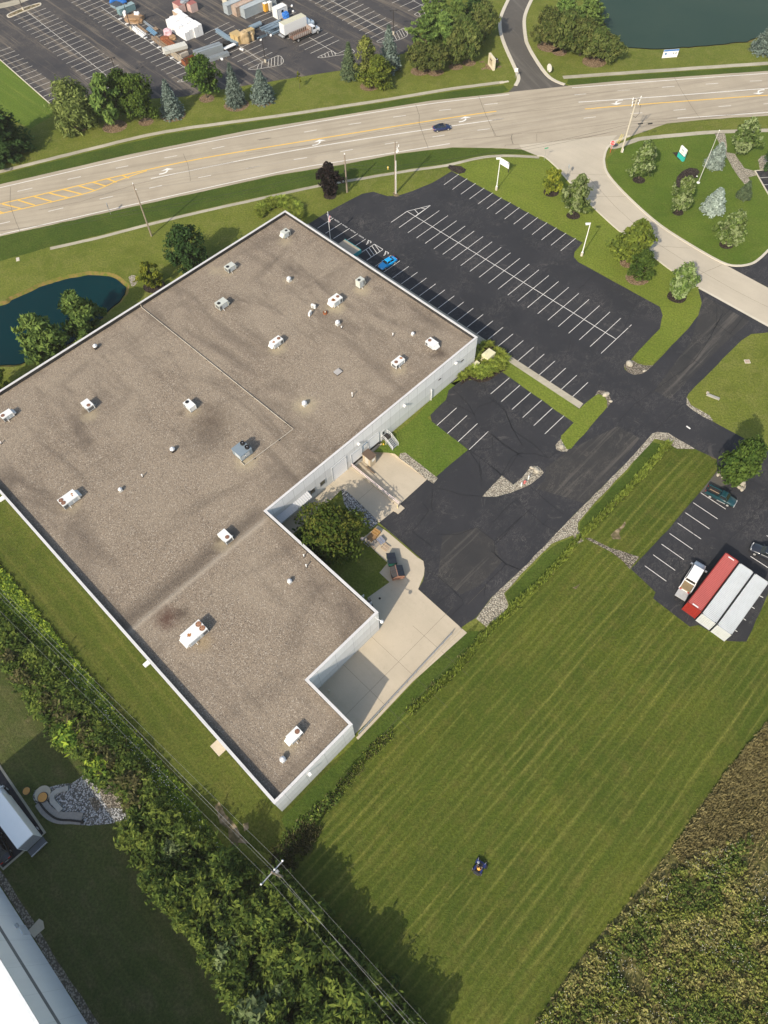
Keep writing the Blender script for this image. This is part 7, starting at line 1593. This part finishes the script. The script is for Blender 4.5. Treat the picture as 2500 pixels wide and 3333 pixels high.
for s_ in (-1, 1): MB().box((LB+1.5, s_*1.35, 1.8), (.2, .3, .5)).build('mirror', M['chrome'], bt)
Zk = lambda x, y, z=0: G(x/3.77, 2480+y/3.77, z)
hk = head(Zk(90, 1230), Zk(-60, 950)); dk = sedan('parked_car', 'black car with red tail lamps beside the white box truck', Zk(90, 1190)+Vector((cos(hk), sin(hk), 0))*2.0, hk, car_paint('black paint', (.012, .013, .018)), 4.8, 1.85, 1.5)
# ---- riding mower and its rider
mw_c = G(1500+790/13.825, 2780+640/13.825); hm = head(G(1500+720/13.825, 2780+800/13.825), G(1500+900/13.825, 2780+420/13.825))
mw = thing('riding_mower', 'navy zero turn mower cutting the large field', 'mower', mw_c, hm)
NAVY = car_paint('mower navy', (.012, .022, .12))
MB().box2((-.85, -.35, .32), (.75, .35, .55)).build('frame', M['dark_steel'], mw)
MB().box2((.35, -.72, .2), (.95, .72, .45)).build('cutting_deck', NAVY, mw); MB().box2((.4, -1.0, .22), (.9, -.7, .34)).build('discharge_chute', M['black'], mw)
for s_ in (-1, 1):
    w_ = MB().tube([(-.45, s_*.42, .3), (-.45, s_*.70, .3)], .3, 18).build('wheel', M['black'], mw); MB().tube([(-.45, s_*.70, .3), (-.45, s_*.72, .3)], .15, 12).build('rim', M['chrome'], w_)
    w2_ = MB().tube([(1.15, s_*.5, .16), (1.15, s_*.64, .16)], .16, 14).build('caster_wheel', M['black'], mw); MB().tube([(.8, s_*.5, .45), (1.15, s_*.57, .45), (1.15, s_*.57, .3)], .035, 6).build('fork', M['steel'], w2_)
    MB().tube([(.15, s_*.42, .5), (.25, s_*.4, .95), (.2, s_*.2, 1.05)], .025, 6).build('lever', M['steel'], mw)
    MB().box2((-.5, s_*.34, .55), (.1, s_*.58, .72)).build('fender', NAVY, mw)
MB().box2((-.92, -.38, .35), (-.58, .38, .78)).build('engine_cover', paint('mower engine grey', (.045, .045, .048), dirt=.4), mw)
MB().box2((-.45, -.26, .58), (.02, .26, .70)).build('seat', M['black'], mw); MB().box2((-.52, -.26, .66), (-.42, .26, 1.1)).build('seat_back', M['black'], mw)
MB().lathe((.6, .35, .45), [(.16, 0), (.18, .1), (.05, .14)], 12).build('fuel_cap', M['chrome'], mw)
def skin_chain(verts, edges, radii, name, mats, parent, lv=2):
    me = bpy.data.meshes.new(name); me.from_pydata(verts, edges, []); o = bpy.data.objects.new(name, me); COL.objects.link(o)
    sk = o.modifiers.new('skin', 'SKIN'); ss_ = o.modifiers.new('sub', 'SUBSURF'); ss_.levels = ss_.render_levels = lv
    for i, rr_ in enumerate(radii): me.skin_vertices[0].data[i].radius = (rr_, rr_)
    me.skin_vertices[0].data[0].use_root = True
    dg = bpy.context.evaluated_depsgraph_get(); dg.update(); m2_ = bpy.data.meshes.new_from_object(o.evaluated_get(dg))
    bpy.data.objects.remove(o); o = bpy.data.objects.new(name, m2_); COL.objects.link(o); m2_.materials.clear()
    for m in mats: m2_.materials.append(m)
    m2_.polygons.foreach_set('use_smooth', [True]*len(m2_.polygons))
    o.parent = parent; return o
SKIN = paint('skin', (.50, .28, .19), dirt=.05); ORNG = paint('orange work shirt', (.95, .42, .07), dirt=.1, sc=3); JEAN = paint('dark trousers', (.035, .04, .06), dirt=.2)
pr = thing('person', 'person in an orange shirt seated on the mower holding its levers', 'person', mw_c, hm)
V = [(-.2, 0, .80), (-.21, 0, 1.05), (-.18, 0, 1.28), (-.16, 0, 1.38), (-.14, 0, 1.50)]; E_ = [(0, 1), (1, 2), (2, 3), (3, 4)]; R_ = [.17, .19, .20, .07, .055]
for s_ in (-1, 1):
    b0 = len(V); V += [(-.18, s_*.2, 1.30), (-.06, s_*.31, 1.08), (.14, s_*.28, 1.02), (.2, s_*.24, 1.05)]; E_ += [(2, b0), (b0, b0+1), (b0+1, b0+2), (b0+2, b0+3)]; R_ += [.065, .05, .036, .03]
    b1 = len(V); V += [(-.14, s_*.11, .78), (.22, s_*.16, .80), (.42, s_*.17, .50), (.56, s_*.17, .47)]; E_ += [(0, b1), (b1, b1+1), (b1+1, b1+2), (b1+2, b1+3)]; R_ += [.09, .07, .05, .04]
bo = skin_chain(V, E_, R_, 'body', [SKIN], pr)
me = bo.data; me.materials.append(JEAN); me.materials.append(ORNG)
for p in me.polygons:
    c = p.center
    if c.z < .86: p.material_index = 1
    elif c.z < 1.40 and c.x < .09: p.material_index = 2
hb3 = MB(); hb3.lathe((-.12, 0, 1.48), [(.05, 0), (.085, .05), (.1, .12), (.098, .18), (.07, .235), (.01, .25)], 14); hb3.box((-.015, 0, 1.585), (.03, .025, .04)); hb3.build('head', SKIN, pr, True)
for s_ in (-1, 1): MB().box((-.024, s_*.038, 1.61), (.012, .022, .012)).build('eye', M['black'], pr); MB().box((-.12, s_*.102, 1.6), (.04, .016, .06)).build('ear', SKIN, pr)
cpM = paint('orange cap', (.90, .42, .12), dirt=.05); ct = MB(); ct.lathe((-.12, 0, 1.635), [(.112, 0), (.11, .05), (.08, .10), (.01, .115)], 14); ct.box((.02, 0, 1.645), (.14, .16, .015)); ct.build('cap', cpM, pr, True)
for s_ in (-1, 1):
    hV = [(.2, s_*.24, 1.05), (.235, s_*.22, 1.06), (.262, s_*.222, 1.085), (.255, s_*.218, 1.055), (.252, s_*.214, 1.03), (.24, s_*.212, 1.01), (.215, s_*.2, 1.075)]
    hand = MB()
    hand.tube([hV[0], hV[1]], [.032, .036], 8)
    for k, z in enumerate((.03, .01, -.01, -.03)): hand.tube([(.235, s_*.225, 1.06+z), (.262-.003*k, s_*.215, 1.062+z), (.262-.004*k, s_*.185, 1.062+z), (.236, s_*.178, 1.062+z)], [.011, .0105, .0095, .008], 6)
    hand.tube([(.21, s_*.225, 1.085), (.225, s_*.2, 1.10), (.245, s_*.183, 1.10)], [.012, .011, .009], 6)
    hand.build('hand', SKIN, pr, True)
    MB().box2((.5, s_*.17-.05, .40), (.74, s_*.17+.05, .48)).build('boot', M['black'], pr)
MB().box2((.42, -.3, .36), (.8, .3, .40)).build('footrest', M['dark_steel'], mw)

# ================================================================== STORAGE YARD
Zy = lambda x, y, z=0: G(340+x/3.95, y/3.95, z)
Zq = lambda x, y, z=0: G(700+x/3.95, y/3.95, z)
yd = head(Zq(395, 245), Zq(640, 135)); yv, yn = Vector((cos(yd), sin(yd), 0)), Vector((-sin(yd), cos(yd), 0))
YC = paint('blue grey container', (.33, .37, .39), dirt=.35, sc=.5); YR = paint('rust streaked container', (.40, .33, .27), dirt=.7, sc=.8, dc=(.28, .10, .04))
cg = 'containers in the storage yard'
base = G(800, 62)+yn*1.22
for k, (m, lb_) in enumerate(((YC, 'nearest blue grey yard container behind the orange toilet'), (YR, 'rust streaked yard container in the middle of the row'), (YC, 'furthest blue grey yard container of the row'))):
    container(base+yn*2.75*k+yv*12.19-yv*(1.2*k if k else 0), yd, m, lb_, rib=.34, H_=2.6, group=cg)
container(Zq(120, 60)+yv*9, yd+.05, paint('cream container', (.55, .52, .42), dirt=.3), 'cream yard container cut by the top edge', rib=.34, H_=2.6, L_=9, group=cg)
container(base+yv*19+yn*4, yd, YC, 'grey yard container behind the toilets', rib=.34, H_=2.6, L_=6.06, group=cg)
sh = container(G(905, 64)+yn*1.22+yv*4.0, yd, paint('white office container', (.66, .67, .66), dirt=.25), 'short white office container with a window', rib=.4, H_=2.7, L_=4.0, group=cg)
MB().box2((-2.4, -1.25, 1.3), (-1.6, -1.2, 2.0)).build('window', M['glass'], sh)
MB().box2((-4.0, -.4, .2), (-4.03, .5, 2.1)).build('personnel_door', M['white'], sh)
for px, c, lb_ in (((656, 142), (.72, .36, .04), 'orange portable toilet against the yard container'), ((712, 128), (.70, .68, .60), 'white portable toilet next to the orange one')):
    pt = thing('portable_toilet', lb_, 'portable toilet', Zq(*px), yd); m = paint('toilet shell %.2f' % c[1], c)
    MB().box((0, 0, 1.1), (1.1, 1.1, 2.2)).build('cabin', m, pt); MB().box((0, 0, 2.27), (1.15, 1.15, .14), 0, 0, .8).build('roof', M['white'], pt); MB().box((0, -.56, 1.05), (.8, .03, 1.9)).build('door', m, pt)
tb = thing('tarp_pile', 'bright blue tarp bundle beside the white office container', 'tarp', Zq(915, 235))
def lump(sx, sy, sz, seed, m, name, par):
    bm = bmesh.new(); bmesh.ops.create_icosphere(bm, subdivisions=3, radius=1)
    for v in bm.verts:
        f = 1+.22*noise.noise(v.co*2+Vector((seed, 0, 0)))+.1*noise.noise(v.co*5+Vector((0, seed, 0)))
        c = [max(-.78, min(.78, q)) for q in v.co]; v.co = Vector((c[0]*sx*f, c[1]*sy*f, max(0, c[2]*f+.5)*sz))
    me = bpy.data.meshes.new(name); bm.to_mesh(me); bm.free(); me.materials.append(m); o = bpy.data.objects.new(name, me); COL.objects.link(o); o.parent = par; return o
BT = paint('blue tarp', (.02, .14, .48), rough=.4, dirt=.2, sc=4); WRAP = paint('white shrink wrap', (.80, .80, .79), rough=.35, dirt=.12, sc=3); TARPB = paint('tan tarp', (.42, .31, .17), dirt=.4, sc=4)
lump(1.3, 1.0, 1.4, 1, BT, 'tarp', tb); MB().box((0, 0, .08), (2.2, 1.7, .16)).build('pallet', M['wood'], tb)
tb2 = thing('tarp_pile', 'bright blue tarp bundle at the top edge of the yard', 'tarp', Zy(180, 30)); lump(3.2, 1.6, 1.5, 2, BT, 'tarp', tb2); MB().box((0, 0, .08), (4.6, 2.4, .16)).build('pallet', M['wood'], tb2)
# white wrapped stack: long bundles laid side by side
sd0 = head(G(664, 112.7), G(599.5, 72)); sv, sn = Vector((cos(sd0), sin(sd0), 0)), Vector((sin(sd0), -cos(sd0), 0))
ends = ('', '')
o0 = G(664, 112.7)
def wrapped(loc, L_, W_, H_, label, grp='white wrapped bundles in the yard'):
    w_ = thing('wrapped_bundle', label, 'wrapped bundle', loc, sd0, grp); b = MB()
    bm = bmesh.new(); bmesh.ops.create_cube(bm, size=1); bmesh.ops.subdivide_edges(bm, edges=bm.edges, cuts=5, use_grid_fill=True)
    for v in bm.verts:
        q = Vector((v.co.x*L_, v.co.y*W_, (v.co.z+.5)*H_)); f = noise.noise(q*.9+Vector(loc)*.3); v.co = q+Vector((0, .04*f, .06*f if v.co.z > .2 else 0))
    me = bpy.data.meshes.new('wrap'); bm.to_mesh(me); bm.free(); me.materials.append(WRAP); o = bpy.data.objects.new('wrap', me); COL.objects.link(o); o.parent = w_
    MB().box((0, 0, -.02), (L_*.96, W_*.9, .1)).build('bearer', M['wood'], w_); return w_
i_ = 0
names = ('front', 'second', 'third', 'back')
for j in range(4):
    for k in range(3):
        h_ = 2.9-.25*((j+k) % 2)-(.5 if (k == 0 and j > 1) else 0)
        wrapped(o0+sv*(1.75+3.5*k)+sn*-(.75+1.5*j)*1.0+sv*(.5 if j > 1 and k == 0 else 0), 3.4, 1.42, h_, ('nearest', 'middle', 'furthest')[k]+' white wrapped bundle in the '+names[j]+' row of the block')
for q, (c, m, s_, lb_) in enumerate((((960, 230), paint('clear wrapped timber', (.48, .36, .26), dirt=.5, sc=2), (2.8, 2.0, 1.9), 'brown wrapped pack left of the white block'), ((975, 140), paint('pink lumber ends', (.55, .40, .36), dirt=.4), (3.4, 2.4, 2.2), 'red topped board pack behind the white block'), ((1130, 130), paint('pink lumber ends', (.55, .40, .36), dirt=.4), (3.2, 2.4, 2.2), 'red topped board pack partly under a grey tarp'))):
    pk_ = thing('board_pack', lb_, 'board pack', Zy(*c), sd0); MB().box((0, 0, s_[2]/2), s_).build('boards', m, pk_); MB().box((0, 0, s_[2]+.04), (s_[0]*.98, s_[1]*.98, .08)).build('top_sheet', (paint('red top board', (.36, .12, .10), dirt=.4) if q else WRAP), pk_)
    for x in (-s_[0]*.3, s_[0]*.3): MB().box((x, 0, .05), (.12, s_[1]*1.02, .1)).build('bearer', M['wood'], pk_)
gt_ = thing('tarp_cover', 'grey tarp draped on the red topped board packs', 'tarp', Zy(1060, 130)+Vector((0, 0, 2.25)), sd0+pi/2); lump(1.8, 1.0, .5, 6, paint('grey tarp', (.30, .33, .36), dirt=.3), 'tarp', gt_)
# steel and timber on the ground
STL = paint('blue grey steel', (.20, .27, .33), dirt=.35, sc=1.5); ZINC = paint('zinc sheet', (.40, .44, .46), rough=.4, metal=.4, dirt=.3)
def beam(a, b, w, h, m, label, cat, name, z=.0, group=None):
    t_ = head(a, b); d = (b-a).length; o = thing(name, label, cat, Vector(((a.x+b.x)/2, (a.y+b.y)/2, z)), t_, group)
    MB().box((0, 0, h*.92), (d, w, h*.16)).build('flange', m, o); MB().box((0, 0, h*.5), (d, w*.35, h*.68)).build('web', m, o); MB().box((0, 0, h*.08), (d, w, h*.16)).build('flange', m, o)
beam(Zq(20, 405), Zq(290, 590), 1.1, .8, STL, 'longest blue grey steel beam pointing at the hatched corner', 'steel beam', 'steel_beam')
r_ = random.Random(8)
for k in range(8):
    a = Zq(580+k*22, 388+k*8+(4 if k % 2 else -8)); a.z = 0; d = yv*(9-abs(k-3)*.6)+yn*r_.uniform(-.5, .5)
    beam(a, a+d, .5, .45, STL, 'blue grey steel section in the loose fan of sections behind the box truck', 'steel beam', 'steel_beam', 0, 'steel sections laid in a fan')
for k in range(3): beam(Zq(545+k*20, 505-k*10), Zq(650+k*12, 465-k*6), .4, .4, STL, 'short blue grey section lying left of the box truck tail', 'steel beam', 'steel_beam', 0, 'short steel sections')
tk_ = thing('steel_tank', 'blue grey horizontal pipe drum next to the tan crates', 'tank', Zq(450, 398), yd); MB().tube([(0, 0, .7), (4.2, 0, .7)], .68, 18).build('shell', STL, tk_); MB().tube([(-.02, 0, .7), (0, 0, .7)], .55, 18).build('end_plate', M['dark_steel'], tk_)
for x in (.8, 3.4): MB().box((x, 0, .1), (.3, 1.2, .2)).build('cradle', M['wood'], tk_)
CRT = paint('tan crate board', (.50, .36, .16), dirt=.35, sc=2)
for c, s_, lb_ in (((275, 520), (2.6, 2.0, 2.1), 'tan crate at the left of the crate pair'), ((335, 545), (2.8, 1.8, 2.2), 'taller tan crate half under the tan tarp'), ((455, 450), (2.4, 1.6, 1.5), 'low tan crate behind the tan tarp')):
    q = thing('wooden_crate', lb_, 'crate', Zq(*c), yd); MB().box((0, 0, s_[2]/2), s_).build('box', CRT, q); MB().box((0, 0, s_[2]+.04), (s_[0]*1.04, s_[1]*1.04, .08)).build('lid', CRT, q)
    for x in (-.42, .42): MB().box((x*s_[0], -s_[1]/2-.03, s_[2]/2), (.14, .05, s_[2])).build('batten', M['wood'], q)
for c, s_, lb_ in (((395, 545), (1.7, 1.3, 2.4), 'large crumpled tan tarp over crates'), ((475, 515), (1.0, .9, 1.7), 'smaller crumpled tan tarp right of the large one')):
    q = thing('tarp_pile', lb_, 'tarp', Zq(*c)); lump(s_[0], s_[1], s_[2], s_[0]*7, TARPB, 'tarp', q); MB().box((0, 0, .06), (s_[0]*1.6, s_[1]*1.6, .12)).build('pallet', M['wood'], q)
# zinc panels
zp = head(Zy(1250, 720), Zy(1490, 640)); 
for c, L_, h_, y_, lb_ in (((1335, 700), 8.5, 2.0, .8, 'tall zinc panel pack behind the lone maple'), ((1370, 725), 8.2, 2.1, .5, 'second tall zinc panel pack in front'), ((1450, 760), 7.5, .9, 1.3, 'low zinc panel pack nearest the road')):
    q = thing('panel_pack', lb_, 'panel pack', Zy(*c), zp)
    for k in range(5): MB().box((0, -y_/2+y_*k/4, .15+h_/2), (L_, .12, h_)).build('panel', ZINC, q)
    for x in (-L_*.35, 0, L_*.35): MB().box((x, 0, .07), (.2, y_*1.3, .14)).build('bearer', M['wood'], q)
rk = thing('mesh_rack', 'dark blue flat rack stack at the upper left of the yard', 'rack', Zy(215, 115), head(Zy(110, 90), Zy(260, 160)))
MB().box((0, 0, .9), (7, 2.6, .2)).build('deck', paint('dark rack sheet', (.06, .075, .09), dirt=.4), rk); MB().box((0, 0, .4), (7, 2.4, .7)).build('stack', STL, rk)
for x in (-3.4, -1.1, 1.1, 3.4): MB().box((x, 0, .5), (.14, 2.8, 1.0)).build('post_frame', ZINC, rk)
tl2 = thing('teal_crate', 'teal covered pack beside the dark lamp pole', 'covered pack', Zy(290, 150), yd); MB().box((0, 0, .8), (5.6, 1.8, 1.6)).build('pack', paint('teal sheet', (.16, .27, .29), dirt=.4), tl2); MB().box((0, 0, 1.65), (5.7, 1.9, .1)).build('cover', paint('pale teal sheet', (.26, .36, .38), dirt=.3), tl2)
for c, m, s_, lb_ in (((390, 270), paint('tan debris', (.33, .20, .10), dirt=.7, sc=4), (3.4, 2.2, 1.1), 'brown debris heap behind the dark lamp pole'), ((435, 245), WRAP, (1.1, .9, 1.5), 'white bag on the brown debris heap'), ((828, 470), paint('pink foam', (.62, .42, .46), dirt=.3), (1.4, 1.1, 1.6), 'pink wrapped bundle behind the rusty steel'), ((275, 215), WRAP, (.7, .9, 1.2), 'white sack at the foot of the dark lamp pole'), ((880, 505), paint('tan debris', (.33, .20, .10), dirt=.7, sc=4), (1.3, 1.0, .8), 'small brown heap right of the pink bundle'), ((790, 515), M['rust'], (1.8, 1.2, .7), 'rusty scrap heap in front of the pink bundle')):
    q = thing('debris_heap', lb_, 'heap', Zy(*c)); lump(*s_, s_[0]*5, m, 'heap', q); MB().box((0, 0, .05), (s_[0]*1.5, s_[1]*1.5, .1)).build('pallet', M['wood'], q)
lm = head(Zy(390, 360), Zy(530, 470))
def planks(c, rz, n, L_, m, label, w=.28, z=.0, name='plank_stack', cat='plank stack', sp=1.2):
    q = thing(name, label, cat, Zy(*c, z), rz)
    for k in range(n): MB().box((r_.uniform(-.4, .4), (k-n/2)*w*sp, .12+.16*(k % 3)), (L_*r_.uniform(.85, 1.05), w, .14)).build('plank', m, q)
planks((455, 415), lm, 5, 7.5, M['white'], 'white long boards lying by the lamp pole base', .3); planks((500, 385), lm, 4, 6, M['wood'], 'grey brown boards right of the white boards', .22)
planks((620, 410), lm, 3, 5.2, paint('blue pipe', (.16, .30, .44), dirt=.3), 'short blue pipes on the asphalt', .35, name='pipe_stack', cat='pipe stack')
planks((520, 285), lm, 2, 13, ZINC, 'long thin zinc rails running past the debris heap', .25, name='rail_stack', cat='rail stack'); planks((665, 385), lm, 3, 1.8, M['wood'], 'pale wooden blocks at the end of the zinc rails', .4)
planks((730, 560), lm, 6, 9, M['wood'], 'pile of long weathered timbers along the stall line', .25); planks((950, 750), lm, 6, 7, paint('pale lath', (.50, .42, .30), dirt=.4), 'pale laths fanned at the lower end of the yard goods', .2)
rs = thing('steel_stack', 'red rusty steel plates stacked beside the timbers', 'steel stack', Zy(830, 570), lm)
for k in range(4): MB().box((r_.uniform(-.6, .6), k*.55-.8, .3+.15*(k % 2)), (6.0, .5, .5)).build('plate', M['rust'], rs)
wr = thing('panel_pack', 'white corrugated sheet pack across the stall line', 'panel pack', Zy(918, 660), head(Zy(820, 690), Zy(1030, 630))); q = MB()
for k in range(26): q.box((-3.4+k*.27, 0, .9+.05*(k % 2)), (.26, 2.6, .9))
q.build('sheets', paint('white corrugated sheet', (.60, .59, .53), dirt=.3, sc=3), wr); MB().box((0, 0, .25), (6.6, 2.2, .4)).build('bearer', M['wood'], wr)
fr_ = thing('cable_reel_stand', 'pale open frame with round holes right of the laths', 'frame', Zy(1035, 725), yd); MB().box((0, 0, .5), (2.6, .3, 1.0)).build('frame', paint('pale frame', (.52, .46, .38), dirt=.4), fr_); MB().box((0, .8, .4), (2.6, .2, .8)).build('frame', paint('pale frame', (.52, .46, .38), dirt=.4), fr_)
ob = thing('skip', 'open rusty brown skip behind the lone maple', 'skip', Zy(1110, 800), yd); MB().box2((-2.4, -1, 0), (2.4, -.9, 1.2)).box2((-2.4, .9, 0), (2.4, 1, 1.2)).box2((-2.4, -.9, 0), (-2.3, .9, 1.2)).box2((2.3, -.9, 0), (2.4, .9, 1.2)).box2((-2.4, -1, 0), (2.4, 1, .15)).build('bin', M['rust'], ob)
wt = thing('work_table', 'white topped table with black bundles near the steel beam', 'table', Zy(1615, 640), yd); MB().box((0, 0, .95), (4.0, 1.3, .12)).build('top', M['white'], wt)
for x in (-1.8, 1.8): MB().box((x, 0, .45), (.12, 1.1, .9)).build('leg', M['dark_steel'], wt)
bk = thing('debris_heap', 'black hose heap beside the white topped table', 'heap', Zy(1575, 590)); lump(1.6, .9, .9, 3, M['black'], 'heap', bk); MB().box((0, 0, .05), (2, 1.2, .1)).build('pallet', M['wood'], bk)
# temporary fence panels standing on white feet
fpx = [(205, 245), (290, 308), (435, 432), (530, 490), (618, 548), (705, 610), (775, 685), (868, 748), (962, 808), (1060, 868)]
fpts = [Zy(*c) for c in fpx]
FM = paint('fence mesh wire', (.30, .31, .32), rough=.5, metal=.3)
for i in range(len(fpts)-1):
    a, b = fpts[i], fpts[i+1]; d = (b-a).length; q = thing('fence_panel', ('temporary mesh fence panel at the upper end of the stall line' if i == 0 else 'temporary mesh fence panel at the lower end of the stall line' if i == len(fpts)-2 else 'temporary mesh fence panel within the row on the stall line'), 'fence panel', a, head(a, b), 'temporary fence panels along the stall line')
    MB().tube([(.1, 0, 0), (.1, 0, 1.9), (d-.1, 0, 1.9), (d-.1, 0, 0)], .03, 5).build('frame', FM, q)
    MB().box((.05, 0, .1), (.45, 1.1, .2)).build('foot', M['white'], q)
    w_ = MB()
    for k in range(1, 8): w_.tube([(d*k/8, 0, .1), (d*k/8, 0, 1.9)], .008, 3)
    w_.build('mesh', FM, q)
for k, c in enumerate(((1495, 755), (1515, 770))): tag(MB().lathe((0, 0, 0), [(.35, 0), (.42, .25), (.2, .5)], 10).build('sand_bag', M['white'], None, loc=Zy(*c)), ('left' if k == 0 else 'right')+' white sack on the asphalt below the zinc panels', 'sack')
for k, c in enumerate(((330, 640), (355, 650), (590, 520), (720, 465), (1005, 155), (990, 85))): tag(MB().lathe((0, 0, 0), [(.3, 0), (.38, .2), (.3, .45), (.05, .5)], 10).build('sand_bag', M['white'], None, loc=Zq(*c)), ('white sack at the end of the longest steel beam', 'white sack just right of the steel beam end', 'white sack at the foot of the yard lamp pole', 'white sack beside the tail of the box truck', 'white sack right of the blue tarp bundle', 'white sack near the top edge right of the toilets')[k], 'sack')
# box truck and stake truck
ht = head(Zq(915, 505), Zq(1180, 392)); tv, tn = Vector((cos(ht), sin(ht), 0)), Vector((-sin(ht), cos(ht), 0))
bx_ = thing('box_truck', 'long white box truck parked behind the stake truck', 'truck', Zq(905, 505)+tn*1.25, ht)
MB().box2((0, -1.25, 1.0), (8.2, 1.25, 3.75)).build('cargo_box', car_paint('white yard box', (.76, .77, .77)), bx_); MB().box2((.04, -1.2, 3.75), (8.16, 1.2, 3.79)).build('box_roof', paint('yellowed roof', (.56, .54, .40), dirt=.25), bx_); MB().box2((-.04, -1.15, 1.05), (0, 1.15, 3.6)).build('rear_door', paint('roll door white', (.62, .64, .66)), bx_)
MB().box2((-.8, -1.2, .5), (-.05, 1.2, .75)).build('tail_lift', M['steel'], bx_); MB().box2((.2, -.9, .55), (10.2, .9, .95)).build('chassis', M['dark_steel'], bx_)
loft([(8.35, 1.05, 1.1, 1.0, .6, 1.7, 2.5), (9.5, 1.05, 1.1, .95, .6, 1.7, 2.45), (9.95, 1.0, 1.05, .9, .6, 1.35, 1.65), (11.1, .9, .95, .8, .6, 1.2, 1.45)]).build('cab', car_paint('pale blue cab', (.55, .66, .76)), bx_); MB().box2((9.55, -.9, 1.75), (9.9, .9, 2.35)).build('windscreen', M['glass'], bx_); wheels(bx_, (1.7, 10.2), 1.1, .48, .4)
st_ = thing('stake_truck', 'white cabbed stake bed truck with slatted rust brown sides', 'truck', Zq(1060, 535)+tn*.6, ht)
BRN = paint('stake bed floor', (.20, .11, .075), dirt=.5, sc=3); SLT = paint('grey stake slat', (.30, .28, .26), dirt=.4)
MB().box2((-1.6, -1.2, 1.05), (5.0, 1.2, 1.2)).build('bed', BRN, st_)
for s_ in (-1, 1):
    fnc = MB()
    for z in (1.45, 1.75, 2.05): fnc.box2((-1.6, s_*1.2-.03, z-.06), (5.0, s_*1.2+.03, z+.06))
    for k in range(10): fnc.box((-1.5+k*.71, s_*1.2, 1.62), (.09, .09, 1.0), 0, 1)
    fnc.build('stake_side', [SLT if s_ < 0 else BRN, paint('pale stake', (.55, .52, .47), dirt=.3)], st_)
MB().box2((4.95, -1.2, 1.2), (5.08, 1.2, 2.6)).build('headboard', BRN, st_)
for z in (1.7, 2.1, 2.5): MB().box2((4.9, -1.2, z-.05), (5.14, 1.2, z+.05)).build('headboard_slat', paint('pale stake', (.55, .52, .47), dirt=.3), st_)
MB().box2((-1.4, -.5, .6), (8.0, .5, 1.0)).build('chassis', M['dark_steel'], st_)
loft([(5.3, 1.0, 1.08, 1.0, .6, 1.6, 2.4), (6.6, 1.0, 1.08, .95, .6, 1.55, 2.35), (7.0, .98, 1.04, .9, .6, 1.3, 1.6), (8.2, .9, .95, .78, .6, 1.15, 1.4), (8.3, .8, .85, .7, .65, 1.0, 1.2)]).build('cab', car_paint('white cab', (.74, .75, .76)), st_); MB().box2((6.63, -.88, 1.72), (6.95, .88, 2.28)).build('windscreen', M['glass'], st_)
for s_ in (-1, 1): MB().box2((5.7, s_*1.02, 1.65), (6.5, s_*1.09, 2.2)).build('side_window', M['glass'], st_)
wheels(st_, (0, 7.2), 1.05, .5, .4)
# ================================================================== AIR
hz = NT('thin summer haze'); hz.n.remove(hz.b)
pv = hz.new('ShaderNodeVolumePrincipled'); pv.inputs['Color'].default_value = (1, .97, .9, 1); pv.inputs['Density'].default_value = .00014; pv.inputs['Anisotropy'].default_value = .2
hz.l.new(pv.outputs[0], hz.n['Material Output'].inputs['Volume'])
tag(MB().box2((-700, -250, -2.5), (700, 1100, 125)).build('haze', hz.m), kind='stuff')
